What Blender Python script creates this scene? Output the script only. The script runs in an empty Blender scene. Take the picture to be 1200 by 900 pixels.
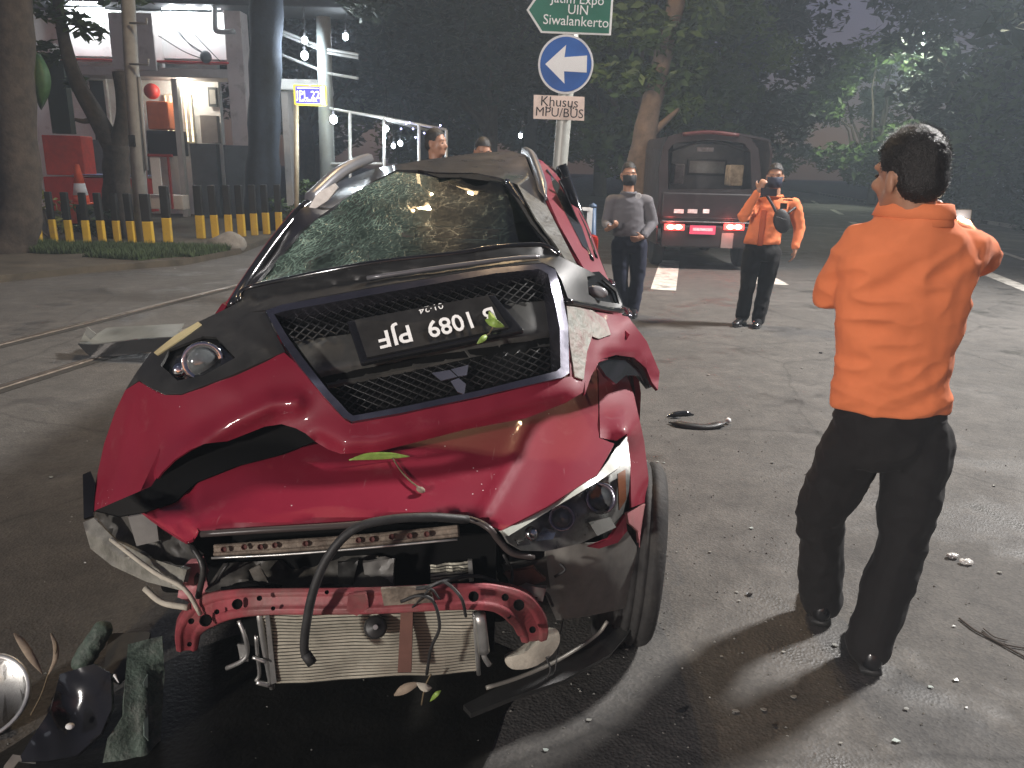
import bpy, bmesh, math, random
import numpy as np
from mathutils import Vector, Matrix, Euler, noise
from mathutils.geometry import delaunay_2d_cdt
R = math.radians
random.seed(7)
rng = np.random.default_rng(7)
scene = bpy.context.scene
COL = scene.collection

# ------------------------------------------------------------------ camera
CAM_H, PITCH, ROLL, FPX = 1.60, R(16.0), R(1.5), 900.0
cam_data = bpy.data.cameras.new("camera")
cam_data.sensor_width = 36.0
cam_data.lens = 36.0 * FPX / 1200.0
cam_data.clip_start = 0.05
cam_data.clip_end = 600
cam = bpy.data.objects.new("camera", cam_data)
COL.objects.link(cam)
CM = (Matrix.Rotation(math.pi / 2 - PITCH, 3, 'X') @ Matrix.Rotation(ROLL, 3, 'Z'))
cam.matrix_world = Matrix.Translation((0, 0, CAM_H)) @ CM.to_4x4()
scene.camera = cam

# ------------------------------------------------------------------ sky, faint moon/dusk sun, exposure
SUN_EL, SUN_ROT = R(9.0), R(185)
world = bpy.data.worlds.new("World")
scene.world = world
world.use_nodes = True
wn, wl = world.node_tree.nodes, world.node_tree.links
sky = wn.new('ShaderNodeTexSky')
sky.sky_type = 'NISHITA'
sky.sun_disc = False
sky.sun_elevation = SUN_EL
sky.sun_rotation = SUN_ROT
sky.dust_density = 1.0
tint = wn.new('ShaderNodeMixRGB')
tint.blend_type = 'MULTIPLY'
tint.inputs[0].default_value = 1.0
tint.inputs[2].default_value = (1.0, 0.68, 0.90, 1)
wl.new(sky.outputs[0], tint.inputs[1])
wl.new(tint.outputs[0], wn['Background'].inputs[0])
wn['Background'].inputs[1].default_value = 0.028
sun_d = bpy.data.lights.new("sun", 'SUN')
sun_d.energy = 0.02
sun_d.angle = R(12)
sun_d.color = (0.85, 0.9, 1.0)
sun = bpy.data.objects.new("sun", sun_d)
COL.objects.link(sun)
sun.rotation_euler = (R(40), 0, R(-20))
vs = scene.view_settings
vs.view_transform = 'Standard'
vs.look = 'None'
vs.gamma = 1
vs.use_curve_mapping = False
vs.exposure = 0.5
try:
    scene.cycles.use_denoising = True
    scene.cycles.max_bounces = 8
    scene.cycles.sample_clamp_indirect = 4.0
    scene.cycles.sample_clamp_direct = 0.0
except Exception:
    pass

# ------------------------------------------------------------------ measuring helpers (photo pixel + real distance -> world point)
CPOS = Vector((0, 0, CAM_H))
def ray(u, v):
    return CM @ Vector(((u - 600) / FPX, -(v - 450) / FPX, -1.0))
def at(u, v, y):
    d = ray(u, v)
    return CPOS + d * (y / d.y)
def gr(u, v, z=0.0):
    d = ray(u, v)
    return CPOS + d * ((z - CAM_H) / d.z)

# ------------------------------------------------------------------ materials
MATS = {}
def mat(name, col, rough=0.5, metal=0.0, var=0.12, scale=6.0, bump=0.0, bscale=60.0, coat=0.0,
        emis=None, estr=0.0, trans=0.0, alpha=1.0, dirt=0.0, dirtcol=(0.16, 0.14, 0.11), dscale=3.0, spec=0.5, rvar=0.1, ior=1.45, chips=0.0, chipcol=(0.55, 0.45, 0.44)):
    if name in MATS:
        return MATS[name]
    m = bpy.data.materials.new(name)
    m.use_nodes = True
    n, l = m.node_tree.nodes, m.node_tree.links
    b = n['Principled BSDF']
    b.inputs['Metallic'].default_value = metal
    b.inputs['Specular IOR Level'].default_value = spec
    b.inputs['Coat Weight'].default_value = coat
    b.inputs['Coat Roughness'].default_value = 0.06
    b.inputs['Transmission Weight'].default_value = trans
    b.inputs['IOR'].default_value = ior
    b.inputs['Alpha'].default_value = alpha
    tc = n.new('ShaderNodeTexCoord')
    nz = n.new('ShaderNodeTexNoise')
    nz.inputs['Scale'].default_value = scale
    nz.inputs['Detail'].default_value = 6
    nz.inputs['Roughness'].default_value = 0.65
    l.new(tc.outputs['Object'], nz.inputs['Vector'])
    cr = n.new('ShaderNodeValToRGB')
    cr.color_ramp.elements[0].position = 0.3
    cr.color_ramp.elements[1].position = 0.7
    cr.color_ramp.elements[0].color = tuple(max(0, c * (1 - var)) for c in col) + (1,)
    cr.color_ramp.elements[1].color = tuple(min(1, c * (1 + var)) for c in col) + (1,)
    l.new(nz.outputs['Fac'], cr.inputs[0])
    out = cr.outputs[0]
    if dirt > 0:
        n2 = n.new('ShaderNodeTexNoise')
        n2.inputs['Scale'].default_value = dscale
        n2.inputs['Detail'].default_value = 8
        n2.inputs['Roughness'].default_value = 0.7
        l.new(tc.outputs['Object'], n2.inputs['Vector'])
        r2 = n.new('ShaderNodeValToRGB')
        r2.color_ramp.elements[0].position = 0.62 - 0.25 * dirt
        r2.color_ramp.elements[1].position = 0.85 - 0.15 * dirt
        l.new(n2.outputs['Fac'], r2.inputs[0])
        mx = n.new('ShaderNodeMixRGB')
        l.new(r2.outputs[0], mx.inputs[0])
        l.new(out, mx.inputs[1])
        mx.inputs[2].default_value = tuple(dirtcol) + (1,)
        out = mx.outputs[0]
    if chips > 0:
        # flaked and scuffed spots: small cells of a Voronoi pattern kept only where a noise field is high
        vz = n.new('ShaderNodeTexVoronoi'); vz.inputs['Scale'].default_value = 55
        l.new(tc.outputs['Object'], vz.inputs['Vector'])
        lt = n.new('ShaderNodeMath'); lt.operation = 'LESS_THAN'; lt.inputs[1].default_value = 0.10
        l.new(vz.outputs['Distance'], lt.inputs[0])
        n3 = n.new('ShaderNodeTexNoise'); n3.inputs['Scale'].default_value = 7; n3.inputs['Detail'].default_value = 4
        l.new(tc.outputs['Object'], n3.inputs['Vector'])
        gt = n.new('ShaderNodeMath'); gt.operation = 'GREATER_THAN'; gt.inputs[1].default_value = 0.66 - 0.1 * chips
        l.new(n3.outputs['Fac'], gt.inputs[0])
        mp = n.new('ShaderNodeMapping'); mp.inputs['Scale'].default_value = (90, 9, 14); mp.inputs['Rotation'].default_value = (0.3, 0.5, 0.7)
        l.new(tc.outputs['Object'], mp.inputs[0])
        n4 = n.new('ShaderNodeTexNoise'); n4.inputs['Scale'].default_value = 1.0; n4.inputs['Detail'].default_value = 3
        l.new(mp.outputs[0], n4.inputs['Vector'])
        g4 = n.new('ShaderNodeMapRange'); g4.inputs[1].default_value = 0.70; g4.inputs[2].default_value = 0.78; g4.inputs[4].default_value = 0.5 * chips
        l.new(n4.outputs['Fac'], g4.inputs[0])
        mu = n.new('ShaderNodeMath'); mu.operation = 'MULTIPLY'; l.new(lt.outputs[0], mu.inputs[0]); l.new(gt.outputs[0], mu.inputs[1])
        mx2 = n.new('ShaderNodeMath'); mx2.operation = 'MAXIMUM'; l.new(mu.outputs[0], mx2.inputs[0]); l.new(g4.outputs[0], mx2.inputs[1])
        m3 = n.new('ShaderNodeMixRGB'); l.new(mx2.outputs[0], m3.inputs[0]); l.new(out, m3.inputs[1]); m3.inputs[2].default_value = tuple(chipcol) + (1,)
        out = m3.outputs[0]
    l.new(out, b.inputs['Base Color'])
    mr = n.new('ShaderNodeMapRange')
    mr.inputs[3].default_value = max(0.02, rough - rvar)
    mr.inputs[4].default_value = min(1, rough + rvar)
    l.new(nz.outputs['Fac'], mr.inputs[0])
    l.new(mr.outputs[0], b.inputs['Roughness'])
    if bump > 0:
        nb = n.new('ShaderNodeTexNoise')
        nb.inputs['Scale'].default_value = bscale
        nb.inputs['Detail'].default_value = 5
        l.new(tc.outputs['Object'], nb.inputs['Vector'])
        bp = n.new('ShaderNodeBump')
        bp.inputs['Strength'].default_value = bump
        bp.inputs['Distance'].default_value = 0.01
        l.new(nb.outputs['Fac'], bp.inputs['Height'])
        l.new(bp.outputs[0], b.inputs['Normal'])
    if emis:
        b.inputs['Emission Color'].default_value = tuple(emis) + (1,)
        b.inputs['Emission Strength'].default_value = estr
    MATS[name] = m
    return m

# ------------------------------------------------------------------ object helpers
def tag(o, label=None, cat=None, group=None, kind=None):
    if label: o['label'] = label
    if cat: o['category'] = cat
    if group: o['group'] = group
    if kind: o['kind'] = kind
    return o
def empty(name, loc=(0, 0, 0), label=None, cat=None, group=None):
    o = bpy.data.objects.new(name, None)
    o.empty_display_size = 0.1
    o.location = loc
    COL.objects.link(o)
    return tag(o, label, cat, group)
def world_loc(o):
    p = Vector(o.location)
    while o.parent:
        o = o.parent
        p += Vector(o.location)
    return p
def link(name, me, m=None, parent=None, smooth=False):
    """one mesh object; vertices are world coordinates, kept in place under the parent"""
    o = bpy.data.objects.new(name, me)
    COL.objects.link(o)
    if m is not None and not me.materials:
        me.materials.append(m)
    if parent is not None:
        o.parent = parent
        o.location = -world_loc(parent)
    if smooth:
        me.polygons.foreach_set('use_smooth', [True] * len(me.polygons))
    return o
def add_mod(o, typ, **kw):
    md = o.modifiers.new(typ.lower(), typ)
    for k, v in kw.items():
        setattr(md, k, v)
    return md

TMP_SCENE = bpy.data.scenes.new('measuring')
def evaluated_mesh(o):
    TMP_SCENE.collection.objects.link(o)
    vl = TMP_SCENE.view_layers[0]
    vl.update()
    dg = vl.depsgraph
    me = bpy.data.meshes.new_from_object(o.evaluated_get(dg))
    TMP_SCENE.collection.objects.unlink(o)
    bpy.data.objects.remove(o)
    return me

class MB:
    """collects primitive shapes into one mesh"""
    def __init__(self):
        self.v, self.f = [], []
    def add(self, vs, fs):
        o = len(self.v)
        self.v += [tuple(p) for p in vs]
        self.f += [tuple(i + o for i in f) for f in fs]
        return self
    def box(self, c, s, rot=None):
        c = Vector(c); h = Vector(s) / 2
        M = rot.to_matrix() if isinstance(rot, Euler) else (rot if rot is not None else Matrix.Identity(3))
        vs = [c + M @ Vector((x * h.x, y * h.y, z * h.z)) for x in (-1, 1) for y in (-1, 1) for z in (-1, 1)]
        return self.add(vs, [(0, 1, 3, 2), (4, 6, 7, 5), (0, 4, 5, 1), (2, 3, 7, 6), (0, 2, 6, 4), (1, 5, 7, 3)])
    def tube(self, pts, rad, n=10, cap=True):
        pts = [Vector(p) for p in pts]
        k = len(pts)
        rad = [rad] * k if isinstance(rad, (int, float)) else rad
        t0 = (pts[1] - pts[0]).normalized()
        a = t0.orthogonal().normalized()
        vs, fs = [], []
        for i, p in enumerate(pts):
            t = (pts[min(i + 1, k - 1)] - pts[max(i - 1, 0)])
            t = t.normalized() if t.length > 1e-9 else t0
            a = (a - t * a.dot(t))
            a = a.normalized() if a.length > 1e-6 else t.orthogonal().normalized()
            b = t.cross(a)
            for j in range(n):
                an = 2 * math.pi * j / n
                vs.append(p + (a * math.cos(an) + b * math.sin(an)) * rad[i])
        for i in range(k - 1):
            for j in range(n):
                fs.append((i * n + j, i * n + (j + 1) % n, (i + 1) * n + (j + 1) % n, (i + 1) * n + j))
        if cap:
            fs.append(tuple(range(n))[::-1]); fs.append(tuple((k - 1) * n + j for j in range(n)))
        return self.add(vs, fs)
    def lathe(self, prof, origin=(0, 0, 0), axis='Z', n=24, M=None):
        """prof: list of (r, h) revolved round an axis; M maps local (x,y,z) with z along the axis"""
        o = Vector(origin)
        if M is None:
            M = {'Z': Matrix.Identity(3), 'X': Matrix(((0, 0, 1), (1, 0, 0), (0, 1, 0))), 'Y': Matrix(((1, 0, 0), (0, 0, 1), (0, -1, 0)))}[axis]
        vs, fs = [], []
        for r, h in prof:
            for j in range(n):
                an = 2 * math.pi * j / n
                vs.append(o + M @ Vector((r * math.cos(an), r * math.sin(an), h)))
        for i in range(len(prof) - 1):
            for j in range(n):
                fs.append((i * n + j, i * n + (j + 1) % n, (i + 1) * n + (j + 1) % n, (i + 1) * n + j))
        if prof[0][0] > 1e-6: fs.append(tuple(range(n))[::-1])
        if prof[-1][0] > 1e-6: fs.append(tuple((len(prof) - 1) * n + j for j in range(n)))
        return self.add(vs, fs)
    def ell(self, c, r, rot=None, nu=14, nv=9):
        c = Vector(c)
        M = rot.to_matrix() if isinstance(rot, Euler) else (rot if rot is not None else Matrix.Identity(3))
        vs = [c + M @ Vector((0, 0, r[2]))]
        for i in range(1, nv):
            th = math.pi * i / nv
            for j in range(nu):
                ph = 2 * math.pi * j / nu
                vs.append(c + M @ Vector((r[0] * math.sin(th) * math.cos(ph), r[1] * math.sin(th) * math.sin(ph), r[2] * math.cos(th))))
        vs.append(c + M @ Vector((0, 0, -r[2])))
        fs = [(0, 1 + j, 1 + (j + 1) % nu) for j in range(nu)]
        for i in range(nv - 2):
            for j in range(nu):
                a = 1 + i * nu
                fs.append((a + j, a + nu + j, a + nu + (j + 1) % nu, a + (j + 1) % nu))
        a = 1 + (nv - 2) * nu
        fs += [(a + j, len(vs) - 1, a + (j + 1) % nu) for j in range(nu)]
        return self.add(vs, fs)
    def cap(self, p, q, r0, r1, n=14):
        """tapered capsule"""
        p, q = Vector(p), Vector(q)
        t = (q - p).normalized()
        pts, rad = [], []
        for a in (-88, -60, -30, 0):
            pts.append(p + t * r0 * math.sin(R(a))); rad.append(r0 * math.cos(R(a)))
        for a in (0, 30, 60, 88):
            pts.append(q + t * r1 * math.sin(R(a))); rad.append(r1 * math.cos(R(a)))
        return self.tube(pts, rad, n)
    def prism(self, poly, depth):
        """poly: list of 3D points (planar), depth: vector"""
        d = Vector(depth); n = len(poly)
        vs = [Vector(p) for p in poly] + [Vector(p) + d for p in poly]
        fs = [tuple(range(n))[::-1], tuple(range(n, 2 * n))] + [(i, (i + 1) % n, n + (i + 1) % n, n + i) for i in range(n)]
        return self.add(vs, fs)
    def rings(self, rs, n=20):
        """loft of closed rings: (center, ax, ay) with ax, ay vectors (half axes)"""
        vs, fs = [], []
        for c, ax, ay in rs:
            c, ax, ay = Vector(c), Vector(ax), Vector(ay)
            for j in range(n):
                an = 2 * math.pi * j / n
                vs.append(c + ax * math.cos(an) + ay * math.sin(an))
        for i in range(len(rs) - 1):
            for j in range(n):
                fs.append((i * n + j, i * n + (j + 1) % n, (i + 1) * n + (j + 1) % n, (i + 1) * n + j))
        fs.append(tuple(range(n))[::-1]); fs.append(tuple((len(rs) - 1) * n + j for j in range(n)))
        return self.add(vs, fs)
    def mesh(self, name='m'):
        me = bpy.data.meshes.new(name)
        me.from_pydata(self.v, [], self.f)
        bm = bmesh.new(); bm.from_mesh(me)
        bmesh.ops.recalc_face_normals(bm, faces=bm.faces)
        bm.to_mesh(me); bm.free()
        return me
    def build(self, name, m, parent=None, smooth=False, bevel=0.0):
        o = link(name, self.mesh(name), m, parent, smooth)
        if bevel > 0:
            add_mod(o, 'BEVEL', width=bevel, segments=2, limit_method='ANGLE', angle_limit=R(40))
        return o

def catmull(pts, k=6, closed=False):
    pts = [Vector(p) for p in pts]
    n = len(pts)
    out = []
    for i in range(n if closed else n - 1):
        if closed:
            p0, p1, p2, p3 = pts[i - 1], pts[i], pts[(i + 1) % n], pts[(i + 2) % n]
        else:
            p1, p2 = pts[i], pts[i + 1]
            p0 = pts[i - 1] if i > 0 else p1 * 2 - p2
            p3 = pts[i + 2] if i + 2 < n else p2 * 2 - p1
        for j in range(k):
            t = j / k
            out.append(0.5 * ((2 * p1) + (p2 - p0) * t + (2 * p0 - 5 * p1 + 4 * p2 - p3) * t * t + (3 * p1 - p0 - 3 * p2 + p3) * t ** 3))
    if not closed:
        out.append(pts[-1])
    return out

class Field:
    """thin-plate spline through (u, v, y): the distance of a measured panel as a smooth function"""
    def __init__(self, ctrl, smooth=0.0):
        c = np.array(ctrl, float)
        self.p = c[:, :2] / 100.0
        n = len(c)
        K = self._k(np.linalg.norm(self.p[:, None] - self.p[None], axis=2)) + np.eye(n) * smooth
        P = np.hstack([np.ones((n, 1)), self.p])
        A = np.block([[K, P], [P.T, np.zeros((3, 3))]])
        self.w = np.linalg.solve(A, np.concatenate([c[:, 2], np.zeros(3)]))
    @staticmethod
    def _k(r):
        return np.where(r > 1e-9, r * r * np.log(np.maximum(r, 1e-9)), 0.0)
    def __call__(self, u, v):
        q = np.array([u, v]) / 100.0
        k = self._k(np.linalg.norm(self.p - q, axis=1))
        return float(k @ self.w[:-3] + self.w[-3] + self.w[-2:] @ q)

def inside(pt, poly):
    x, y = pt
    c = False
    j = len(poly) - 1
    for i in range(len(poly)):
        xi, yi = poly[i]; xj, yj = poly[j]
        if (yi > y) != (yj > y) and x < (xj - xi) * (y - yi) / (yj - yi) + xi:
            c = not c
        j = i
    return c

def panel_mesh(outline, field, step=8.0, relief=None, holes=(), jitter=0.0):
    """sheet with an outline; its distance comes from field(u, v) (+ relief), so it is a real curved surface in depth"""
    def dens(poly):
        out = []
        for i in range(len(poly)):
            a, b = Vector(poly[i]), Vector(poly[(i + 1) % len(poly)])
            k = max(1, int((b - a).length / step))
            out += [a + (b - a) * (j / k) for j in range(k)]
        return out
    loops = [dens(outline)] + [dens(h) for h in holes]
    pts, edges = [], []
    for L in loops:
        o = len(pts)
        pts += [Vector((p[0], p[1])) for p in L]
        edges += [(o + i, o + (i + 1) % len(L)) for i in range(len(L))]
    us = [p[0] for p in outline]; vs_ = [p[1] for p in outline]
    y = min(vs_) + step / 2; row = 0
    O = [tuple(p) for p in loops[0]]
    bnd = np.array([(p.x, p.y) for p in pts])
    while y < max(vs_):
        x = min(us) + (step / 2 if row % 2 else step * 0.2)
        while x < max(us):
            if inside((x, y), O) and not any(inside((x, y), h) for h in holes) and np.min(np.hypot(bnd[:, 0] - x, bnd[:, 1] - y)) > step * 0.5:
                pts.append(Vector((x + random.uniform(-jitter, jitter), y + random.uniform(-jitter, jitter))))
            x += step
        y += step * 0.866; row += 1
    r = delaunay_2d_cdt(pts, edges, [], 0, 1e-4)
    V, T = r[0], r[2]
    W = []
    for p in V:
        d = field(p.x, p.y)
        if relief: d += relief(p.x, p.y)
        W.append(at(p.x, p.y, d))
    F = []
    for t in T:
        c = (sum(V[i].x for i in t) / len(t), sum(V[i].y for i in t) / len(t))
        if inside(c, O) and not any(inside(c, h) for h in holes):
            F.append(tuple(t))
    me = bpy.data.meshes.new('panel')
    me.from_pydata(W, [], F)
    bm = bmesh.new(); bm.from_mesh(me)
    loose = [v for v in bm.verts if not v.link_faces]
    bmesh.ops.delete(bm, geom=loose, context='VERTS')
    bmesh.ops.recalc_face_normals(bm, faces=bm.faces)
    bm.normal_update()
    s = sum((f.normal.dot(CPOS - f.calc_center_median()) * f.calc_area()) for f in bm.faces)
    if s < 0:
        bmesh.ops.reverse_faces(bm, faces=bm.faces)
    bm.to_mesh(me); bm.free()
    return me
def panel(name, outline, field, m, parent=None, step=8.0, thick=0.004, relief=None, holes=(), smooth=True, curve=0):
    if curve:
        outline = [tuple(p)[:2] for p in catmull([(a, b, 0) for a, b in outline], curve, True)]
    o = link(name, panel_mesh(outline, field, step, relief, holes), m, parent, smooth)
    if thick:
        add_mod(o, 'SOLIDIFY', thickness=thick, offset=-1.0, use_rim=True)
        if smooth:
            add_mod(o, 'EDGE_SPLIT', split_angle=R(50))
    return o

def text_obj(name, body, origin, right, up, size, m, parent=None, sx=1.0, ext=0.001, align='CENTER', bold=0.0):
    cu = bpy.data.curves.new(name, 'FONT')
    cu.body = body; cu.size = size; cu.extrude = ext
    cu.align_x = align; cu.align_y = 'CENTER'
    cu.resolution_u = 3
    tmp = bpy.data.objects.new(name, cu)
    cu.offset = bold
    me = evaluated_mesh(tmp)
    rt = Vector(right).normalized(); u_ = Vector(up); u_ = (u_ - rt * u_.dot(rt)).normalized(); n_ = rt.cross(u_)
    o = Vector(origin)
    for v in me.vertices:
        c = v.co
        v.co = o + rt * c.x * sx + u_ * c.y + n_ * c.z
    me.materials.clear()
    return link(name, me, m, parent)

def copy_tree(o, parent=None):
    c = o.copy()
    COL.objects.link(c)
    c.parent = parent
    for ch in list(o.children):
        copy_tree(ch, c)
    return c
def lamp(name, loc, power, color=(1, 1, 1), radius=0.1, spot=None, target=None, parent=None, blend=0.6):
    d = bpy.data.lights.new(name, 'SPOT' if spot else 'POINT')
    d.energy = power; d.color = color; d.shadow_soft_size = radius
    if spot:
        d.spot_size = R(spot); d.spot_blend = blend
    o = bpy.data.objects.new(name, d)
    COL.objects.link(o)
    if parent is not None:
        o.parent = parent
        o.location = Vector(loc) - world_loc(parent)
    else:
        o.location = loc
    if target is not None:
        o.rotation_euler = (Vector(target) - Vector(loc)).to_track_quat('-Z', 'Y').to_euler()
    return o
# ================================================================== street lamps that light the crossing (all stand out of frame)
def street_lamp(base, head, power, color, label, heads=1, target=None, spot=150, hh=8.5, group='street lamps', rad=0.65, glow=60):
    base = Vector(base); head = Vector(head)
    root = empty('street_lamp', base, label, 'street lamp', group)
    steel = mat('lamp_steel', (0.25, 0.26, 0.26), 0.45, 0.7)
    top = Vector((base.x, base.y, head.z - 0.5))
    MB().tube([base, base + Vector((0, 0, 0.9)), base + Vector((0, 0, 0.95)), top], [0.12, 0.12, 0.09, 0.06], 12).build('pole', steel, root, True)
    MB().tube(catmull([top, top + (head - top) * 0.3 + Vector((0, 0, 0.32)), head + Vector((0, 0, 0.1))], 6), 0.04, 10).build('arm', steel, root, True)
    d = (head - top); d.z = 0; d.normalize()
    for k in range(heads):
        hp = head + d * (0.75 * k)
        q = d.to_track_quat('Y', 'Z').to_matrix()
        hd = MB().rings([(hp - d * 0.36 + Vector((0, 0, 0.07)), q @ Vector((0.05, 0, 0)), (0, 0, 0.03)), (hp - d * 0.15 + Vector((0, 0, 0.07)), q @ Vector((0.14, 0, 0)), (0, 0, 0.07)),
                         (hp + d * 0.2 + Vector((0, 0, 0.07)), q @ Vector((0.13, 0, 0)), (0, 0, 0.06)), (hp + d * 0.34 + Vector((0, 0, 0.05)), q @ Vector((0.06, 0, 0)), (0, 0, 0.025))], 14).build('lamp_head', steel, root, True)
        em = mat('lamp_glow_%02d%02d%d' % (int(color[1] * 99), int(color[2] * 99), int(glow)), (1, 1, 1), 0.4, emis=color, estr=glow)
        MB().box(hp + Vector((0, 0, -0.012)), (0.2, 0.36, 0.02), q).build('lens', em, hd)
        tg = Vector(target) if target is not None else Vector((hp.x, hp.y, 0))
        lamp('light', hp + Vector((0, 0, -0.16)), power / heads, color, rad, spot, tg, root, 0.8)
    return root
street_lamp((11.5, 8.6, 0), (9.0, 7.9, 9.5), 11500, (1.0, 0.96, 0.93), 'tall grey street lamp on the far kerb right of the road', target=(3.0, 5.5, 0), spot=108)
street_lamp((-15.5, -17, 0), (-12.5, -14.5, 6.0), 12500, (1.0, 0.93, 0.87), 'tall grey street lamp behind the onlooker on the left', target=(0.6, 4.0, 0.6), spot=46)
street_lamp((-7.3, 7.6, 0.09), (-0.75, 9.7, 8.7), 1300, (1.0, 0.70, 0.38), 'twin headed amber street lamp reaching over the wreck', heads=2, rad=0.06, glow=9)
street_lamp((20.5, 37.5, 0.12), (17.6, 37.0, 7.6), 3600, (0.92, 1.0, 0.78), 'street lamp hidden among the trees down the right side', spot=170)
street_lamp((14.4, 19.5, 0.12), (12.4, 18.6, 7.8), 1500, (1.0, 0.98, 0.72), 'street lamp under the near roadside tree on the right', spot=175)

# ================================================================== ground, road, verge
def asphalt():
    m = bpy.data.materials.new('asphalt')
    m.use_nodes = True
    n, l = m.node_tree.nodes, m.node_tree.links
    b = n['Principled BSDF']
    tc = n.new('ShaderNodeTexCoord')
    def noi(s, d=6, r=0.6):
        x = n.new('ShaderNodeTexNoise'); x.inputs['Scale'].default_value = s; x.inputs['Detail'].default_value = d; x.inputs['Roughness'].default_value = r
        l.new(tc.outputs['Object'], x.inputs['Vector']); return x.outputs['Fac']
    def ramp(src, a, b_, ca, cb):
        x = n.new('ShaderNodeValToRGB'); x.color_ramp.elements[0].position = a; x.color_ramp.elements[1].position = b_
        x.color_ramp.elements[0].color = tuple(ca) + (1,); x.color_ramp.elements[1].color = tuple(cb) + (1,)
        l.new(src, x.inputs[0]); return x.outputs[0]
    def mix(kind, f, a, b_):
        x = n.new('ShaderNodeMixRGB'); x.blend_type = kind
        if isinstance(f, float): x.inputs[0].default_value = f
        else: l.new(f, x.inputs[0])
        l.new(a, x.inputs[1]) if not isinstance(a, tuple) else setattr(x.inputs[1], 'default_value', a)
        l.new(b_, x.inputs[2]) if not isinstance(b_, tuple) else setattr(x.inputs[2], 'default_value', b_)
        return x.outputs[0]
    big = ramp(noi(0.55, 7, 0.62), 0.35, 0.68, (0.066, 0.064, 0.061), (0.094, 0.091, 0.087))
    mid = ramp(noi(5.5, 8, 0.72), 0.3, 0.72, (0.62, 0.62, 0.62), (1.22, 1.2, 1.16))
    c = mix('MULTIPLY', 1.0, big, mid)
    vo = n.new('ShaderNodeTexVoronoi'); vo.inputs['Scale'].default_value = 95
    l.new(tc.outputs['Object'], vo.inputs['Vector'])
    agg = ramp(vo.outputs['Color'], 0.1, 0.95, (0.55, 0.55, 0.56), (1.45, 1.42, 1.36))
    c = mix('MULTIPLY', 0.45, c, agg)
    # oil and water stains: darker and smoother
    st = ramp(noi(1.35, 9, 0.66), 0.56, 0.64, (0, 0, 0), (1, 1, 1))
    c = mix('MIX', mix('MULTIPLY', 1.0, st, (0.6, 0.6, 0.6, 1)), c, (0.035, 0.034, 0.031, 1))
    # hairline cracks
    vc = n.new('ShaderNodeTexVoronoi'); vc.feature = 'DISTANCE_TO_EDGE'; vc.inputs['Scale'].default_value = 0.42
    wv = n.new('ShaderNodeMixRGB'); wv.inputs[0].default_value = 0.12
    nv = n.new('ShaderNodeTexNoise'); nv.inputs['Scale'].default_value = 2.5; nv.inputs['Detail'].default_value = 5
    l.new(tc.outputs['Object'], nv.inputs['Vector']); l.new(tc.outputs['Object'], wv.inputs[1]); l.new(nv.outputs['Color'], wv.inputs[2])
    l.new(wv.outputs[0], vc.inputs['Vector'])
    ck = ramp(vc.outputs['Distance'], 0.0, 0.006, (0.45, 0.45, 0.45), (1, 1, 1))
    c = mix('MULTIPLY', 0.6, c, ck)
    l.new(c, b.inputs['Base Color'])
    rr = ramp(noi(1.35, 9, 0.66), 0.5, 0.66, (0.82, 0.82, 0.82), (0.42, 0.42, 0.42))
    l.new(rr, b.inputs['Roughness'])
    b.inputs['Specular IOR Level'].default_value = 0.4
    bp = n.new('ShaderNodeBump'); bp.inputs['Strength'].default_value = 0.4; bp.inputs['Distance'].default_value = 0.005
    hh = mix('ADD', 1.0, vo.outputs['Distance'], noi(40, 6, 0.7))
    l.new(hh, bp.inputs['Height']); l.new(bp.outputs[0], b.inputs['Normal'])
    return m
ASPH = asphalt()
def sheet(name, pts, z, m, th=0.0, parent=None, kind='structure', smooth=False):
    poly = [Vector((p[0], p[1], z)) for p in pts]
    mb = MB()
    if th: mb.prism([p - Vector((0, 0, th)) for p in poly], (0, 0, th))
    else: mb.add(poly, [tuple(range(len(poly)))])
    o = mb.build(name, m, parent)
    if not th and o.data.polygons[0].normal.z < 0: o.data.flip_normals()
    if kind and parent is None: o['kind'] = kind
    return o
soil = mat('soil', (0.06, 0.05, 0.035), 0.95, var=0.4, scale=3, bump=0.6, bscale=20)
ground = sheet('ground', [(-160, -160), (160, -160), (160, 160), (-160, 160)], -0.06, soil)
verge_edge = [(-6.9, -12), (-6.9, 6.0), (-6.7, 9.2), (-5.9, 10.6), (-5.0, 11.6), (-4.7, 13.2), (-4.9, 16), (-4.6, 22), (-3, 40), (10, 120)]
right_edge = [(30, 120), (22.0, 58), (19.0, 42), (15.6, 24), (12.4, 10), (11.2, -12)]
road = sheet('road', verge_edge + right_edge, 0.0, ASPH)
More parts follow.
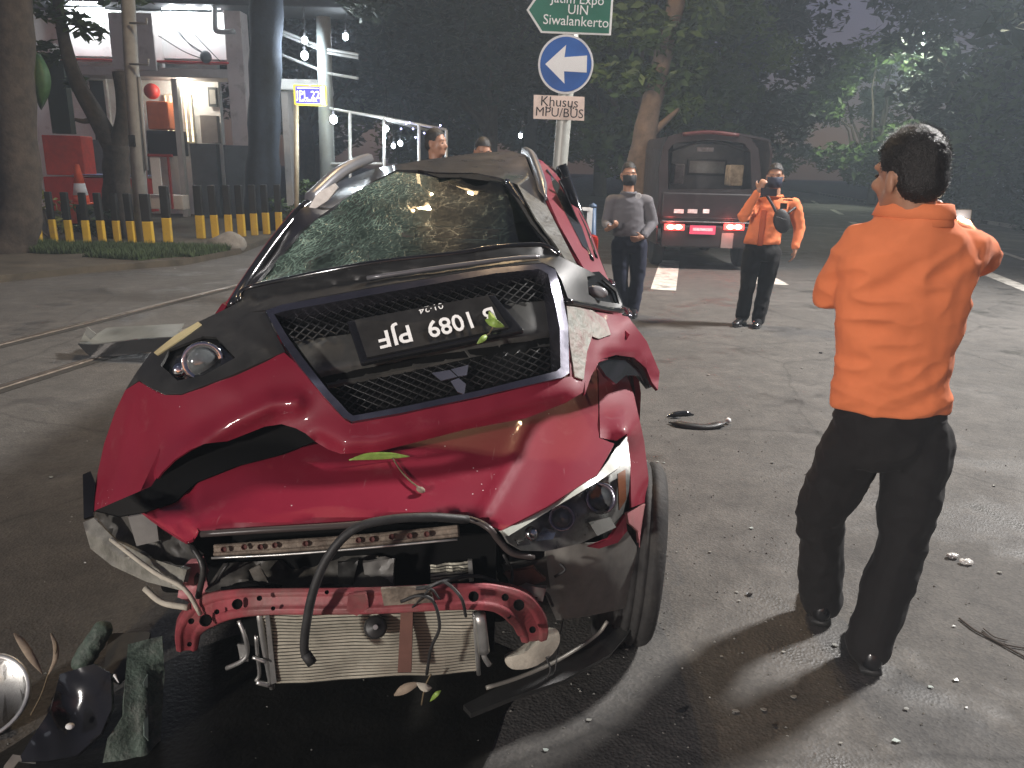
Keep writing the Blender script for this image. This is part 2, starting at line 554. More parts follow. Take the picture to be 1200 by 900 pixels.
# raised verge and far pavement, both real steps
concrete = mat('concrete', (0.24, 0.23, 0.21), 0.85, var=0.25, scale=2.5, bump=0.35, bscale=40, dirt=0.5)
verge = sheet('verge', [(-60, -12)] + verge_edge + [(-60, 120)], 0.09, soil, 0.15)
pave = sheet('pavement', [(80, 120)] + right_edge + [(80, -12)], 0.12, mat('pavement_dirt', (0.05, 0.048, 0.042), 0.9, var=0.35, scale=1.5, bump=0.4), 0.18)
kerb = empty('kerb'); kerb['kind'] = 'structure'
def kerb_run(edge, side, zt, w=0.16, L=1.0):
    kb = mat('kerb_stone', (0.3, 0.29, 0.27), 0.85, var=0.3, scale=3, dirt=0.4)
    for (a, b) in zip(edge[:-1], edge[1:]):
        a, b = Vector((a[0], a[1], 0)), Vector((b[0], b[1], 0))
        n = max(1, int((b - a).length / L)); d = (b - a).normalized(); nr = Vector((-d.y, d.x, 0)) * side
        if max(a.y, b.y) > 60 or b.y < -2: continue
        for i in range(n):
            p = a + (b - a) * ((i + 0.5) / n)
            q = d.to_track_quat('Y', 'Z').to_matrix()
            MB().box(p - nr * w * 0.5 + Vector((0, 0, zt / 2)), (w, (b - a).length / n - 0.012, zt), q).build('kerb_stone', kb, kerb, bevel=0.012)
kerb_run(right_edge[1:5], -1, 0.13)
# painted lane marks
paint = mat('road_paint', (0.52, 0.51, 0.47), 0.8, var=0.25, scale=9, dirt=0.75, dirtcol=(0.09, 0.088, 0.08), dscale=5)
for a, b, w in [((2.02, 10.4), (2.78, 13.9), 0.34), ((3.15, 15.6), (3.9, 19.1), 0.3), ((7.5, 11.0), (8.2, 13.7), 0.26), ((10.2, 15.5), (10.75, 17.3), 0.14), ((8.8, 16.5), (9.5, 19.5), 0.24), ((10.4, 23.0), (11.3, 26.5), 0.22), ((12.8, 31.0), (14.0, 35.0), 0.2),
                ((15.6, 41), (16.8, 45), 0.2), ((12.6, 12.8), (14.9, 22.5), 0.12), ((3.75, 11.2), (3.8, 11.9), 0.5)]:
    a, b = Vector((*a, 0)), Vector((*b, 0))
    d = (b - a).normalized(); n = Vector((-d.y, d.x, 0)) * w / 2
    sheet('lane_marking', [a - n, a + n, b + n, b - n], 0.004, paint, parent=road)
# old railway rails set into the asphalt
railm = mat('rail_steel', (0.2, 0.17, 0.14), 0.42, 0.75, var=0.35, scale=14, dirt=0.4)
groove = mat('groove_dirt', (0.025, 0.022, 0.018), 0.95)
def rail(a, b, label):
    a, b = Vector((*a, 0)), Vector((*b, 0))
    root = empty('rail', a, label, 'rail', 'rails crossing the road')
    d = (b - a).normalized(); n = Vector((-d.y, d.x, 0)); q = d.to_track_quat('Y', 'Z').to_matrix(); L = (b - a).length; c = (a + b) / 2
    MB().box(c + Vector((0, 0, 0.006)), (0.065, L, 0.02), q).build('rail_head', railm, root, bevel=0.006)
    MB().box(c + n * -0.07 + Vector((0, 0, 0.0035)), (0.07, L, 0.003), q).build('flange_groove', groove, root)
    MB().box(c + n * 0.055 + Vector((0, 0, 0.0032)), (0.03, L, 0.003), q).build('joint', groove, root)
rail((-6.1, -1.0), (-2.5, 14.4), 'worn steel rail in the asphalt nearer the verge')
rail((-5.1, -1.4), (-1.45, 14.2), 'worn steel rail in the asphalt nearer the wreck')

# ================================================================== grass
gm = mat('grass', (0.04, 0.065, 0.022), 0.8, var=0.5, scale=4)
def grass(n, xs, ys, hs, name, label, z0=0.09, test=None):
    V, F = [], []
    while len(F) < n:
        x, y = random.uniform(*xs), random.uniform(*ys)
        if test and not test(x, y): continue
        h = random.uniform(*hs); a = random.uniform(0, 6.28); w = random.uniform(0.006, 0.014)
        lx, ly = random.gauss(0, h * 0.35), random.gauss(0, h * 0.35)
        o = len(V)
        V += [(x - w * math.cos(a), y - w * math.sin(a), z0), (x + w * math.cos(a), y + w * math.sin(a), z0), (x + lx, y + ly, z0 + h)]
        F.append((o, o + 1, o + 2))
    me = bpy.data.meshes.new(name); me.from_pydata(V, [], F)
    o = link(name, me, gm)
    tag(o, label, 'grass', kind='stuff')
def in_verge(x, y):
    e = verge_edge
    for (a, b) in zip(e[:-1], e[1:]):
        if a[1] <= y <= b[1]:
            return x < a[0] + (b[0] - a[0]) * (y - a[1]) / (b[1] - a[1]) - 0.02
    return True
grass(20000, (-11, -4.6), (8.5, 15.2), (0.03, 0.15), 'grass', 'rough grass growing along the verge below the posts', test=lambda x, y: in_verge(x, y) and noise.noise((x * 0.9, y * 0.9, 0)) > -0.1 and (11.7 - 0.25 * (x + 7) < y < 13.0))
# ================================================================== trees
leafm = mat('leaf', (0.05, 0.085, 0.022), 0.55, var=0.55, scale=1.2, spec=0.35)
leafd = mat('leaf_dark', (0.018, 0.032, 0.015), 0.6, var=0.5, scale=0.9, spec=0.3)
bark = mat('bark', (0.055, 0.044, 0.035), 0.95, var=0.45, scale=7, bump=0.9, bscale=18)
def leaf_mesh(name, clumps, leaves, size, m):
    """clumps: list of (center, radius)"""
    tot = len(clumps) * leaves
    V = np.zeros((tot * 4, 3)); k = 0
    for c, r in clumps:
        c = np.array(c)
        p = rng.normal(size=(leaves, 3)); p /= np.linalg.norm(p, axis=1)[:, None]
        p = p * (r * rng.uniform(0.25, 1.0, (leaves, 1)) ** 0.6) * np.array([1.15, 1.15, 0.75])
        s = size * rng.uniform(0.6, 1.35, (leaves, 1))
        a = rng.normal(size=(leaves, 3)) * np.array([1, 1, 0.45]); a /= np.linalg.norm(a, axis=1)[:, None]
        b = np.cross(a, rng.normal(size=(leaves, 3)) * np.array([0.5, 0.5, 1.0])); b /= np.linalg.norm(b, axis=1)[:, None] + 1e-9
        P = c + p
        q = np.stack([P - a * s, P + b * s * 0.42, P + a * s + np.array([0, 0, -0.25]) * s, P - b * s * 0.42], axis=1)
        V[k:k + leaves * 4] = q.reshape(-1, 3); k += leaves * 4
    me = bpy.data.meshes.new(name)
    F = np.arange(tot * 4).reshape(-1, 4)
    me.from_pydata(V.tolist(), [], F.tolist())
    me.materials.append(m)
    return me
def limb(mb, a, b, r0, r1, wob=0.12, k=7):
    a, b = Vector(a), Vector(b)
    pts = [a + (b - a) * (i / k) + Vector((random.gauss(0, wob), random.gauss(0, wob), 0)) * (math.sin(math.pi * i / k)) * (b - a).length * 0.2 for i in range(k + 1)]
    mb.tube(pts, [r0 + (r1 - r0) * i / k for i in range(k + 1)], 9)
def make_tree(name, H, cr, trunk_r, clear, nclump, leaves, lsize, lm, hang=0.0):
    """one tree in its own coordinates, base at the origin; returns root with trunk and crown"""
    root = empty(name)
    mb = MB()
    mb.tube([(0, 0, -0.2), (0.02, 0, 0.3), (0.05, 0.03, clear * 0.6), (0.0, 0.08, clear), (0.1, 0.1, clear + (H - clear) * 0.55)], [trunk_r * 1.5, trunk_r * 1.05, trunk_r, trunk_r * 0.85, trunk_r * 0.3], 12)
    clumps = []
    cz = (clear + H) / 2; rz = (H - clear) / 2
    for i in range(nclump):
        d = Vector((random.gauss(0, 1), random.gauss(0, 1), random.gauss(0, 1))).normalized() * (random.uniform(0.35, 1.0) ** 0.5)
        c = Vector((d.x * cr, d.y * cr, cz + d.z * rz - hang * random.random()))
        clumps.append((c, random.uniform(0.5, 1.15) * cr * 0.3))
    for c, r in random.sample(clumps, min(9, nclump)):
        limb(mb, (0.03, 0.05, clear * random.uniform(0.8, 1.05)), c, trunk_r * 0.42, trunk_r * 0.08)
    mb.build('trunk', bark, root, True)
    link('crown', leaf_mesh('crown', clumps, leaves, lsize, lm), None, root)
    return root
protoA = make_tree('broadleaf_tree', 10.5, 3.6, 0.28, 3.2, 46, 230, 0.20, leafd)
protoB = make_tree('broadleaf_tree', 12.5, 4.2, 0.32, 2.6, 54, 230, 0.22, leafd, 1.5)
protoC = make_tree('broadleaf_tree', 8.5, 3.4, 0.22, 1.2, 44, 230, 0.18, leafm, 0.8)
used = {}
def plant(proto, x, y, s, rz, label, group, z=0.0):
    if proto.name not in used:
        used[proto.name] = 1; o = proto
    else:
        o = copy_tree(proto)
    o.location = (x, y, z); o.scale = (s, s, s * random.uniform(0.92, 1.08)); o.rotation_euler = (0, 0, rz)
    tag(o, label, 'tree', group)
    return o
FAR = 'dark trees behind the crossing'
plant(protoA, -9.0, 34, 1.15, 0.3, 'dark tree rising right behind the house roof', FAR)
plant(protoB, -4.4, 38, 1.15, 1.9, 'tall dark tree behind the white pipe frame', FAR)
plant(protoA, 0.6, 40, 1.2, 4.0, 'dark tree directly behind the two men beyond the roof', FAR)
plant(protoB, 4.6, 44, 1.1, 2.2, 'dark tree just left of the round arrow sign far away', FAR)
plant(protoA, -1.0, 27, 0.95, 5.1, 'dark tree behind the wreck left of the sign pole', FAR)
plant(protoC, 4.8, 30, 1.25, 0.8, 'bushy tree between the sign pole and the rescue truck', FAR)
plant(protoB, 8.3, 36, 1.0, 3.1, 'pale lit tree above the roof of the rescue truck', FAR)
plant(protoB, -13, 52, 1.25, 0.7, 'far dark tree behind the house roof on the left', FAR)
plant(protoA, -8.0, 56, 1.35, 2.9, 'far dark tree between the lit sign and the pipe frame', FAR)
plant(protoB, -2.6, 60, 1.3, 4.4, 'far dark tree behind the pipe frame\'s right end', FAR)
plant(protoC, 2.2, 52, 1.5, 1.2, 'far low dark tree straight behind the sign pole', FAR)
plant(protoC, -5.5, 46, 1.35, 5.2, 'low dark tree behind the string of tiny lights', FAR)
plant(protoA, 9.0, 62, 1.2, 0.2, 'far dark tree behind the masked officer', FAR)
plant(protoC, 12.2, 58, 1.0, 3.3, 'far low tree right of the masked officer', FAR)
RG = 'trees lining the right side of the road'
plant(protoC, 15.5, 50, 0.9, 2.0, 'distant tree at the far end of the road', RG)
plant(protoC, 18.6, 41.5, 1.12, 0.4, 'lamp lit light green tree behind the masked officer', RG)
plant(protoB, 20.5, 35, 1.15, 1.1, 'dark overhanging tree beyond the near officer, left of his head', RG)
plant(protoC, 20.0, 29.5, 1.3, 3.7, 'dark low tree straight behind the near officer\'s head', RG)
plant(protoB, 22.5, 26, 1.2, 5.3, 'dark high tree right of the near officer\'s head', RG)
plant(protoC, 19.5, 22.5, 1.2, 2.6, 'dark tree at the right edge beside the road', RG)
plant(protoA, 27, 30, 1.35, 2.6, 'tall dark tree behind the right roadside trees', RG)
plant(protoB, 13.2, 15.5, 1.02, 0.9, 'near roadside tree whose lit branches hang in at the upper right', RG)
# undergrowth closing the view under the right trees
for k, (x, y, s) in enumerate([(17.6, 27, .9), (19.2, 32, 1.0), (16.9, 23.2, .8), (21.0, 38, 1.0), (23.5, 45, 1.1)]):
    o = empty('roadside_bush', (x, y, 0.1), ['dark bush at the kerb behind the near officer\'s collar', 'dark bush at the kerb left of the near officer', 'dark bush at the right edge of the road', 'low dark bush behind the far end of the kerb', 'farthest low bush along the right kerb'][k], 'bush', 'bushes along the right kerb')
    cl = [(Vector((random.gauss(0, 1.6), random.gauss(0, 1.6), random.uniform(0.2, 2.6))) * s, random.uniform(0.6, 1.0)) for _ in range(16)]
    link('foliage', leaf_mesh('foliage', cl, 150, 0.15, leafd), None, o).location = (0, 0, 0)
    mb = MB()
    for c, r in cl[:5]: mb.tube([(0, 0, -0.1), c * 0.5, c], [0.05, 0.03, 0.012], 6)
    mb.build('stem', bark, o, True).location = (0, 0, 0)

# left verge trees with trunks of their own
def verge_tree(name, pts, rad, crown, leaves, lsize, lm, label, branches=(), lab_trunk=None, bk=None):
    base = Vector(pts[0])
    o = empty(name, base, label, 'tree')
    mb = MB()
    P = catmull(pts, 6); n = len(P)
    rr = [np.interp(i / (n - 1), np.linspace(0, 1, len(rad)), rad) * (1 + 0.06 * math.sin(i * 1.7)) for i in range(n)]
    mb.tube(P, [float(x) for x in rr], 14)
    for bp, br in branches:
        Q = catmull(bp, 5); mb.tube(Q, [float(np.interp(i / (len(Q) - 1), [0, 1], br)) for i in range(len(Q))], 10)
    tk = mb.build('trunk', bk or bark, o, True)
    if lab_trunk: tk['label'] = lab_trunk
    if crown:
        link('crown', leaf_mesh('crown', crown, leaves, lsize, lm), None, o)
    return o
b0 = Vector((-7.9, 12.0, 0.05))
verge_tree('roadside_tree', [b0, at(24, 240, 12.0), at(16, 120, 12.0), at(14, 0, 12.0), at(0, -150, 12.0)], [0.36, 0.3, 0.29, 0.27, 0.2],
           [(at(u, v, 12 + dy), r) for u, v, dy, r in [(-60, -180, 0, 1.2), (40, -220, 0.5, 1.3), (90, -120, 1.0, .8), (-30, -60, 1.2, .6), (70, -40, .9, .5), (-80, -20, 0, .7)]], 300, 0.11, leafm,
           'thick dark tree trunk at the left edge of the picture')
fy = 14.6
verge_tree('forked_tree', [(at(138, 262, fy).x, fy, 0.05), at(137, 215, fy), at(136, 170, fy)], [0.3, 0.24, 0.22],
           [(at(80, 22, fy - .2), .34), (at(105, 35, fy), .3), (at(62, 8, fy), .4), (at(88, 95, fy), .14), (at(140, -10, fy), .4), (at(58, 60, fy), .25)], 70, 0.12, leafm,
           'slim forked tree behind the striped posts by the house',
           branches=[([at(134, 175, fy), at(112, 135, fy), at(90, 95, fy - .1), at(76, 50, fy - .2), at(66, -10, fy - .3)], (0.19, 0.08)),
                     ([at(136, 178, fy), at(146, 140, fy), at(145, 110, fy), at(140, 84, fy)], (0.17, 0.13)),
                     ([at(112, 140, fy), at(98, 142, fy - .1), at(88, 140, fy - .2)], (0.06, 0.03))])
verge_tree('shade_tree', [(at(306, 262, 17).x, 17, 0.05), at(309, 180, 17), at(311, 80, 17), at(313, -20, 17), at(316, -140, 17)], [0.42, 0.33, 0.32, 0.33, 0.24],
           [(at(u, v, 17 + dy), r) for u, v, dy, r in [(320, -190, 0, 1.4), (240, -150, .6, 1.3), (400, -130, .5, 1.3), (460, -60, 1.2, 1.1), (520, -90, 1.0, 1.2), (430, 0, 2.5, .6), (590, -100, 1.0, 1.1), (600, -30, 1.5, .6)]], 340, 0.13, leafd,
           'stout dark blue painted trunk between the house and the lit sign', bk=mat('bark_blue', (0.022, 0.03, 0.045), 0.9, var=0.3, scale=6, bump=0.6, bscale=16))
# leaning trunk behind the grey shirted man
verge_tree('leaning_tree', [(at(745, 275, 14.5).x, 14.5, 0.0), at(748, 215, 14.5), at(757, 150, 14.6), at(776, 70, 14.8), at(798, -20, 15), at(820, -140, 15)], [0.40, 0.26, 0.20, 0.17, 0.15, 0.12],
           [(at(u, v, 15 + dy), r) for u, v, dy, r in [(820, -170, 0, 1.5), (740, -130, .4, 1.2), (900, -150, 0, 1.3), (690, -60, .8, .9), (860, -40, 1.5, .9), (785, 132, .1, .35), (800, 122, .3, .3), (742, 30, .1, .55), (800, 80, .2, .5), (765, 95, -.2, .4), (730, 90, .4, .5), (775, 40, -.3, .45), (815, 20, .2, .6), (870, 20, 2.2, .6), (700, 30, 2.6, .7), (830, 60, 3, .7), (905, 60, 3.4, .6)]], 300, 0.12, leafm,
           'leaning tree trunk behind the grey shirted man', branches=[([at(760, 160, 14.6), at(782, 140, 14.6), at(795, 128, 14.7)], (0.08, 0.03))], bk=mat('bark_pale', (0.10, 0.07, 0.05), 0.95, var=0.45, scale=5, bump=0.9, bscale=14))
# ================================================================== guard house on the left
def pbox(mb, u0, v0, u1, v1, y, dep):
    a, b = at(u0, v0, y), at(u1, v1, y)
    return mb.box(((a.x + b.x) / 2, y + dep / 2, (a.z + b.z) / 2), (abs(b.x - a.x), dep, abs(a.z - b.z)))
white = mat('white_plaster', (0.72, 0.73, 0.72), 0.85, var=0.06, scale=2, bump=0.15, dirt=0.25, dirtcol=(0.45, 0.44, 0.4))
greyp = mat('grey_plaster', (0.36, 0.34, 0.33), 0.85, var=0.12, scale=2, bump=0.2, dirt=0.3)
slate = mat('slate_paint', (0.085, 0.095, 0.1), 0.7, var=0.2, scale=3)
redp = mat('red_paint', (0.42, 0.03, 0.025), 0.5, var=0.15)
dark = mat('dark_void', (0.012, 0.012, 0.014), 0.6)
woodf = mat('cream_frame', (0.55, 0.5, 0.42), 0.6, var=0.1)
Y = 20.0
house = empty('guard_house', (-8.4, Y, 0.09), 'white walled guard house with a red trim band and lit porch', 'house')
pbox(MB(), -40, 0, 268, 262, Y + 0.9, 0.2).build('back_wall', white, house)
pbox(MB(), 70, 10, 268, 70, Y + 0.3, 0.25).build('upper_wall', white, house)
pbox(MB(), -40, -22, 400, 9, Y - 0.5, 1.6).build('roof_beam', mat('roof_dark', (0.05, 0.052, 0.055), 0.7), house, bevel=0.03)
pbox(MB(), 125, 14, 184, 83, Y - 0.15, 0.5).build('duct_box', greyp, house, bevel=0.02)
pbox(MB(), 50, 67, 268, 75, Y - 0.12, 0.3).build('trim_band', redp, house, bevel=0.01)
pbox(MB(), 50, 75.6, 268, 92, Y - 0.1, 1.0).build('canopy_slab', greyp, house, bevel=0.02)
pbox(MB(), 261, 12, 298, 262, Y - 0.1, 0.5).build('pillar', mat('pillar_plaster', (0.42, 0.37, 0.36), 0.85, var=0.1, scale=2, dirt=0.3), house, bevel=0.02)
pbox(MB(), 222, 168, 259.5, 258, Y - 0.02, 0.25).build('low_wall', slate, house)
pbox(MB(), 82, 163, 168, 208, Y + 0.4, 0.2).build('low_wall', mat('slate_light', (0.13, 0.145, 0.16), 0.7, var=0.15), house)
pbox(MB(), 261.5, 170, 299, 262, Y - 0.16, 0.05).build('pillar_base', slate, house)
pbox(MB(), 206, 92, 215, 258, Y - 0.05, 0.18).build('porch_post', mat('post_grey', (0.4, 0.39, 0.37), 0.7), house)
pbox(MB(), 100, 90, 132, 168, Y + 0.78, 0.1).build('door_frame', white, house)
d_ = pbox(MB(), 104, 94, 128, 168, Y + 0.74, 0.06).build('door', dark, house)
warm = mat('lit_window', (0.9, 0.8, 0.55), 0.5, emis=(1.0, 0.86, 0.58), estr=1.6)
for u0, u1 in ((193, 205), (215, 227)):
    w_ = pbox(MB(), u0 - 1.5, 110, u1 + 1.5, 168, Y + 0.80, 0.08).build('window', woodf, house)
    pbox(MB(), u0, 112, u1, 166, Y + 0.77, 0.03).build('pane', warm, w_)
    mbb = MB()
    for k in range(1, 7):
        pbox(mbb, u0, 112 + k * 8 - 0.5, u1, 112 + k * 8 + 0.5, Y + 0.75, 0.02)
    pbox(mbb, (u0 + u1) / 2 - .5, 112, (u0 + u1) / 2 + .5, 166, Y + 0.74, 0.02)
    mbb.build('glazing_bar', woodf, w_)
pf = pbox(MB(), 243, 102, 255, 125, Y + 0.8, 0.06).build('picture_frame', slate, house)
pbox(MB(), 245, 105, 253, 122, Y + 0.78, 0.03).build('picture', mat('picture_print', (0.35, 0.35, 0.33), 0.5), pf)
pbox(MB(), 234, 135, 256, 168, Y + 0.6, 0.2).build('cabinet', mat('cabinet_grey', (0.25, 0.23, 0.21), 0.6), house)
# the strip light that washes the upper wall, behind the roof beam
tube_m = mat('tube_glow', (1, 1, 1), 0.4, emis=(0.92, 0.97, 1.0), estr=12)
for u0, u1 in ((76, 122), (190, 258)):
    a, b = at(u0, 10, Y + 0.05), at(u1, 10, Y + 0.05)
    t_ = MB().tube([a, b], 0.018, 8).build('strip_light', tube_m, house, True)
    for f in (0.2, 0.5, 0.8):
        lamp('strip_glow', a + (b - a) * f + Vector((0, -0.06, -0.03)), 30, (0.9, 0.96, 1.0), 0.05, parent=house)
lamp('porch_glow', at(215, 98, Y + 0.35), 40, (1.0, 0.9, 0.75), 0.08, parent=house)
MB().tube([at(208, 96, Y + 0.35), at(222, 96, Y + 0.35)], 0.02, 8).build('porch_light', tube_m, house)
pipe_m = mat('pipe_grey', (0.3, 0.31, 0.31), 0.5)
MB().tube(catmull([at(252, -3, Y - 0.3), at(252, 30, Y - 0.3), at(256, 37, Y - 0.3), at(275, 37, Y - 0.3)], 5), 0.06, 10).build('drain_pipe', pipe_m, house, True)
# wires and the round meter under the canopy
for k, (pts) in enumerate([[(188, 12), (215, 45), (238, 62)], [(194, 14), (222, 52), (246, 66)], [(210, 12), (228, 40), (258, 72)], [(186, 42), (215, 60), (240, 70)]]):
    MB().tube(catmull([at(u, v, Y - 0.22 - 0.01 * k) for u, v in pts], 6), 0.012, 6).build('wire', dark, house, True)
MB().lathe([(0.0, 0), (0.13, 0), (0.14, -0.05), (0.09, -0.12), (0, -0.13)], at(242, 67, Y - 0.2), 'Y', 16).build('horn_speaker', slate, house, True)

# things standing on the porch and yard
def thing_boxes(name, label, cat, parts, base, group=None):
    o = empty(name, base, label, cat, group)
    for pn, (u0, v0, u1, v1, y, d), m in parts:
        pbox(MB(), u0, v0, u1, v1, y, d).build(pn, m, o, bevel=0.015)
    return o
orange = mat('orange_plastic', (0.5, 0.13, 0.05), 0.5, var=0.15)
wt = empty('water_tank', at(186, 185, Y + 0.2), 'orange box with a red round top on a dark stand', 'tank')
pbox(MB(), 170, 118, 199, 152, Y + 0.1, 0.5).build('box', orange, wt, bevel=0.04)
pbox(MB(), 171, 152.5, 212, 183, Y + 0.08, 0.5).build('stand', dark, wt, bevel=0.02)
MB().ell(at(178, 107, Y + 0.35), (0.19, 0.19, 0.19)).build('round_lid', redp, wt, True)
st = empty('food_stall', at(80, 240, 17.5), 'red painted stall cart half hidden behind the left trunk', 'stall')
pbox(MB(), 48, 158, 100, 206, 17.6, 0.5).build('panel', mat('stall_red', (0.5, 0.05, 0.03), 0.5, var=0.2), st, bevel=0.02)
pbox(MB(), 50, 207, 168, 250, 17.4, 0.8).build('counter', redp, st, bevel=0.02)
pbox(MB(), 84, 204, 166, 206.5, 17.38, 0.9).build('counter_edge', mat('blue_white', (0.25, 0.3, 0.55), 0.4), st)
pbox(MB(), 50, 70, 84, 157, 17.8, 0.2).build('awning_cloth', mat('awning_green', (0.012, 0.02, 0.012), 0.8), st)
hl = empty('spotlight', at(55, 62, 16), 'white floodlight fixed beside the left trunk', 'floodlight')
MB().lathe([(0.06, 0), (0.075, 0.1), (0.15, 0.28), (0.16, 0.3), (0.13, 0.28), (0, 0.2)], at(48, 61, 16), 'X', 18).build('housing', white, hl, True)
MB().tube([at(48, 61, 16), at(40, 64, 16.0), at(20, 66, 12.6)], 0.02, 6).build('bracket', dark, hl)
# banana leaf hanging by the trunk
bl = empty('banana_plant', at(45, 200, 13.6), 'large green banana leaf hanging beside the left trunk', 'plant')
rows = []
for i in range(11):
    t = i / 10
    u, v = 42 + 6 * math.sin(t * 2), 62 + t * 66
    w = 12 * math.sin(math.pi * min(1, t * 0.9 + 0.1)) + 1
    rows.append([at(u - w, v - 2, 13.75), at(u, v, 13.6), at(u + w, v + 1, 13.8)])
mbx = MB()
mbx.add([p for r in rows for p in r], [(i * 3 + j, i * 3 + j + 1, i * 3 + 4 + j, i * 3 + 3 + j) for i in range(10) for j in range(2)])
lfo = mbx.build('leaf', mat('banana_leaf', (0.05, 0.12, 0.03), 0.5, var=0.3), bl, True); add_mod(lfo, 'SOLIDIFY', thickness=0.004)
MB().tube(catmull([(at(40, 255, 13.7)), at(38, 150, 13.7), at(40, 60, 13.6)], 5), 0.04, 8).build('stalk', mat('banana_leaf'.replace('leaf', 'stalk'), (0.08, 0.1, 0.03), 0.6), bl, True)
# red garden chair on the path
ch = empty('chair', at(183, 250, 17), 'red wooden chair with a white back panel before the porch', 'chair')
cy = 17.0
for u in (171, 199):
    pbox(MB(), u - 2, 181, u + 2, 245, cy, 0.05).build('leg', mat('chair_red', (0.28, 0.03, 0.03), 0.5), ch)
pbox(MB(), 169, 180, 201, 184, cy - 0.01, 0.07).build('top_rail', mat('chair_red', (0, 0, 0)), ch)
pbox(MB(), 183 - 8, 184, 183 + 8, 228, cy + 0.01, 0.03).build('backrest', white, ch, bevel=0.01)
pbox(MB(), 171, 228, 215, 246, cy + 0.1, 0.35).build('seat', mat('seat_white', (0.6, 0.58, 0.54), 0.6), ch, bevel=0.02)
# utility pole
up = empty('utility_pole', (at(166, 262, 14.0).x, 14.0, 0.09), 'grey concrete utility pole with brackets in front of the house', 'pole')
MB().tube([(at(167, 275, 14.0).x, 14.0, 0.05), at(153, 60, 14.0), at(147, -60, 14.0)], [0.13, 0.115, 0.105], 14).build('shaft', mat('pole_concrete', (0.33, 0.33, 0.31), 0.85, var=0.15, bump=0.2), up, True)
for v, L in ((27, 20), (75, 22)):
    MB().tube([at(152, v, 13.86), at(152 + L, v + 1, 13.8), at(152 + L, v - 6, 13.8)], 0.018, 6).build('bracket', pipe_m, up, True)
pbox(MB(), 150, 158, 158, 172, 13.84, 0.06).build('switch_box', dark, up)
MB().tube([at(163, 90, 13.95), at(172, 200, 13.95)], 0.03, 8).build('conduit', pipe_m, up, True)

# lit sign on a post, "JPL 22"
ls = empty('lit_sign', (at(350, 240, 16.5).x, 16.5, 0.09), 'small lit box sign with yellow border and blue face', 'sign')
pbox(MB(), 343, 98.5, 381.5, 124, 16.5, 0.16).build('case', mat('sign_yellow', (0.75, 0.6, 0.05), 0.4, emis=(1.0, 0.86, 0.1), estr=0.9), ls, bevel=0.03)
face = pbox(MB(), 346, 101, 375, 121.5, 16.47, 0.035).build('face', mat('sign_blue', (0.05, 0.05, 0.5), 0.4, emis=(0.12, 0.1, 0.75), estr=0.9), ls)
pbox(MB(), 375.5, 101, 380.5, 122, 16.475, 0.03).build('side_strip', mat('sign_white', (0.9, 0.9, 0.9), 0.4, emis=(1, 1, 1), estr=1.2), ls)
sw = mat('sign_letters', (0.95, 0.95, 1), 0.4, emis=(0.95, 0.95, 1), estr=1.6)
text_obj('lettering', 'JPL 22', at(361, 111.5, 16.465), (1, 0, 0.0), (0, 0, 1), 0.21, sw, face, 0.9)
text_obj('lettering', 'SURABAYA', at(361, 117.8, 16.465), (1, 0, 0.0), (0, 0, 1), 0.075, sw, face, 1.0)
pbox(MB(), 348, 102.5, 373, 104, 16.462, 0.01).build('lettering', sw, face)
MB().tube([(at(347, 255, 16.56).x, 16.56, 0.08), at(347, 120, 16.56)], 0.05, 10).build('post', mat('post_cream', (0.5, 0.45, 0.32), 0.6), ls, True)
# shelter behind the lit sign: canopy, steel posts, lamps
sh = empty('shelter', at(360, 255, 18.5), 'open steel shelter with a white canopy edge behind the lit sign', 'shelter')
pbox(MB(), 326, 92, 372, 106, 18.2, 1.6).build('canopy', white, sh, bevel=0.02)
pbox(MB(), 329, 106.5, 344, 250, 18.3, 0.5).build('wall', greyp, sh)
MB().tube([(at(385, 255, 17.6).x, 17.6, 0.05), at(379, 20, 17.6)], [0.17, 0.15], 14).build('post', mat('post_steel', (0.32, 0.36, 0.36), 0.5, 0.2), sh, True)
for v in (58, 62, 86):
    MB().tube([at(330, v - 22, 17.9), at(384, v, 17.5), at(420, v + 6, 17.4)], 0.03, 6).build('beam', pipe_m, sh)
# loose bulbs, each lit
bulb_m = mat('bulb_glow', (1, 1, 1), 0.3, emis=(0.86, 0.95, 1.0), estr=30)
for k, (u, v, y, r, p, lab) in enumerate([(357, 47, 17.3, .05, 10, 'upper bare white bulb under the shelter roof'), (357, 65, 17.3, .06, 14, 'lower bare white bulb under the shelter roof'), (405, 43, 20, .055, 10, 'single white bulb hanging in the trees above the pipe frame'),
                                  (391, 140, 16.4, .06, 16, 'brightest white bulb beside the steel post'), (453, 151, 17.5, .04, 6, 'small white bulb on the pipe frame'), (469, 168, 19.5, .045, 5, 'right one of two low bulbs inside the pipe frame'), (461, 171, 19.5, .04, 4, 'left one of two low bulbs inside the pipe frame'), (610, 159, 36, .07, 4, 'tiny far white light left of the sign pole')]):
    o = empty('light_bulb', at(u, v, y), lab, 'light bulb', 'white bulbs round the shelter')
    c = at(u, v, y)
    r *= 1.25; MB().ell(c, (r, r, r * 1.15), None, 10, 7).build('glass_globe', bulb_m, o, True)
    MB().tube([c + Vector((0, 0, r * 0.9)), c + Vector((0, 0, r * 2.2))], r * 0.4, 8).build('socket', dark, o)
    MB().tube([c + Vector((0, 0, r * 2.2)), c + Vector((0.02, 0, 0.5)), c + Vector((0.0, 0, 0.9))], 0.006, 5).build('cord', dark, o)
    lamp('bulb_light', c + Vector((0, -r * 1.5, 0)), p * 4.0, (0.86, 0.94, 1.0), r, parent=o)
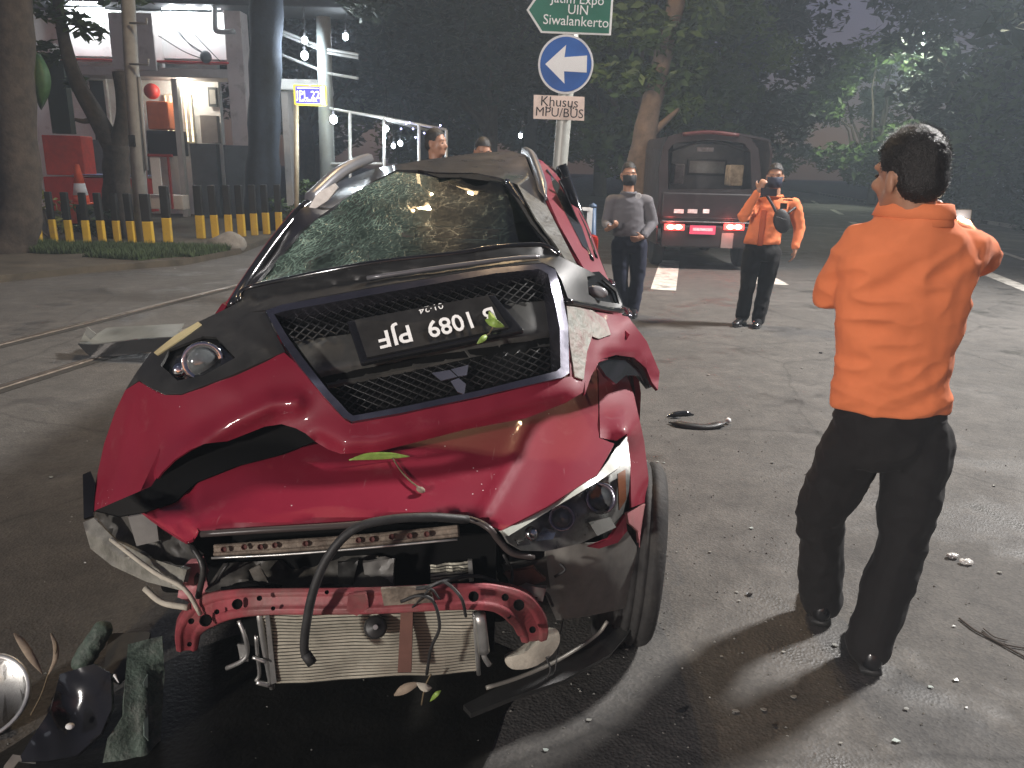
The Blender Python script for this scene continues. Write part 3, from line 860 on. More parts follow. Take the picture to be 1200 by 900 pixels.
# white pipe frame with a string of tiny lights
pfm = mat('white_pipe', (0.6, 0.63, 0.63), 0.4, 0.2)
pg = empty('pipe_frame', at(450, 235, 17.5), 'white pipe frame pergola hung with tiny lights behind the wreck', 'pergola')
tops = [(386, 127), (410, 131.5), (450, 138), (491, 146), (523, 152)]
for i, (u, v) in enumerate(tops[1:]):
    MB().tube([(at(u, 250, 17.5).x, 17.5, 0.0), at(u, v, 17.5)], 0.035, 8).build('post', pfm, pg, True)
MB().tube([at(u, v, 17.5) for u, v in tops], 0.03, 8).build('top_pipe', pfm, pg, True)
MB().tube([at(450, 140, 17.6), at(523, 158, 19.5)], 0.03, 8).build('top_pipe', pfm, pg, True)
MB().tube([at(386, 192, 17.5), at(450, 192, 17.5)], 0.03, 8).build('mid_pipe', pfm, pg, True)
MB().tube(catmull([at(509, 151, 17.5), at(518, 160, 17.5), at(521, 172, 17.5)], 4), 0.03, 8).build('brace', pfm, pg, True)
tiny = mat('tiny_light', (1, 1, 1), 0.3, emis=(0.5, 0.5, 1.0), estr=9)
for u, v in ((476, 145), (480, 144), (484, 151), (497, 156), (505, 154), (513, 151), (516, 147), (470, 151), (487, 161)):
    MB().ell(at(u, v, 17.42), (0.018, 0.018, 0.018), None, 8, 5).build('string_light', tiny, pg)

# ================================================================== striped posts along the verge
py_m = mat('post_yellow', (0.55, 0.36, 0.03), 0.6, var=0.15, dirt=0.35)
pk_m = mat('post_black', (0.012, 0.012, 0.012), 0.55)
def bollard(x, y, w, h, hy, lean, label):
    o = empty('striped_post', (x, y, 0.09), label, 'post', 'black and yellow posts along the verge')
    MB().box((x, y, 0.09 + hy / 2), (w, w * 0.8, hy)).build('yellow_base', py_m, o, bevel=0.012)
    MB().box((x, y, 0.09 + hy + (h - hy) / 2), (w * 0.98, w * 0.78, h - hy)).build('black_top', pk_m, o, bevel=0.012)
    o.rotation_euler = (0, lean, random.uniform(-.15, .15))
ords = ['first', 'second', 'third', 'fourth', 'fifth', 'sixth', 'seventh', 'eighth', 'ninth', 'tenth', 'eleventh', 'twelfth', 'thirteenth', 'fourteenth', 'fifteenth']
posts = [(46, 13.3, .12), (64, 13.3, .12), (82, 13.3, .13), (102, 13.3, .13), (120, 13.35, .13), (138, 13.4, .13), (155, 13.4, .14), (175, 13.4, .18), (197, 13.9, .17), (236, 14.7, .17), (253, 14.9, .15), (269, 15.1, .15), (284, 15.3, .16), (299, 15.6, .15), (313, 15.9, .15), (328, 16.2, .15)]
for k, (u, y, w) in enumerate(posts):
    x = at(u, 280, y).x
    bollard(x, y, w * 0.85, 0.98 if u > 190 else 0.86, 0.43 if u > 190 else 0.40, random.uniform(-.02, .02), ('%s black and yellow post from the left trunk' % ords[k]) if k < 15 else 'last black and yellow post, half behind the wreck')
# traffic cone on the stall counter side and its lower twin
def cone(base, s, label):
    o = empty('traffic_cone', base, label, 'traffic cone', 'traffic cones by the stall')
    b = Vector(base)
    MB().lathe([(0.16 * s, 0.03), (0.145 * s, 0.18 * s)], b, 'Z', 18).build('cone_foot', mat('cone_orange', (0.75, 0.1, 0.03), 0.5), o, True)
    MB().lathe([(0.145 * s, 0.18 * s), (0.105 * s, 0.42 * s)], b, 'Z', 18).build('white_band', white, o, True)
    MB().lathe([(0.105 * s, 0.42 * s), (0.045 * s, 0.78 * s), (0.03 * s, 0.8 * s), (0, 0.8 * s)], b, 'Z', 18).build('cone_top', mat('cone_orange', (0, 0, 0)), o, True)
    MB().box(b + Vector((0, 0, 0.015)), (0.4 * s, 0.4 * s, 0.03)).build('base_plate', mat('cone_orange', (0, 0, 0)), o, bevel=0.01)
cone(at(96, 239, 15.6), 0.95, 'orange traffic cone with one white band behind the posts')
cs = empty('cone_stand', (at(93, 262, 15.6).x, 15.6, 0.09), 'black box stand carrying the traffic cone', 'stand')
zt = at(96, 239, 15.6).z
MB().box((at(93, 262, 15.6).x + 0.05, 15.6, (zt + 0.09) / 2), (0.5, 0.5, zt - 0.09)).build('box', pk_m, cs, bevel=0.02)
MB().box((at(93, 262, 15.6).x + 0.0, 15.335, (zt + 0.09) / 2 + 0.1), (0.22, 0.02, 0.4)).build('red_stripe', mat('cone_orange', (0, 0, 0)), cs)
# potted bush left of the cone, leafy shrub by the stump, stone
def shrub(base, r, n, m, label, name='shrub'):
    o = empty(name, base, label, 'shrub', 'shrubs along the verge')
    b = Vector(base)
    cl = [(b + Vector((random.gauss(0, r * .5), random.gauss(0, r * .5), r * random.uniform(0.3, 1.7))), r * random.uniform(.3, .5)) for _ in range(9)]
    link('foliage', leaf_mesh('foliage', cl, n, 0.06, m), None, o)
    mb = MB()
    for c, _ in cl[:5]: mb.tube([b, (b + c) / 2 + Vector((0.02, 0, 0)), c], [0.018, 0.012, 0.006], 6)
    mb.build('stem', bark, o, True)
shrub((at(60, 290, 14.0).x, 14.0, 0.09), 0.42, 36, mat('leaf_yellow', (0.14, 0.16, 0.04), 0.55, var=0.4), 'pale leafy shrub beside the left trunk')
shrub((at(118, 290, 14.1).x, 14.1, 0.09), 0.3, 40, leafd, 'dark leafy shrub in front of the forked tree')
shrub((at(358, 262, 17.0).x, 17.0, 0.09), 0.55, 90, leafm, 'green bush under the lit sign')
sto = MB().ell((at(268, 300, 13.4).x, 13.4, 0.14), (0.34, 0.25, 0.2)).build('stone', mat('stone', (0.2, 0.19, 0.17), 0.9, var=0.3, bump=0.6), None, True)
tag(sto, 'rounded grey stone lying below the striped posts', 'stone')
for v in sto.data.vertices: v.co += Vector(noise.noise_vector(v.co * 4)) * 0.06

# ================================================================== direction sign on its pole
SY = 8.5
sp_ = empty('road_sign', (at(653, 240, SY).x, SY, 0), 'grey pole with green direction board, blue arrow disc and white plate', 'road sign')
galv = mat('galvanised', (0.36, 0.37, 0.34), 0.5, 0.35, var=0.15, scale=8)
bx = at(653, 240, SY).x; tx = at(664, 100, SY)
MB().tube([(bx - 0.06, SY, 0), (bx, SY, 1.3), (tx.x, SY, tx.z), (tx.x + .06, SY, tx.z + 1.4)], 0.078, 18).build('pole', galv, sp_, True)
q = Vector((at(690, 41, SY).x - at(640, 38, SY).x, 0, at(690, 41, SY).z - at(640, 38, SY).z)).normalized()
rt_, up_ = Vector((q.x, 0, q.z)), Vector((-q.z, 0, q.x))
gy = SY - 0.11
green = mat('sign_green', (0.01, 0.13, 0.08), 0.45, var=0.08); swt = mat('sign_reflective', (0.75, 0.76, 0.74), 0.5, var=0.05)
def plate_poly(pts, y, m, name, th=0.012, parent=sp_):
    return MB().prism([at(u, v, y) for u, v in pts], (0, th, 0)).build(name, m, parent)
bd = plate_poly([(716, 41.5), (634, 38.5), (617, 11.5), (640, -22), (720, -22)], gy, swt, 'direction_board')
plate_poly([(713.5, 39.2), (635.5, 36.2), (620, 11.6), (641.5, -19.5), (717.3, -19.5)], gy - 0.006, green, 'green_face', 0.004, bd)
for tx_, uv, sz in (('Jatim Expo', (677, -0.5), 0.125), ('UIN', (677.5, 12), 0.125), ('Siwalankerto', (675, 25.2), 0.130)):
    text_obj('lettering', tx_, at(uv[0], uv[1], gy - 0.009), rt_, up_, sz, swt, bd, 0.98)
def disc(u, v, rpx, y, m, name, th, parent):
    c = at(u, v, y); r = rpx * (at(u + 1, v, y) - c).length
    return MB().lathe([(r, 0), (r, th)], c, M=Matrix(((1, 0, 0), (0, 0, 1), (0, -1, 0))), n=48).build(name, m, parent)
ds = disc(663, 75.5, 32.5, gy + 0.01, swt, 'arrow_disc', 0.012, sp_)
disc(663, 75.5, 30, gy - 0.003, mat('sign_disc_blue', (0.015, 0.10, 0.36), 0.4, var=0.1), 'blue_face', 0.004, ds)
MB().prism([at(u, v, gy - 0.011) for u, v in [(639, 75), (663.5, 52.5), (661.5, 67), (688, 65), (687.5, 85), (661, 83.5), (661.5, 98)]], (0, 0.004, 0)).build('arrow', swt, ds)
kp = plate_poly([(625.5, 111), (685, 113.5), (684.5, 141.5), (625, 139)], gy, mat('plate_white', (0.78, 0.64, 0.55), 0.5, dirt=0.2), 'text_plate')
blk = mat('black_letters', (0.02, 0.015, 0.015), 0.5)
text_obj('lettering', 'Khusus', at(655.5, 120, gy - 0.003), rt_, up_, 0.135, blk, kp, 1.0)
text_obj('lettering', 'MPU/BUS', at(655.5, 132.5, gy - 0.003), rt_, up_, 0.125, blk, kp, 1.0)
for u, v in ((640, 125.5), (645, 125.7), (669, 126.5), (672, 126.6), (675, 128)):
    MB().lathe([(0.009, 0), (0.009, 0.004)], at(u, v, gy - 0.004), M=Matrix(((1, 0, 0), (0, 0, 1), (0, -1, 0))), n=8).build('rivet', blk, kp)
for v in (55, 97, 120, 135):
    MB().box(at(661 if v < 100 else 656, v, SY - 0.06), (0.26, 0.06, 0.03)).build('clamp', galv, sp_)
# median things near the pole
gp = empty('barrier_gate', (at(690, 275, 10.5).x, 10.5, 0), 'small white barrier frame beside the wreck and the grey shirted man', 'barrier')
for u in (679, 690):
    pbox(MB(), u - 1.5, 244, u + 1.5, 305, 10.5, 0.04).build('leg', white, gp)
pbox(MB(), 677, 243, 692, 247, 10.49, 0.05).build('top_rail', white, gp); pbox(MB(), 680, 262, 689, 265, 10.5, 0.03).build('cross_rail', white, gp)
bp_ = empty('blue_post', (at(696, 300, 10.6).x, 10.6, 0), 'short dark blue post left of the grey shirted man', 'post')
MB().tube([(at(696, 300, 10.6).x, 10.6, 0), at(695, 243, 10.6)], 0.045, 10).build('shaft', mat('post_blue', (0.05, 0.09, 0.16), 0.5), bp_, True)
MB().lathe([(0.05, 0), (0.05, 0.03), (0.0, 0.06)], at(695, 243, 10.6), 'Z', 12).build('cap', mat('post_blue', (0, 0, 0)), bp_, True)
# traffic light glowing red by the leaning trunk
tl = empty('traffic_light', (at(768, 270, 16).x, 16, 0), 'red traffic light behind the grey shirted man', 'traffic light')
MB().tube([(at(768, 270, 16).x, 16, 0), at(766, 175, 16)], 0.06, 10).build('post', galv, tl, True)
pbox(MB(), 755, 150, 770, 205, 15.9, 0.2).build('housing', pk_m, tl, bevel=0.02)
MB().lathe([(0.0, -0.05), (0.1, -0.03), (0.12, 0.0)], at(761.5, 164, 15.88), M=Matrix(((1, 0, 0), (0, 0, 1), (0, -1, 0))) @ Matrix.Rotation(math.pi, 3, 'X'), n=20).build('red_lens', mat('red_light', (1, .1, .05), 0.3, emis=(1.0, 0.12, 0.06), estr=5), tl, True)
for v in (180, 195):
    MB().lathe([(0.1, 0), (0.1, 0.02)], at(762, v, 15.87), M=Matrix(((1, 0, 0), (0, 0, 1), (0, -1, 0))), n=16).build('dark_lens', dark, tl)
MB().tube(catmull([at(754, 161, 15.75), at(761.5, 154, 15.72), at(769, 161, 15.75)], 4), 0.015, 6).build('visor', pk_m, tl)
# ================================================================== rescue truck seen from behind
ty = 12.6
tc0 = at(831, 290, ty); cx = tc0.x
trk = empty('rescue_truck', (cx, ty, 0), 'dark open backed truck with arched canopy and lit red tail lamps', 'truck')
tb = mat('truck_paint', (0.009, 0.006, 0.007), 0.42, var=0.3, coat=0.2, dirt=0.3, dirtcol=(0.03, 0.026, 0.025))
W = 0.86
def sect(y, w, z0, z1, arch):
    """closed section: straight sides, arched top"""
    pts = [(-w, z0), (w, z0), (w * 1.02, z0 + 0.5), (w * 1.0, z1 - 0.28), (w * 0.94, z1 - 0.10)]
    for k in range(1, 8):
        a = k / 8
        pts.append((w * 0.94 * (1 - 2 * a), z1 - 0.10 + arch * math.sin(math.pi * a)))
    pts += [(-w * 0.94, z1 - 0.10), (-w * 1.0, z1 - 0.28), (-w * 1.02, z0 + 0.5)]
    return [Vector((cx + p[0], y, p[1])) for p in pts]
def loft(secs, cap0=True):
    n = len(secs[0]); mb = MB(); vs = [p for s in secs for p in s]
    fs = [(i * n + j, i * n + (j + 1) % n, (i + 1) * n + (j + 1) % n, (i + 1) * n + j) for i in range(len(secs) - 1) for j in range(n)]
    fs += [tuple((len(secs) - 1) * n + j for j in range(n))]
    if cap0: fs.append(tuple(range(n))[::-1])
    return mb.add(vs, fs)
body = loft([sect(ty + 0.03, W, 0.42, 2.14, 0.09), sect(ty + 0.08, W, 0.40, 2.17, 0.10), sect(ty + 3.2, W, 0.40, 2.17, 0.10), sect(ty + 3.9, W * .97, 0.42, 1.6, 0.05), sect(ty + 4.2, W * .92, 0.45, 1.15, 0.04)], False).build('body', tb, trk)
add_mod(body, 'SOLIDIFY', thickness=0.03, offset=-1)
dk = mat('truck_dark', (0.012, 0.012, 0.013), 0.4)
# open back under the canopy: rear frame, dark load bay, cab bulkhead with a window far inside
panel('rear_frame', [(773, 262), (772, 200), (777, 172), (784, 160), (800, 155), (831, 152.5), (862, 156), (880, 162), (889, 175), (892, 204), (892, 262)], lambda u, v: ty + 0.02, tb, trk, 10, 0.05, holes=[[(783, 222), (783, 176), (790, 168), (831, 163), (872, 168), (880, 178), (881, 222)]], smooth=False)
bk_ = pbox(MB(), 789, 168, 880, 236, ty + 1.5, 0.05).build('bulkhead', mat('bay_grey', (0.05, 0.05, 0.052), 0.6, var=0.4, scale=4), trk)
wf = pbox(MB(), 806, 186, 851, 206, ty + 1.46, 0.03).build('bulkhead_window', mat('window_rubber', (0.008, 0.008, 0.008), 0.5), trk, bevel=0.008)
pbox(MB(), 808.5, 188.5, 848.5, 203.5, ty + 1.44, 0.01).build('pane', mat('truck_glass_light', (0.14, 0.145, 0.14), 0.2, var=0.3), wf)
pbox(MB(), 791, 192, 801, 216, ty + 0.9, 0.3).build('load_box', mat('load_grey', (0.16, 0.15, 0.15), 0.5, var=0.4, scale=9), trk, bevel=0.02)
pbox(MB(), 856, 193, 870, 218, ty + 0.7, 0.3).build('load_box', mat('load_cream', (0.36, 0.28, 0.18), 0.5, var=0.5, scale=9), trk, bevel=0.02)
pbox(MB(), 817, 172.5, 836, 178, ty + 0.3, 0.04).build('hanging_light', mat('load_white', (0.5, 0.5, 0.5), 0.5, var=0.5, scale=12), trk)
MB().tube(catmull([at(783, 178, ty + .3), at(831, 165, ty + .3), at(881, 178, ty + .3)], 5), 0.02, 8).build('canopy_rib', dk, trk)
lamp('bay_glow', at(831, 170, ty + 0.8), 5, (1.0, 0.85, 0.75), 0.06, parent=trk)
MB().tube(catmull([at(800, 157.5, ty - .005), at(831, 155, ty - .005), at(866, 158.5, ty - .005)], 5), 0.03, 8).build('roof_lip', mat('lip_red', (0.07, 0.02, 0.02), 0.3), trk, True)
tg = pbox(MB(), 777, 225, 890, 258, ty - 0.01, 0.05).build('tailgate', tb, trk, bevel=0.02)
for u0, u1, c in ((790, 801, .5), (806, 817, .45), (824, 831, .6)):
    pbox(MB(), u0, 245, u1, 250, ty - 0.016, 0.004).build('decal', mat('decal_white%d' % u0, (c, c, c), 0.5, var=0.4, scale=20), tg)
pbox(MB(), 776, 258.5, 892, 262.5, ty - 0.06, 0.08).build('bumper_bar', mat('chrome_bar', (0.5, 0.5, 0.5), 0.25, 0.9), trk, bevel=0.01)
pbox(MB(), 776, 263, 892, 292, ty - 0.03, 0.1).build('rear_skirt', dk, trk, bevel=0.02)
red_e = mat('tail_red', (0.8, .05, .04), 0.3, emis=(1.0, 0.08, 0.07), estr=2.0)
hot_e = mat('tail_hot', (1, .8, .5), 0.3, emis=(1.0, 0.62, 0.36), estr=9)
for u0, u1, order in ((779, 802, 1), (849, 872, -1)):
    h_ = pbox(MB(), u0, 262.5, u1, 270, ty - 0.05, 0.05).build('tail_lamp', red_e, trk, bevel=0.008)
    for uu in (u0 + 7, u1 - 7):
        MB().ell(at(uu, 266, ty - 0.058), (0.06, 0.02, 0.036), None, 12, 7).build('bulb', hot_e, h_, True)
    lamp('tail_glow', at((u0 + u1) / 2, 266, ty - 0.2), 6, (1.0, 0.12, 0.1), 0.05, parent=trk)
pl = pbox(MB(), 809, 264, 838, 275, ty - 0.07, 0.02).build('number_plate', mat('plate_red', (0.45, 0.06, 0.12), 0.4, emis=(0.5, 0.07, 0.14), estr=0.15), trk)
pbox(MB(), 812, 267, 835, 271, ty - 0.074, 0.004).build('lettering', mat('plate_print', (0.6, 0.45, 0.5), 0.5, var=0.6, scale=40), pl)
for sx in (-1, 1):
    for yy in (ty + 0.75, ty + 3.3):
        w = empty('wheel', (cx + sx * 0.72, yy, 0.3)); w.parent = trk; w.location = Vector((cx + sx * 0.72, yy, 0.3)) - Vector(trk.location)
        MB().lathe([(0.17, -0.08), (0.28, -0.09), (0.3, -0.06), (0.3, 0.06), (0.28, 0.09), (0.17, 0.08)], (cx + sx * 0.72, yy, 0.3), 'X', 24).build('tyre', mat('tyre', (0.02, 0.02, 0.02), 0.85), w, True)
        MB().lathe([(0.0, -0.05), (0.17, -0.06), (0.17, 0.06), (0, 0.05)], (cx + sx * 0.72, yy, 0.3), 'X', 18).build('rim', galv, w)
for u0, u1, lab in ((893, 899, 1), (765, 770, -1)):
    pbox(MB(), u0, 178, u1, 196, ty + 3.3, 0.06).build('side_mirror', dk, trk, bevel=0.02)
pbox(MB(), 846, 273, 858, 291, ty - 0.045, 0.012).build('mud_flap', mat('flap_grey', (0.16, 0.15, 0.14), 0.6), trk)
# ================================================================== the wrecked red car
car_red = mat('car_red', (0.185, 0.009, 0.024), 0.55, 0.0, var=0.08, scale=3, coat=0.4, spec=0.25, chips=0.35, dirt=0.12, dirtcol=(0.22, 0.05, 0.06), dscale=9, rvar=0.06)
bplast = mat('black_plastic', (0.022, 0.022, 0.021), 0.42, var=0.25, scale=14, bump=0.08, bscale=300, dirt=0.25, dirtcol=(0.07, 0.068, 0.06), dscale=6)
bgloss = mat('black_gloss', (0.012, 0.012, 0.013), 0.16, var=0.2, coat=0.6)
chrome = mat('smoked_chrome', (0.20, 0.195, 0.23), 0.22, 0.95, var=0.12, scale=20, rvar=0.08)
bright = mat('bright_chrome', (0.75, 0.76, 0.76), 0.12, 1.0, var=0.1)
alu = mat('aluminium', (0.52, 0.52, 0.50), 0.38, 0.8, var=0.2, scale=18, dirt=0.3)
rusty = mat('grimy_metal', (0.2, 0.165, 0.13), 0.7, 0.4, var=0.5, scale=16, bump=0.5, bscale=60, dirt=0.7, dirtcol=(0.06, 0.04, 0.03), dscale=14)
beamp = mat('faded_red_steel', (0.23, 0.042, 0.05), 0.55, 0.1, var=0.35, scale=11, bump=0.15, bscale=50, dirt=0.7, dirtcol=(0.17, 0.10, 0.085), dscale=7)
rubber = mat('rubber', (0.022, 0.022, 0.022), 0.6, var=0.3, scale=20, bump=0.15)
grime = mat('grimy_plastic', (0.05, 0.048, 0.043), 0.55, var=0.4, scale=9, dirt=0.45, dirtcol=(0.14, 0.125, 0.1), bump=0.2, bscale=40)
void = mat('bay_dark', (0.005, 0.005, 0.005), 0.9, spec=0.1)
def clear_mat(name, tintc, ior=1.45):
    m = bpy.data.materials.new(name); m.use_nodes = True
    n, l = m.node_tree.nodes, m.node_tree.links
    n.remove(n['Principled BSDF'])
    t_ = n.new('ShaderNodeBsdfTransparent'); t_.inputs[0].default_value = tuple(tintc) + (1,)
    g_ = n.new('ShaderNodeBsdfGlossy'); g_.inputs['Roughness'].default_value = 0.05
    f_ = n.new('ShaderNodeFresnel'); f_.inputs[0].default_value = ior
    nz = n.new('ShaderNodeTexNoise'); nz.inputs['Scale'].default_value = 25
    bp = n.new('ShaderNodeBump'); bp.inputs['Strength'].default_value = 0.05; l.new(nz.outputs['Fac'], bp.inputs['Height']); l.new(bp.outputs[0], g_.inputs['Normal'])
    x_ = n.new('ShaderNodeMixShader'); l.new(f_.outputs[0], x_.inputs[0]); l.new(t_.outputs[0], x_.inputs[1]); l.new(g_.outputs[0], x_.inputs[2])
    l.new(x_.outputs[0], n['Material Output'].inputs[0])
    return m
lens_clear = clear_mat('lens_glass', (0.9, 0.92, 0.91))
drl_m = mat('light_guide', (0.50, 0.52, 0.46), 0.25, var=0.08, scale=30, coat=0.5)
cream = mat('cream_foam', (0.42, 0.39, 0.32), 0.85, var=0.2, scale=20, bump=0.3, dirt=0.3)
CARX = lambda y: -0.40 + 0.04 * (y - 2.0)
wreck = empty('wrecked_car', (-0.3, 3.8, 0.0), 'wrecked crimson car with crushed roof, shattered windshield and torn open front', 'car')
def plane_y(u, v, z0, y0, sl):
    d = ray(u, v); k = d.z / d.y
    return (z0 - sl * y0 - CAM_H) / (k - sl)
def gaussline(pts, amp, w):
    P = [Vector((a, b)) for a, b in pts]
    def f(u, v):
        q = Vector((u, v)); best = 1e9
        for a, b in zip(P[:-1], P[1:]):
            t = max(0, min(1, (q - a).dot(b - a) / (b - a).length_squared))
            best = min(best, (q - a - (b - a) * t).length)
        return amp * math.exp(-(best / w) ** 2)
    return f
def fsum(*fs):
    return lambda u, v: sum(f(u, v) for f in fs)

# ---- hood
hp = [(157, 592), (218, 635), (313, 618), (413, 612), (530, 603), (577, 617), (640, 595), (700, 556), (702, 513), (700, 440), (690, 380), (640, 330), (330, 340), (250, 420), (190, 520), (300, 560), (450, 560), (600, 540), (400, 500), (550, 450)]
def hood_y(u, v):
    y = plane_y(u, v, 0.765, 1.68, 0.27)
    x = at(u, v, y).x - CARX(y)
    return y + 0.09 * (x / 0.7) ** 2
HOODF = Field([(u, v, hood_y(u, v)) for u, v in hp] + [(170, 585, hood_y(170, 585) + 0.06)], 0.0005)
hood_rel = fsum(gaussline([(617, 497), (600, 540), (563, 607)], -0.012, 7), gaussline([(640, 440), (650, 500), (625, 590)], 0.008, 22), gaussline([(225, 575), (226, 628)], 0.012, 5), gaussline([(160, 592), (218, 632)], 0.02, 5), gaussline([(233, 622), (313, 618), (413, 612), (530, 603), (575, 615)], 0.02, 4),
                lambda u, v: 0.002 * noise.noise((u / 60, v / 45, 3)))
panel('hood', [(157, 592), (190, 617), (218, 635), (226, 632), (233, 622), (313, 618), (413, 612), (430, 609), (530, 603), (557, 607), (577, 617), (588, 621), (640, 594), (700, 556), (720, 520), (702, 513), (700, 440), (690, 380), (640, 330), (330, 340), (250, 420), (190, 520)],
      HOODF, car_red, wreck, 7, 0.006, hood_rel)
def tubepx(name, pts, r, m, parent=wreck, n=9, k=5, r2=None):
    P = catmull([at(*p) for p in pts], k)
    rr = r if r2 is None else [r + (r2 - r) * i / (len(P) - 1) for i in range(len(P))]
    return MB().tube(P, rr, n).build(name, m, parent, True)
hy = lambda u, v, d=0: (u, v, HOODF(u, v) + d)
tubepx('hood_seal', [hy(236, 626), hy(313, 621), hy(413, 615), hy(470, 608), hy(530, 606), hy(556, 610), hy(574, 620), (585, 634, 1.70), (600, 648, 1.71), (625, 653, 1.74)], 0.008, mat('seal_rubber', (0.05, 0.04, 0.037), 0.4), n=8)
# ---- front fender on the camera's right
FENF = Field([(701, 440, HOODF(701, 440)), (703, 480, HOODF(703, 480)), (702, 513, HOODF(702, 513)), (722, 518, HOODF(702, 513) + 0.03), (735, 508, 2.16), (738, 590, 2.04), (743, 463, 2.48), (755, 517, 2.36), (760, 560, 2.32), (758, 588, 2.28), (722, 475, 2.34), (728, 430, HOODF(700, 430) + 0.06), (700, 415, HOODF(700, 415))])
panel('front_fender', [(703.5, 513), (701.5, 440), (696, 415), (728, 422), (743, 463), (755, 517), (760, 560), (758, 588), (740, 595), (739, 560), (735, 508), (722, 517)], FENF, car_red, wreck, 6, 0.005, gaussline([(716, 430), (716, 490)], -0.006, 14))
panel('fender_lip', [(690, 641), (715, 631), (733, 604), (735, 622), (724, 636), (702, 643)], Field([(690, 641, 1.90), (733, 604, 2.0), (735, 622, 2.0), (702, 643, 1.92)]), car_red, wreck, 6, 0.01)
panel('fender_bracket', [(735, 601), (757, 590), (761, 612), (759, 660), (752, 663), (748, 622), (737, 613)], Field([(735, 601, 2.05), (757, 590, 2.25), (759, 660, 2.22), (748, 622, 2.15)]), mat('pink_primer', (0.42, 0.16, 0.17), 0.5, var=0.2, dirt=0.4), wreck, 5, 0.008)
panel('wheel_arch_liner', [(640, 640), (700, 636), (735, 622), (746, 640), (748, 690), (736, 712), (690, 722), (652, 727), (637, 690)], Field([(640, 640, 1.92), (700, 640, 1.98), (746, 640, 2.14), (748, 690, 2.14), (736, 712, 2.12), (652, 725, 1.98), (637, 690, 1.93), (700, 685, 2.0)]),
      mat('liner_grey', (0.17, 0.165, 0.15), 0.5, var=0.35, scale=7, dirt=0.4, dirtcol=(0.2, 0.18, 0.15)), wreck, 7, 0.006, lambda u, v: 0.012 * noise.noise((u / 14, v / 60, 1)))
# ---- headlight on the camera's right
hl_out = [(735, 509), (739, 545), (737, 575), (730, 602), (712, 622), (680, 637), (640, 646), (612, 645), (596, 636), (588, 622), (640, 596), (700, 557), (722, 525)]
HLF = Field([(735, 509, 2.15), (739, 560, 2.02), (730, 602, 1.96), (700, 630, 1.88), (640, 646, 1.77), (600, 640, 1.71), (588, 622, 1.70), (650, 590, 1.86), (700, 556, 1.98), (690, 595, 1.87)])
headl = panel('headlight', hl_out, lambda u, v: HLF(u, v) + 0.05, mat('lamp_housing', (0.20, 0.20, 0.19), 0.3, 0.3, var=0.4, scale=25), wreck, 7, 0.006)
panel('light_guide', [(735, 511), (735, 533), (724, 549), (700, 565), (650, 594.5), (596, 628), (589, 622), (640, 595), (700, 557), (720, 530)], lambda u, v: HLF(u, v) - 0.018, drl_m, headl, 5, 0.012)
def lensball(u, v, y, r, name, m, parent, sq=0.6, ring=None):
    c = at(u, v, y); n_ = (CPOS - c).normalized(); M = n_.to_track_quat('Z', 'Y').to_matrix()
    o = MB().lathe([(0, r * sq), (r * 0.5, r * sq * 0.86), (r * 0.85, r * sq * 0.45), (r, 0), (r, -r * 0.6)], c, M=M, n=20).build(name, m, parent, True)
    if ring:
        MB().lathe([(r * 1.02, 0.004), (r * 1.22, 0.012), (r * 1.28, 0.0), (r * 1.2, -0.02), (r * 1.02, -0.02)], c, M=M, n=22).build('ring', ring, parent, True)
    return o
glassy = mat('projector_glass', (0.10, 0.11, 0.11), 0.05, var=0.3, scale=25, coat=1.0, spec=0.9)
lensball(704, 584, 1.93, 0.034, 'projector', glassy, headl, ring=chrome)
lensball(658, 607, 1.85, 0.028, 'projector', glassy, headl, ring=chrome)
lensball(622, 625, 1.77, 0.018, 'turn_bulb', bright, headl)
for pts in ([(690, 612), (715, 606), (722, 618), (700, 628)], [(636, 618), (652, 622), (648, 632), (628, 634)], [(604, 632), (618, 630), (622, 638), (608, 640)]):
    panel('reflector', pts, lambda u, v: HLF(u, v) + 0.03, bright, headl, 5, 0.004)
panel('amber_reflector', [(724, 555), (733, 550), (734, 585), (726, 598)], lambda u, v: HLF(u, v) + 0.028, mat('amber', (0.22, 0.08, 0.035), 0.25), headl, 5, 0.004)
panel('clear_cover', hl_out, lambda u, v: HLF(u, v) - 0.012, lens_clear, headl, 7, 0.0)
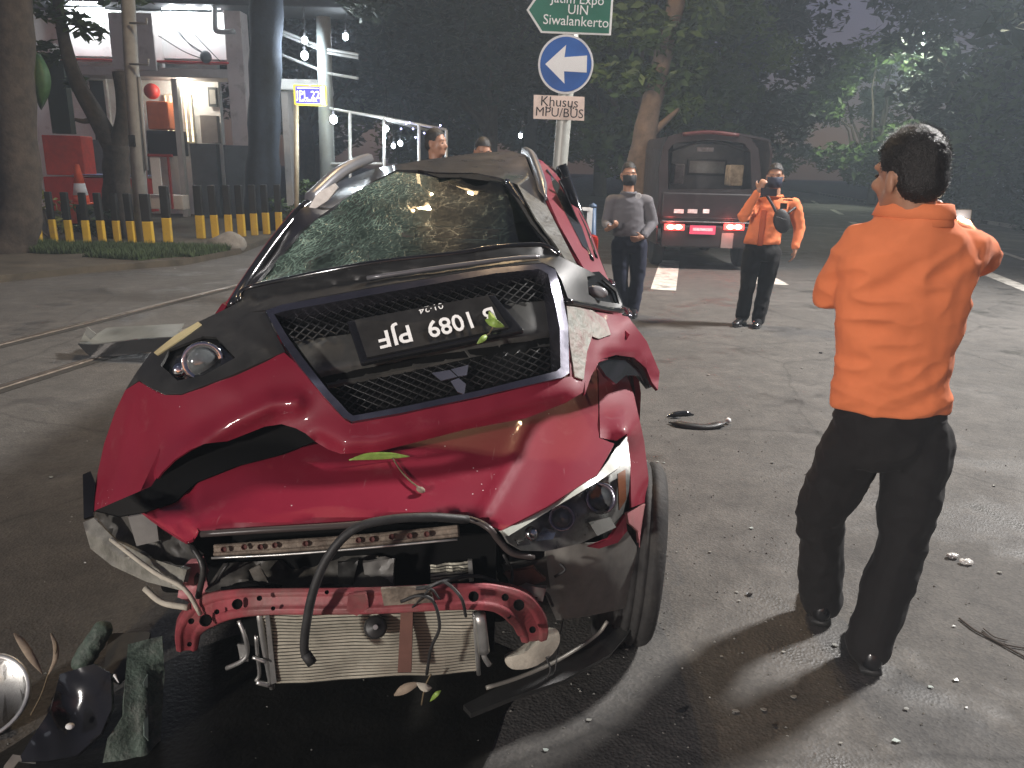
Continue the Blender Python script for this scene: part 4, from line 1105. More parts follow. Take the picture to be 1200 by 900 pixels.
# ---- tyre at the right, and the other three wheels
def wheel(x, y, z, toe, camber, label=None):
    w = empty('wheel', (x, y, z)); w.parent = wreck; w.location = Vector((x, y, z)) - Vector(wreck.location)
    Mx = Matrix.Rotation(toe, 3, 'Z') @ Matrix.Rotation(camber, 3, 'Y') @ Matrix(((0, 0, 1), (1, 0, 0), (0, 1, 0)))
    c = Vector((x, y, z))
    rr = 0.315
    prof = [(0.205, -0.085), (0.25, -0.1), (0.29, -0.098), (rr - 0.008, -0.085), (rr, -0.065)]
    for gz in (-0.045, -0.015, 0.015, 0.045):
        prof += [(rr, gz - 0.008), (rr - 0.008, gz - 0.004), (rr - 0.008, gz + 0.004), (rr, gz + 0.008)]
    prof += [(rr, 0.065), (rr - 0.008, 0.085), (0.29, 0.098), (0.25, 0.1), (0.205, 0.085)]
    MB().lathe(prof, c, M=Mx, n=40).build('tyre', mat('car_tyre', (0.028, 0.027, 0.026), 0.8, var=0.3, scale=30, bump=0.3, dirt=0.4, dirtcol=(0.07, 0.065, 0.055)), w, True)
    rim = MB().lathe([(0.205, -0.085), (0.195, -0.06), (0.19, 0.06), (0.205, 0.085)], c, M=Mx, n=30).build('rim', alu, w, True)
    mb = MB()
    for k in range(5):
        a = 2 * math.pi * k / 5
        for da in (-0.13, 0.13):
            mb.tube([c + Mx @ Vector((0.04 * math.cos(a), 0.04 * math.sin(a), 0.05)), c + Mx @ Vector((0.195 * math.cos(a + da), 0.195 * math.sin(a + da), 0.06))], [0.022, 0.016], 6)
    mb.lathe([(0, 0.07), (0.045, 0.07), (0.05, 0.03), (0, 0.03)], c, M=Mx, n=14).build('spokes', alu, rim)
wheel(CARX(2.42) + 0.80, 2.42, 0.315, R(-6), R(3))
wheel(CARX(2.42) - 0.60, 2.55, 0.315, R(-6), R(-3))
wheel(CARX(5.15) + 0.76, 5.15, 0.315, 0, 0); wheel(CARX(5.15) - 0.76, 5.15, 0.315, 0, 0)
# ---- lower black arc and foam under the right end
panel('splash_strip', [(737, 714), (742, 735), (716, 766), (660, 797), (600, 817), (552, 836), (543, 826), (600, 797), (650, 776), (700, 745), (716, 724)], Field([(737, 718, 2.2), (716, 766, 2.05), (660, 790, 1.95), (600, 810, 1.86), (548, 830, 1.8), (700, 745, 2.1)]), bplast, wreck, 6, 0.02)
tubepx('trim_strip', [(712, 728, 2.06), (698, 745, 2.04), (655, 773, 1.93), (610, 793, 1.86), (570, 806, 1.8)], 0.006, mat('dull_silver', (0.25, 0.24, 0.21), 0.5, 0.3))
panel('foam_block', [(592, 772), (612, 766), (632, 752), (642, 738), (653, 738), (656, 752), (646, 768), (624, 782), (600, 784)], Field([(592, 775, 1.80), (653, 740, 1.88), (624, 765, 1.82), (600, 784, 1.8)]), cream, wreck, 5, 0.05, lambda u, v: 0.02 * ((u - 622 + (v - 762)) / 40) ** 2, curve=4)
# ---- crash beam
def sweep(name, pts, hts, dep, m, parent=wreck, k=6, bev=0.008):
    P = catmull([at(*p) for p in pts], k); n = len(P)
    H_ = np.interp(np.linspace(0, 1, n), np.linspace(0, 1, len(hts)), hts)
    mb = MB(); vs, fs = [], []
    for i, p in enumerate(P):
        t = (P[min(i + 1, n - 1)] - P[max(i - 1, 0)]).normalized()
        up = (P[i] - CPOS).normalized().cross(t).normalized()
        if up.z < 0: up = -up
        nn = t.cross(up).normalized()
        if nn.y > 0: nn = -nn
        h = H_[i] / 2
        for a, b in ((h, 0), (h * .55, 0.25), (h * .35, 0.0), (-h * .35, 0.0), (-h * .55, 0.25), (-h, 0), (-h, -1), (h, -1)):
            vs.append(p + up * a + nn * (b * dep if b <= 0 else b * dep * 0.35))
    q = 8
    fs = [(i * q + j, i * q + (j + 1) % q, (i + 1) * q + (j + 1) % q, (i + 1) * q + j) for i in range(n - 1) for j in range(q)]
    fs += [tuple(range(q))[::-1], tuple((n - 1) * q + j for j in range(q))]
    o = mb.add(vs, fs).build(name, m, parent)
    add_mod(o, 'BEVEL', width=bev, segments=2, limit_method='ANGLE', angle_limit=R(35))
    return o
beam = sweep('crash_beam', [(219, 763, 1.82), (222, 738, 1.77), (240, 718, 1.71), (272, 708, 1.66), (320, 705, 1.62), (430, 704, 1.60), (540, 699, 1.62), (585, 702, 1.65), (612, 717, 1.70), (624, 738, 1.76), (626, 752, 1.79)],
             [0.055, 0.07, 0.085, 0.07, 0.062, 0.062, 0.062, 0.065, 0.085, 0.085, 0.07], 0.055, beamp)
def hole(u, v, y, r, m=void, parent=None, name='bolt_hole'):
    c = at(u, v, y); M = (CPOS - c).normalized().to_track_quat('Z', 'Y').to_matrix()
    MB().lathe([(r * 1.25, 0.0), (r * 1.2, 0.004), (r, 0.0045), (r * 0.92, 0.001), (0, 0.001)], c, M=M, n=14).build(name, m, parent, True)
for u, v, y, r in ((224, 728, 1.70, .006), (241, 727, 1.665, .012), (254, 717, 1.645, .005), (278, 708, 1.625, .010), (304, 701, 1.597, .005), (320, 713, 1.592, .004), (383, 694, 1.575, .004), (555, 699, 1.60, .010), (592, 700, 1.63, .007), (608, 709, 1.655, .011), (596, 722, 1.665, .005), (624, 738, 1.725, .007), (222, 755, 1.755, .005)):
    hole(u, v, y, r, void, beam)
panel('beam_bracket', [(408, 698), (428, 696), (432, 712), (418, 722), (406, 716)], lambda u, v: 1.585, beamp, wreck, 5, 0.012)
panel('beam_bracket', [(446, 690), (505, 688), (508, 706), (450, 710)], lambda u, v: 1.583, rusty, wreck, 6, 0.008)
panel('tow_stay', [(470, 706), (484, 706), (482, 788), (466, 788)], lambda u, v: 1.655, mat('brown_stay', (0.13, 0.06, 0.045), 0.7, var=0.3), wreck, 6, 0.01)
# ---- condenser with its fins
def finned(name, tl, tr, br, bl, rows, m, amp=0.004):
    TL, TR, BR, BL = (at(*p) for p in (tl, tr, br, bl))
    n_ = (TR - TL).cross(BL - TL).normalized()
    if n_.y > 0: n_ = -n_
    vs, fs = [], []; cols = 12
    for i in range(rows * 2 + 1):
        t = i / (rows * 2)
        for j in range(cols + 1):
            s = j / cols
            p = TL.lerp(TR, s).lerp(BL.lerp(BR, s), t)
            dent = 0.006 * noise.noise((s * 5, t * 3, 1.7)) + 0.01 * max(0, noise.noise((s * 3, t * 2, 5)))
            vs.append(p + n_ * ((amp if i % 2 else -amp) + dent))
    c1 = cols + 1
    fs = [(i * c1 + j, i * c1 + j + 1, (i + 1) * c1 + j + 1, (i + 1) * c1 + j) for i in range(rows * 2) for j in range(cols)]
    o = MB().add(vs, fs).build(name, m, wreck)
    o.data.materials.append(mat('fin_gap', (0.03, 0.028, 0.024), 0.8))
    for i, p_ in enumerate(o.data.polygons): p_.material_index = (i // cols) % 2
    add_mod(o, 'SOLIDIFY', thickness=0.004, offset=1)
    return o
finm = mat('fin_metal', (0.30, 0.285, 0.23), 0.55, 0.5, var=0.35, scale=10, dirt=0.4, dirtcol=(0.10, 0.07, 0.05), dscale=5)
cond = finned('condenser', (304, 718, 1.69), (562, 714, 1.69), (563, 787, 1.74), (319, 803, 1.74), 22, finm, 0.0012)
tubepx('side_tank', [(303, 714, 1.69), (310, 760, 1.71), (319, 806, 1.74)], 0.008, alu, k=3)
tubepx('drier_cylinder', [(562, 720, 1.67), (565, 745, 1.68), (567, 763, 1.69)], 0.015, alu, n=14, k=3)
tubepx('drier_cap', [(567, 764, 1.69), (568, 771, 1.69), (573, 779, 1.7)], 0.007, alu, k=3)
tubepx('end_bracket', [(556, 718, 1.68), (561, 790, 1.74)], 0.006, alu, k=3)
for pts, r in (([(280, 727, 1.70), (287, 745, 1.69), (290, 765, 1.70), (283, 775, 1.70), (266, 783, 1.72)], .006), ([(300, 745, 1.70), (302, 770, 1.71), (304, 790, 1.72), (300, 798, 1.72)], .005), ([(296, 770, 1.7), (312, 776, 1.7)], .005), ([(301, 799, 1.72), (316, 803, 1.73)], .007)):
    tubepx('pipe', pts, r, alu, k=4)
panel('pipe_bracket', [(278, 755), (290, 756), (291, 775), (282, 776)], lambda u, v: 1.705, alu, wreck, 5, 0.006)
panel('stay', [(310, 716), (315, 716), (324, 800), (318, 802)], lambda u, v: 1.675 + (v - 716) * 0.0006, alu, wreck, 6, 0.004)
finned('oil_cooler', (504, 662, 1.80), (548, 658, 1.80), (550, 680, 1.80), (505, 684, 1.80), 6, finm, 0.001)
panel('cooler_cap', [(548, 657), (553, 657), (555, 681), (550, 682)], lambda u, v: 1.79, alu, wreck, 5, 0.01)
finned('oil_cooler', (468, 655, 1.85), (503, 652, 1.85), (504, 668, 1.85), (469, 672, 1.85), 6, mat('fin_red', (0.12, 0.05, 0.04), 0.6, 0.4, var=0.3), 0.003)
# ---- upper tie bar, plastic ducting, hose, horn, wires
bar = sweep('radiator_support', [(250, 645, 1.74), (330, 640, 1.73), (430, 633, 1.73), (537, 622, 1.74)], [0.03, 0.032, 0.032, 0.03], 0.05, rusty, bev=0.003)
tubepx('support_edge', [(248, 654, 1.72), (330, 650, 1.71), (430, 642, 1.71), (536, 632, 1.72)], 0.003, alu, k=4)
for u, v in ((262, 644), (286, 641), (305, 641), (322, 639), (358, 637), (420, 633), (436, 632), (459, 629), (480, 628), (500, 626)):
    hole(u, v, 1.722, 0.006, mat('hole_rust', (0.09, 0.03, 0.025), 0.8), bar)
panel('air_duct', [(240, 692), (262, 660), (300, 658), (400, 652), (440, 650), (462, 662), (462, 692), (400, 694), (300, 697)], Field([(240, 690, 1.74), (300, 660, 1.80), (440, 652, 1.82), (462, 690, 1.76), (350, 690, 1.74), (350, 672, 1.82)]), grime, wreck, 6, 0.005,
      lambda u, v: 0.025 * noise.noise((u / 22, v / 18, 2)) + 0.012 * noise.noise((u / 8, v / 9, 4)))
for pts, y, m in (([(292, 668), (304, 662), (318, 690), (304, 694)], 1.72, grime), ([(340, 692), (400, 686), (404, 695), (345, 700)], 1.70, bplast), ([(396, 660), (420, 656), (412, 690), (396, 692)], 1.76, bplast), ([(425, 660), (462, 654), (460, 684), (430, 690)], 1.77, mat('grey_plastic', (0.16, 0.155, 0.145), 0.5, var=0.3)),
                 ([(258, 690), (290, 684), (330, 688), (300, 696), (262, 697)], 1.70, void), ([(555, 640), (575, 636), (585, 690), (560, 690)], 1.86, grime), ([(588, 662), (640, 655), (645, 690), (600, 692)], 1.9, grime), ([(590, 672), (625, 666), (640, 680), (610, 692)], 1.84, mat('brown_stay', (0, 0, 0))), ([(606, 690), (616, 686), (640, 690), (636, 705), (612, 700)], 1.80, alu)):
    panel('bay_piece', pts, lambda u, v, y=y: y + 0.01 * noise.noise((u / 9, v / 9, 1)), m, wreck, 5, 0.012)
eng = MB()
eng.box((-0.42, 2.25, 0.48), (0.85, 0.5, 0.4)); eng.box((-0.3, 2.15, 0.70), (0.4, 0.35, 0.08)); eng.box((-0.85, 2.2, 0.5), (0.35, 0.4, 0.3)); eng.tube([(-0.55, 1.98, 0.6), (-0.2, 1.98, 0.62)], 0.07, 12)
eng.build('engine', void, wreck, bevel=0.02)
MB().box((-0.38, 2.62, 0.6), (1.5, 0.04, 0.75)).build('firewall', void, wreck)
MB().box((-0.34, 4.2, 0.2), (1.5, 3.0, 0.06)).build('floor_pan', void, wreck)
rad = MB().box((-0.38, 1.86, 0.48), (0.7, 0.04, 0.36)).build('radiator_shade', void, wreck)  # dark plane painting the shade around the radiator behind the condenser
tubepx('hose', [(548, 609, 1.68), (505, 606, 1.63), (455, 609, 1.60), (415, 620, 1.58), (386, 650, 1.56), (368, 690, 1.545), (358.5, 735, 1.545), (357, 763, 1.55), (365, 776, 1.55)], 0.0105, rubber, n=12, k=6)
tubepx('hose_end', [(358, 766, 1.549), (366, 777.5, 1.545)], 0.0125, rubber, n=12, k=2)
c = at(440, 735, 1.66); M_ = (CPOS - c).normalized().to_track_quat('Z', 'Y').to_matrix()
hn = MB().lathe([(0, 0.022), (0.008, 0.022), (0.01, 0.018), (0.022, 0.018), (0.027, 0.012), (0.029, 0), (0.027, -0.015), (0, -0.02)], c, M=M_, n=24).build('horn', mat('horn_black', (0.03, 0.03, 0.03), 0.45, 0.3), wreck, True)
MB().lathe([(0, 0.025), (0.006, 0.025), (0.007, 0.021), (0, 0.021)], c, M=M_, n=12).build('horn_bolt', alu, hn)
for pts, r in (([(470, 705, 1.58), (490, 698, 1.57), (508, 705, 1.57), (515, 735, 1.58), (505, 760, 1.6), (500, 790, 1.63)], .004), ([(500, 690, 1.57), (520, 682, 1.6), (540, 700, 1.57), (546, 722, 1.6)], .004), ([(478, 690, 1.6), (500, 688, 1.58), (525, 680, 1.62), (560, 675, 1.7), (600, 690, 1.75)], .005), ([(515, 702, 1.57), (505, 690, 1.57), (495, 700, 1.575), (480, 715, 1.6)], .0025),
               ([(600, 690, 1.8), (625, 700, 1.8), (640, 695, 1.82), (648, 710, 1.84)], .004), ([(590, 650, 1.8), (600, 670, 1.82), (598, 690, 1.8)], .004), ([(656, 660, 1.86), (662, 668, 1.85), (650, 676, 1.85)], .004), ([(660, 725, 1.95), (655, 755, 1.9), (650, 790, 1.86)], .002),
               ([(640, 770, 1.84), (645, 785, 1.83), (640, 796, 1.83)], .003)):
    tubepx('cable', pts, r, rubber, k=5, n=7)
# ---- left front corner: torn lamp carrier
LCF = Field([(97, 612, 2.02), (110, 606, 2.02), (150, 650, 1.9), (215, 670, 1.73), (212, 692, 1.73), (130, 660, 1.92), (170, 668, 1.83)])
panel('bumper_bracket', [(97, 612), (110, 607), (137, 634), (176, 654), (219, 668), (212, 692), (172, 682), (131, 663), (106, 643)], LCF, mat('pale_plastic', (0.27, 0.265, 0.23), 0.2, 0.3, var=0.35, scale=14, coat=0.5, dirt=0.5, dirtcol=(0.07, 0.065, 0.05), dscale=8), wreck, 5, 0.012, fsum(gaussline([(100, 620), (140, 650), (214, 682)], -0.012, 4), lambda u, v: 0.01 * noise.noise((u / 10, v / 10, 0))))
panel('lamp_carrier', [(112, 603), (158, 590), (215, 634), (236, 650), (228, 690), (215, 668), (170, 652), (135, 632)], lambda u, v: LCF(u, v) + 0.10, grime, wreck, 6, 0.006, lambda u, v: 0.04 * noise.noise((u / 16, v / 16, 7)))
panel('carrier_box', [(150, 606), (182, 600), (186, 634), (160, 640)], lambda u, v: 1.88, mat('grey_plastic', (0, 0, 0)), wreck, 6, 0.03)
panel('corner_trim', [(97, 556), (106, 552), (112, 566), (109, 604), (98, 608)], Field([(97, 556, 2.14), (106, 552, 2.16), (109, 604, 2.05), (98, 608, 2.04)]), bgloss, wreck, 5, 0.012)
panel('chassis_horn', [(214, 664), (238, 656), (244, 690), (228, 708), (208, 700)], lambda u, v: 1.78 + 0.01 * noise.noise((u / 8, v / 8, 3)), mat('pink_primer', (0, 0, 0)), wreck, 5, 0.02)
for pts, r, m in (([(130, 632, 1.9), (180, 670, 1.76), (216, 690, 1.7), (235, 720, 1.7)], .006, cream), ([(170, 690, 1.8), (190, 706, 1.76), (220, 712, 1.72)], .008, cream), ([(225, 640, 1.75), (238, 665, 1.72), (232, 700, 1.72)], .008, bplast), ([(240, 700, 1.75), (262, 668, 1.75), (268, 660, 1.76)], .004, bplast)):
    tubepx('broken_strut', pts, r, m, k=4)

# ---- windshield, roof, pillars
WSF = Field([(277, 357, 2.62), (300, 335, 2.74), (350, 275, 3.02), (400, 236, 3.22), (465, 201, 3.42), (520, 209, 3.46), (590, 213, 3.5), (620, 260, 3.2), (660, 305, 2.94), (690, 325, 2.84), (450, 330, 2.62), (560, 320, 2.68), (430, 270, 2.98), (540, 260, 3.08), (470, 240, 3.16)], 0.0003)
def crack_mat():
    m = bpy.data.materials.new('shattered_glass'); m.use_nodes = True
    n, l = m.node_tree.nodes, m.node_tree.links
    n.remove(n['Principled BSDF'])
    out = n['Material Output']
    tc = n.new('ShaderNodeTexCoord')
    warp = n.new('ShaderNodeTexNoise'); warp.inputs['Scale'].default_value = 6; warp.inputs['Detail'].default_value = 4
    l.new(tc.outputs['Object'], warp.inputs['Vector'])
    wv = n.new('ShaderNodeMixRGB'); wv.inputs[0].default_value = 0.10
    l.new(tc.outputs['Object'], wv.inputs[1]); l.new(warp.outputs['Color'], wv.inputs[2])
    # cracks run along the bent pillar: squeeze the pattern in that direction
    dv = (0.55, 0.70, 0.46)
    dt = n.new('ShaderNodeVectorMath'); dt.operation = 'DOT_PRODUCT'; dt.inputs[1].default_value = dv; l.new(wv.outputs[0], dt.inputs[0])
    sc_ = n.new('ShaderNodeVectorMath'); sc_.operation = 'SCALE'; sc_.inputs[0].default_value = tuple(-0.72 * c for c in dv); l.new(dt.outputs['Value'], sc_.inputs['Scale'])
    sq = n.new('ShaderNodeVectorMath'); sq.operation = 'ADD'; l.new(wv.outputs[0], sq.inputs[0]); l.new(sc_.outputs[0], sq.inputs[1])
    def crack(scale, w):
        v = n.new('ShaderNodeTexVoronoi'); v.feature = 'DISTANCE_TO_EDGE'; v.inputs['Scale'].default_value = scale
        l.new(sq.outputs[0], v.inputs['Vector'])
        r = n.new('ShaderNodeMapRange'); r.inputs[1].default_value = 0.0; r.inputs[2].default_value = w; r.inputs[3].default_value = 1.0; r.inputs[4].default_value = 0.0
        l.new(v.outputs['Distance'], r.inputs[0]); return r.outputs[0]
    def mth(op, a, b):
        x = n.new('ShaderNodeMath'); x.operation = op
        for i, s in enumerate((a, b)):
            if isinstance(s, (int, float)): x.inputs[i].default_value = s
            else: l.new(s, x.inputs[i])
        x.use_clamp = True
        return x.outputs[0]
    sep = n.new('ShaderNodeSeparateXYZ'); l.new(tc.outputs['Object'], sep.inputs[0])
    # the impact side (left) is crazed densely, the right only lightly
    gx = n.new('ShaderNodeMapRange'); gx.inputs[1].default_value = -0.30; gx.inputs[2].default_value = -1.02; gx.inputs[3].default_value = 0.0; gx.inputs[4].default_value = 1.0
    l.new(sep.outputs['X'], gx.inputs[0])
    ns = n.new('ShaderNodeTexNoise'); ns.inputs['Scale'].default_value = 3.2; ns.inputs['Detail'].default_value = 5; l.new(tc.outputs['Object'], ns.inputs['Vector'])
    nr = n.new('ShaderNodeMapRange'); nr.inputs[1].default_value = 0.38; nr.inputs[2].default_value = 0.66; l.new(ns.outputs['Fac'], nr.inputs[0])
    dens = mth('MULTIPLY', mth('ADD', gx.outputs[0], 0.05), mth('ADD', nr.outputs[0], 0.06))
    fine = mth('MULTIPLY', mth('ADD', mth('MULTIPLY', crack(70, 0.10), 0.8), mth('MULTIPLY', crack(150, 0.2), 0.45)), dens)
    coarse = mth('MULTIPLY', crack(17, 0.012), mth('ADD', mth('MULTIPLY', nr.outputs[0], 0.22), 0.02))
    sp = n.new('ShaderNodeTexVoronoi'); sp.inputs['Scale'].default_value = 60; l.new(tc.outputs['Object'], sp.inputs['Vector'])
    spr = n.new('ShaderNodeMapRange'); spr.inputs[1].default_value = 0.0; spr.inputs[2].default_value = 0.10; spr.inputs[3].default_value = 1; spr.inputs[4].default_value = 0; l.new(sp.outputs['Distance'], spr.inputs[0])
    haze_f = mth('MULTIPLY', dens, 0.22)
    fac = mth('ADD', mth('ADD', fine, coarse), haze_f)
    fac = mth('ADD', fac, mth('MULTIPLY', spr.outputs[0], mth('MULTIPLY', nr.outputs[0], 0.25)))
    tr = n.new('ShaderNodeBsdfTransparent'); tr.inputs[0].default_value = (0.24, 0.30, 0.27, 1)
    gl = n.new('ShaderNodeBsdfGlossy'); gl.inputs['Roughness'].default_value = 0.012
    fr = n.new('ShaderNodeFresnel'); fr.inputs[0].default_value = 1.4
    bp = n.new('ShaderNodeBump'); bp.inputs['Strength'].default_value = 0.5; bp.inputs['Distance'].default_value = 0.01
    l.new(fine, bp.inputs['Height'])
    m1 = n.new('ShaderNodeMixShader'); l.new(fr.outputs[0], m1.inputs[0]); l.new(tr.outputs[0], m1.inputs[1]); l.new(gl.outputs[0], m1.inputs[2])
    df = n.new('ShaderNodeBsdfPrincipled'); df.inputs['Base Color'].default_value = (0.30, 0.44, 0.36, 1); df.inputs['Roughness'].default_value = 0.25
    l.new(bp.outputs[0], df.inputs['Normal'])
    m2 = n.new('ShaderNodeMixShader'); l.new(fac, m2.inputs[0]); l.new(m1.outputs[0], m2.inputs[1]); l.new(df.outputs[0], m2.inputs[2])
    l.new(m2.outputs[0], out.inputs[0])
    return m
ws_out = [(270, 365), (300, 333), (350, 273), (400, 236), (435, 215), (465, 201), (492, 204), (520, 210), (540, 207), (590, 213), (605, 232), (622, 262), (660, 305), (692, 330), (640, 345), (450, 350), (330, 365)]
def ws_rel(u, v):
    k = max(0, min(1, (520 - u) / 180))
    return (0.03 * k + 0.004) * noise.noise((u / 38, v / 26, 1)) + (0.010 * k + 0.0015) * noise.noise((u / 11, v / 9, 6)) + 0.05 * k * math.exp(-(((u - 390) * 0.5 + (v - 290)) / 30) ** 2) * 0.6
panel('windshield', ws_out, WSF, crack_mat(), wreck, 6, 0.0, ws_rel)
roofm = mat('roof_paint', (0.02, 0.019, 0.021), 0.3, 0.2, var=0.25, scale=8, coat=0.5, dirt=0.3, dirtcol=(0.05, 0.047, 0.047))
RFF = Field([(280, 350, 2.66), (300, 322, 2.82), (352, 243, 3.2), (400, 212, 3.75), (440, 197, 4.0), (500, 187, 4.2), (560, 179, 4.35), (600, 178, 4.35), (617, 185, 4.15), (640, 240, 3.42), (655, 280, 3.05), (600, 214, 3.55), (560, 203, 3.6), (510, 203, 3.55), (465, 200, 3.42), (420, 226, 3.28), (370, 258, 3.1), (330, 300, 2.9)], 0.0003)
roof = panel('roof', [(272, 352), (288, 328), (320, 285), (352, 245), (375, 226), (400, 212), (440, 197), (500, 187), (560, 179), (600, 177), (615, 182), (622, 200), (640, 238), (662, 285), (676, 312), (664, 306), (640, 272), (622, 240), (606, 216), (585, 208), (560, 203), (510, 202), (490, 199), (465, 199), (436, 213), (402, 234), (352, 270), (300, 331)],
      RFF, roofm, wreck, 6, 0.012, fsum(lambda u, v: 0.03 * noise.noise((u / 45, v / 16, 9)), gaussline([(380, 232), (440, 206)], 0.05, 6)))
# rear part of the roof, falling to the tailgate
crest = [at(400, 212, 3.76), at(440, 197, 4.01), at(500, 187, 4.21), at(560, 179, 4.36), at(600, 177, 4.36), at(617, 184, 4.16)]
rows = [crest]
for t in (0.3, 0.65, 1.0):
    rows.append([Vector((CARX(5.7) + (-0.6 + 1.2 * i / 5) * t + (p.x - CARX(5.7)) * (1 - t), p.y + (5.75 - p.y) * t, p.z + (1.52 - p.z) * t * t)) for i, p in enumerate(crest)])
mb = MB(); mb.add([p for r in rows for p in r], [(i * 6 + j, i * 6 + j + 1, i * 6 + 7 + j, i * 6 + 6 + j) for i in range(3) for j in range(5)])
rr_ = mb.build('roof_rear', roofm, wreck, True); add_mod(rr_, 'SOLIDIFY', thickness=0.012); add_mod(rr_, 'SUBSURF', levels=1, render_levels=1)
# roof rails
def ribbon(name, pts, w, h, m, parent=wreck):
    P = catmull([at(*p) for p in pts], 6); n = len(P); vs, fs = [], []
    for i, p in enumerate(P):
        t = (P[min(i + 1, n - 1)] - P[max(i - 1, 0)]).normalized(); sd = t.cross(Vector((0, 0, 1))).normalized(); up = sd.cross(t)
        e = max(0.25, min(1, i / 3, (n - 1 - i) / 3))
        for a, b in ((1, 0), (.7, .8), (0, 1), (-.7, .8), (-1, 0), (-.7, -.6), (.7, -.6)):
            vs.append(p + sd * a * w * e + up * b * h * e)
    q = 7
    fs = [(i * q + j, i * q + (j + 1) % q, (i + 1) * q + (j + 1) % q, (i + 1) * q + j) for i in range(n - 1) for j in range(q)] + [tuple(range(q))[::-1], tuple((n - 1) * q + j for j in range(q))]
    return MB().add(vs, fs).build(name, m, parent, True)
ribbon('roof_rail', [(640, 234, 3.42), (632, 208, 3.75), (624, 187, 4.1), (617, 180, 4.5), (612, 180, 5.1)], 0.022, 0.035, mat('rail_grey', (0.16, 0.16, 0.17), 0.35, 0.4))
ribbon('roof_rail', [(358, 240, 3.25), (372, 226, 3.35), (398, 203, 3.6), (425, 189, 3.95), (436, 186, 4.3)], 0.03, 0.03, mat('rail_grey', (0, 0, 0)))
panel('rail_foot', [(362, 243), (372, 226), (392, 215), (396, 220), (384, 235), (366, 247)], lambda u, v: 3.22, alu, wreck, 5, 0.02)
tubepx('a_pillar', [(272, 358, 2.62), (290, 328, 2.8), (320, 285, 3.0), (350, 248, 3.2), (366, 235, 3.3)], 0.018, bgloss)
tubepx('a_pillar_trim', [(268, 356, 2.66), (286, 328, 2.84), (316, 285, 3.04), (346, 247, 3.24)], 0.010, mat('car_red', (0, 0, 0)))
tubepx('a_pillar', [(594, 213, 3.48), (612, 240, 3.3), (636, 278, 3.08), (664, 310, 2.9), (692, 335, 2.78)], 0.016, bgloss)
# dark torn headliner in the gap between glass and roof on the right
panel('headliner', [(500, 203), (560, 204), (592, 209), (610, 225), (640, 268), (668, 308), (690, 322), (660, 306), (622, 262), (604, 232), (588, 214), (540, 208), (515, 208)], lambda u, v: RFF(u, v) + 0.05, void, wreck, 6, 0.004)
panel('torn_trim', [(606, 216), (622, 228), (640, 240), (658, 275), (676, 310), (690, 330), (672, 318), (650, 285), (628, 256)], lambda u, v: RFF(u, v) - 0.02, mat('torn_grey', (0.09, 0.09, 0.08), 0.5, var=0.5, scale=14, bump=0.6, dirt=0.5, dirtcol=(0.03, 0.03, 0.03), dscale=12), wreck, 5, 0.006, lambda u, v: 0.03 * noise.noise((u / 9, v / 9, 2)))
# right hand side: red door frame, glass
SDF = Field([(626, 184, 4.7), (636, 190, 4.7), (662, 218, 4.1), (690, 268, 3.45), (704, 308, 3.1), (722, 350, 2.85), (706, 350, 2.78), (672, 295, 3.02), (650, 252, 3.3), (640, 225, 3.6)])
panel('door_frame', [(625, 184), (636, 189), (650, 202), (664, 219), (690, 266), (704, 306), (722, 350), (738, 392), (716, 372), (702, 345), (673, 295), (655, 262), (640, 228), (630, 205)], SDF, car_red, wreck, 6, 0.02)
panel('side_window', [(645, 204), (656, 216), (682, 266), (692, 296), (683, 288), (662, 248), (648, 218)], lambda u, v: SDF(u, v) - 0.012, mat('side_glass', (0.03, 0.032, 0.035), 0.06, spec=0.9), wreck, 6, 0.004)
tubepx('window_seal', [(641, 200, 4.4), (656, 222, 4.0), (678, 268, 3.4), (694, 305, 3.06)], 0.008, bgloss)
tubepx('window_seal', [(657, 213, 4.2), (684, 262, 3.5), (699, 302, 3.12)], 0.006, bgloss)
# body sides below the belt, with doors, arches and rear
def side_mesh(outline, sgn, step=0.12):
    prof = lambda z: float(np.interp(z, [0.2, 0.35, 0.55, 0.8, 0.95, 1.1], [-0.10, -0.03, 0.0, 0.0, -0.02, -0.09]))
    pts, edges = [], []
    L = []
    for i in range(len(outline)):
        a, b = Vector(outline[i]), Vector(outline[(i + 1) % len(outline)])
        k = max(1, int((b - a).length / step)); L += [a + (b - a) * (j / k) for j in range(k)]
    pts = [Vector(p) for p in L]; edges = [(i, (i + 1) % len(L)) for i in range(len(L))]
    ys = [p[0] for p in outline]; zs = [p[1] for p in outline]; O = [tuple(p) for p in L]
    for y in np.arange(min(ys), max(ys), step):
        for z in np.arange(min(zs), max(zs), step * .7):
            if inside((y, z), O) and min((Vector((y, z)) - q).length for q in L) > step * .4: pts.append(Vector((y, z)))
    r = delaunay_2d_cdt(pts, edges, [], 1, 1e-5)
    me = bpy.data.meshes.new('side'); me.from_pydata([(CARX(p.x) + sgn * (0.84 + prof(p.y)), p.x, p.y) for p in r[0]], [], [tuple(t) for t in r[2]])
    bm = bmesh.new(); bm.from_mesh(me); bmesh.ops.recalc_face_normals(bm, faces=bm.faces)
    if sum(f.normal.x * sgn for f in bm.faces) < 0: bmesh.ops.reverse_faces(bm, faces=bm.faces)
    bm.to_mesh(me); bm.free(); return me
arch = lambda cy, r: [(cy + r * math.cos(a), 0.31 + r * math.sin(a)) for a in np.linspace(math.pi, 0, 9)]
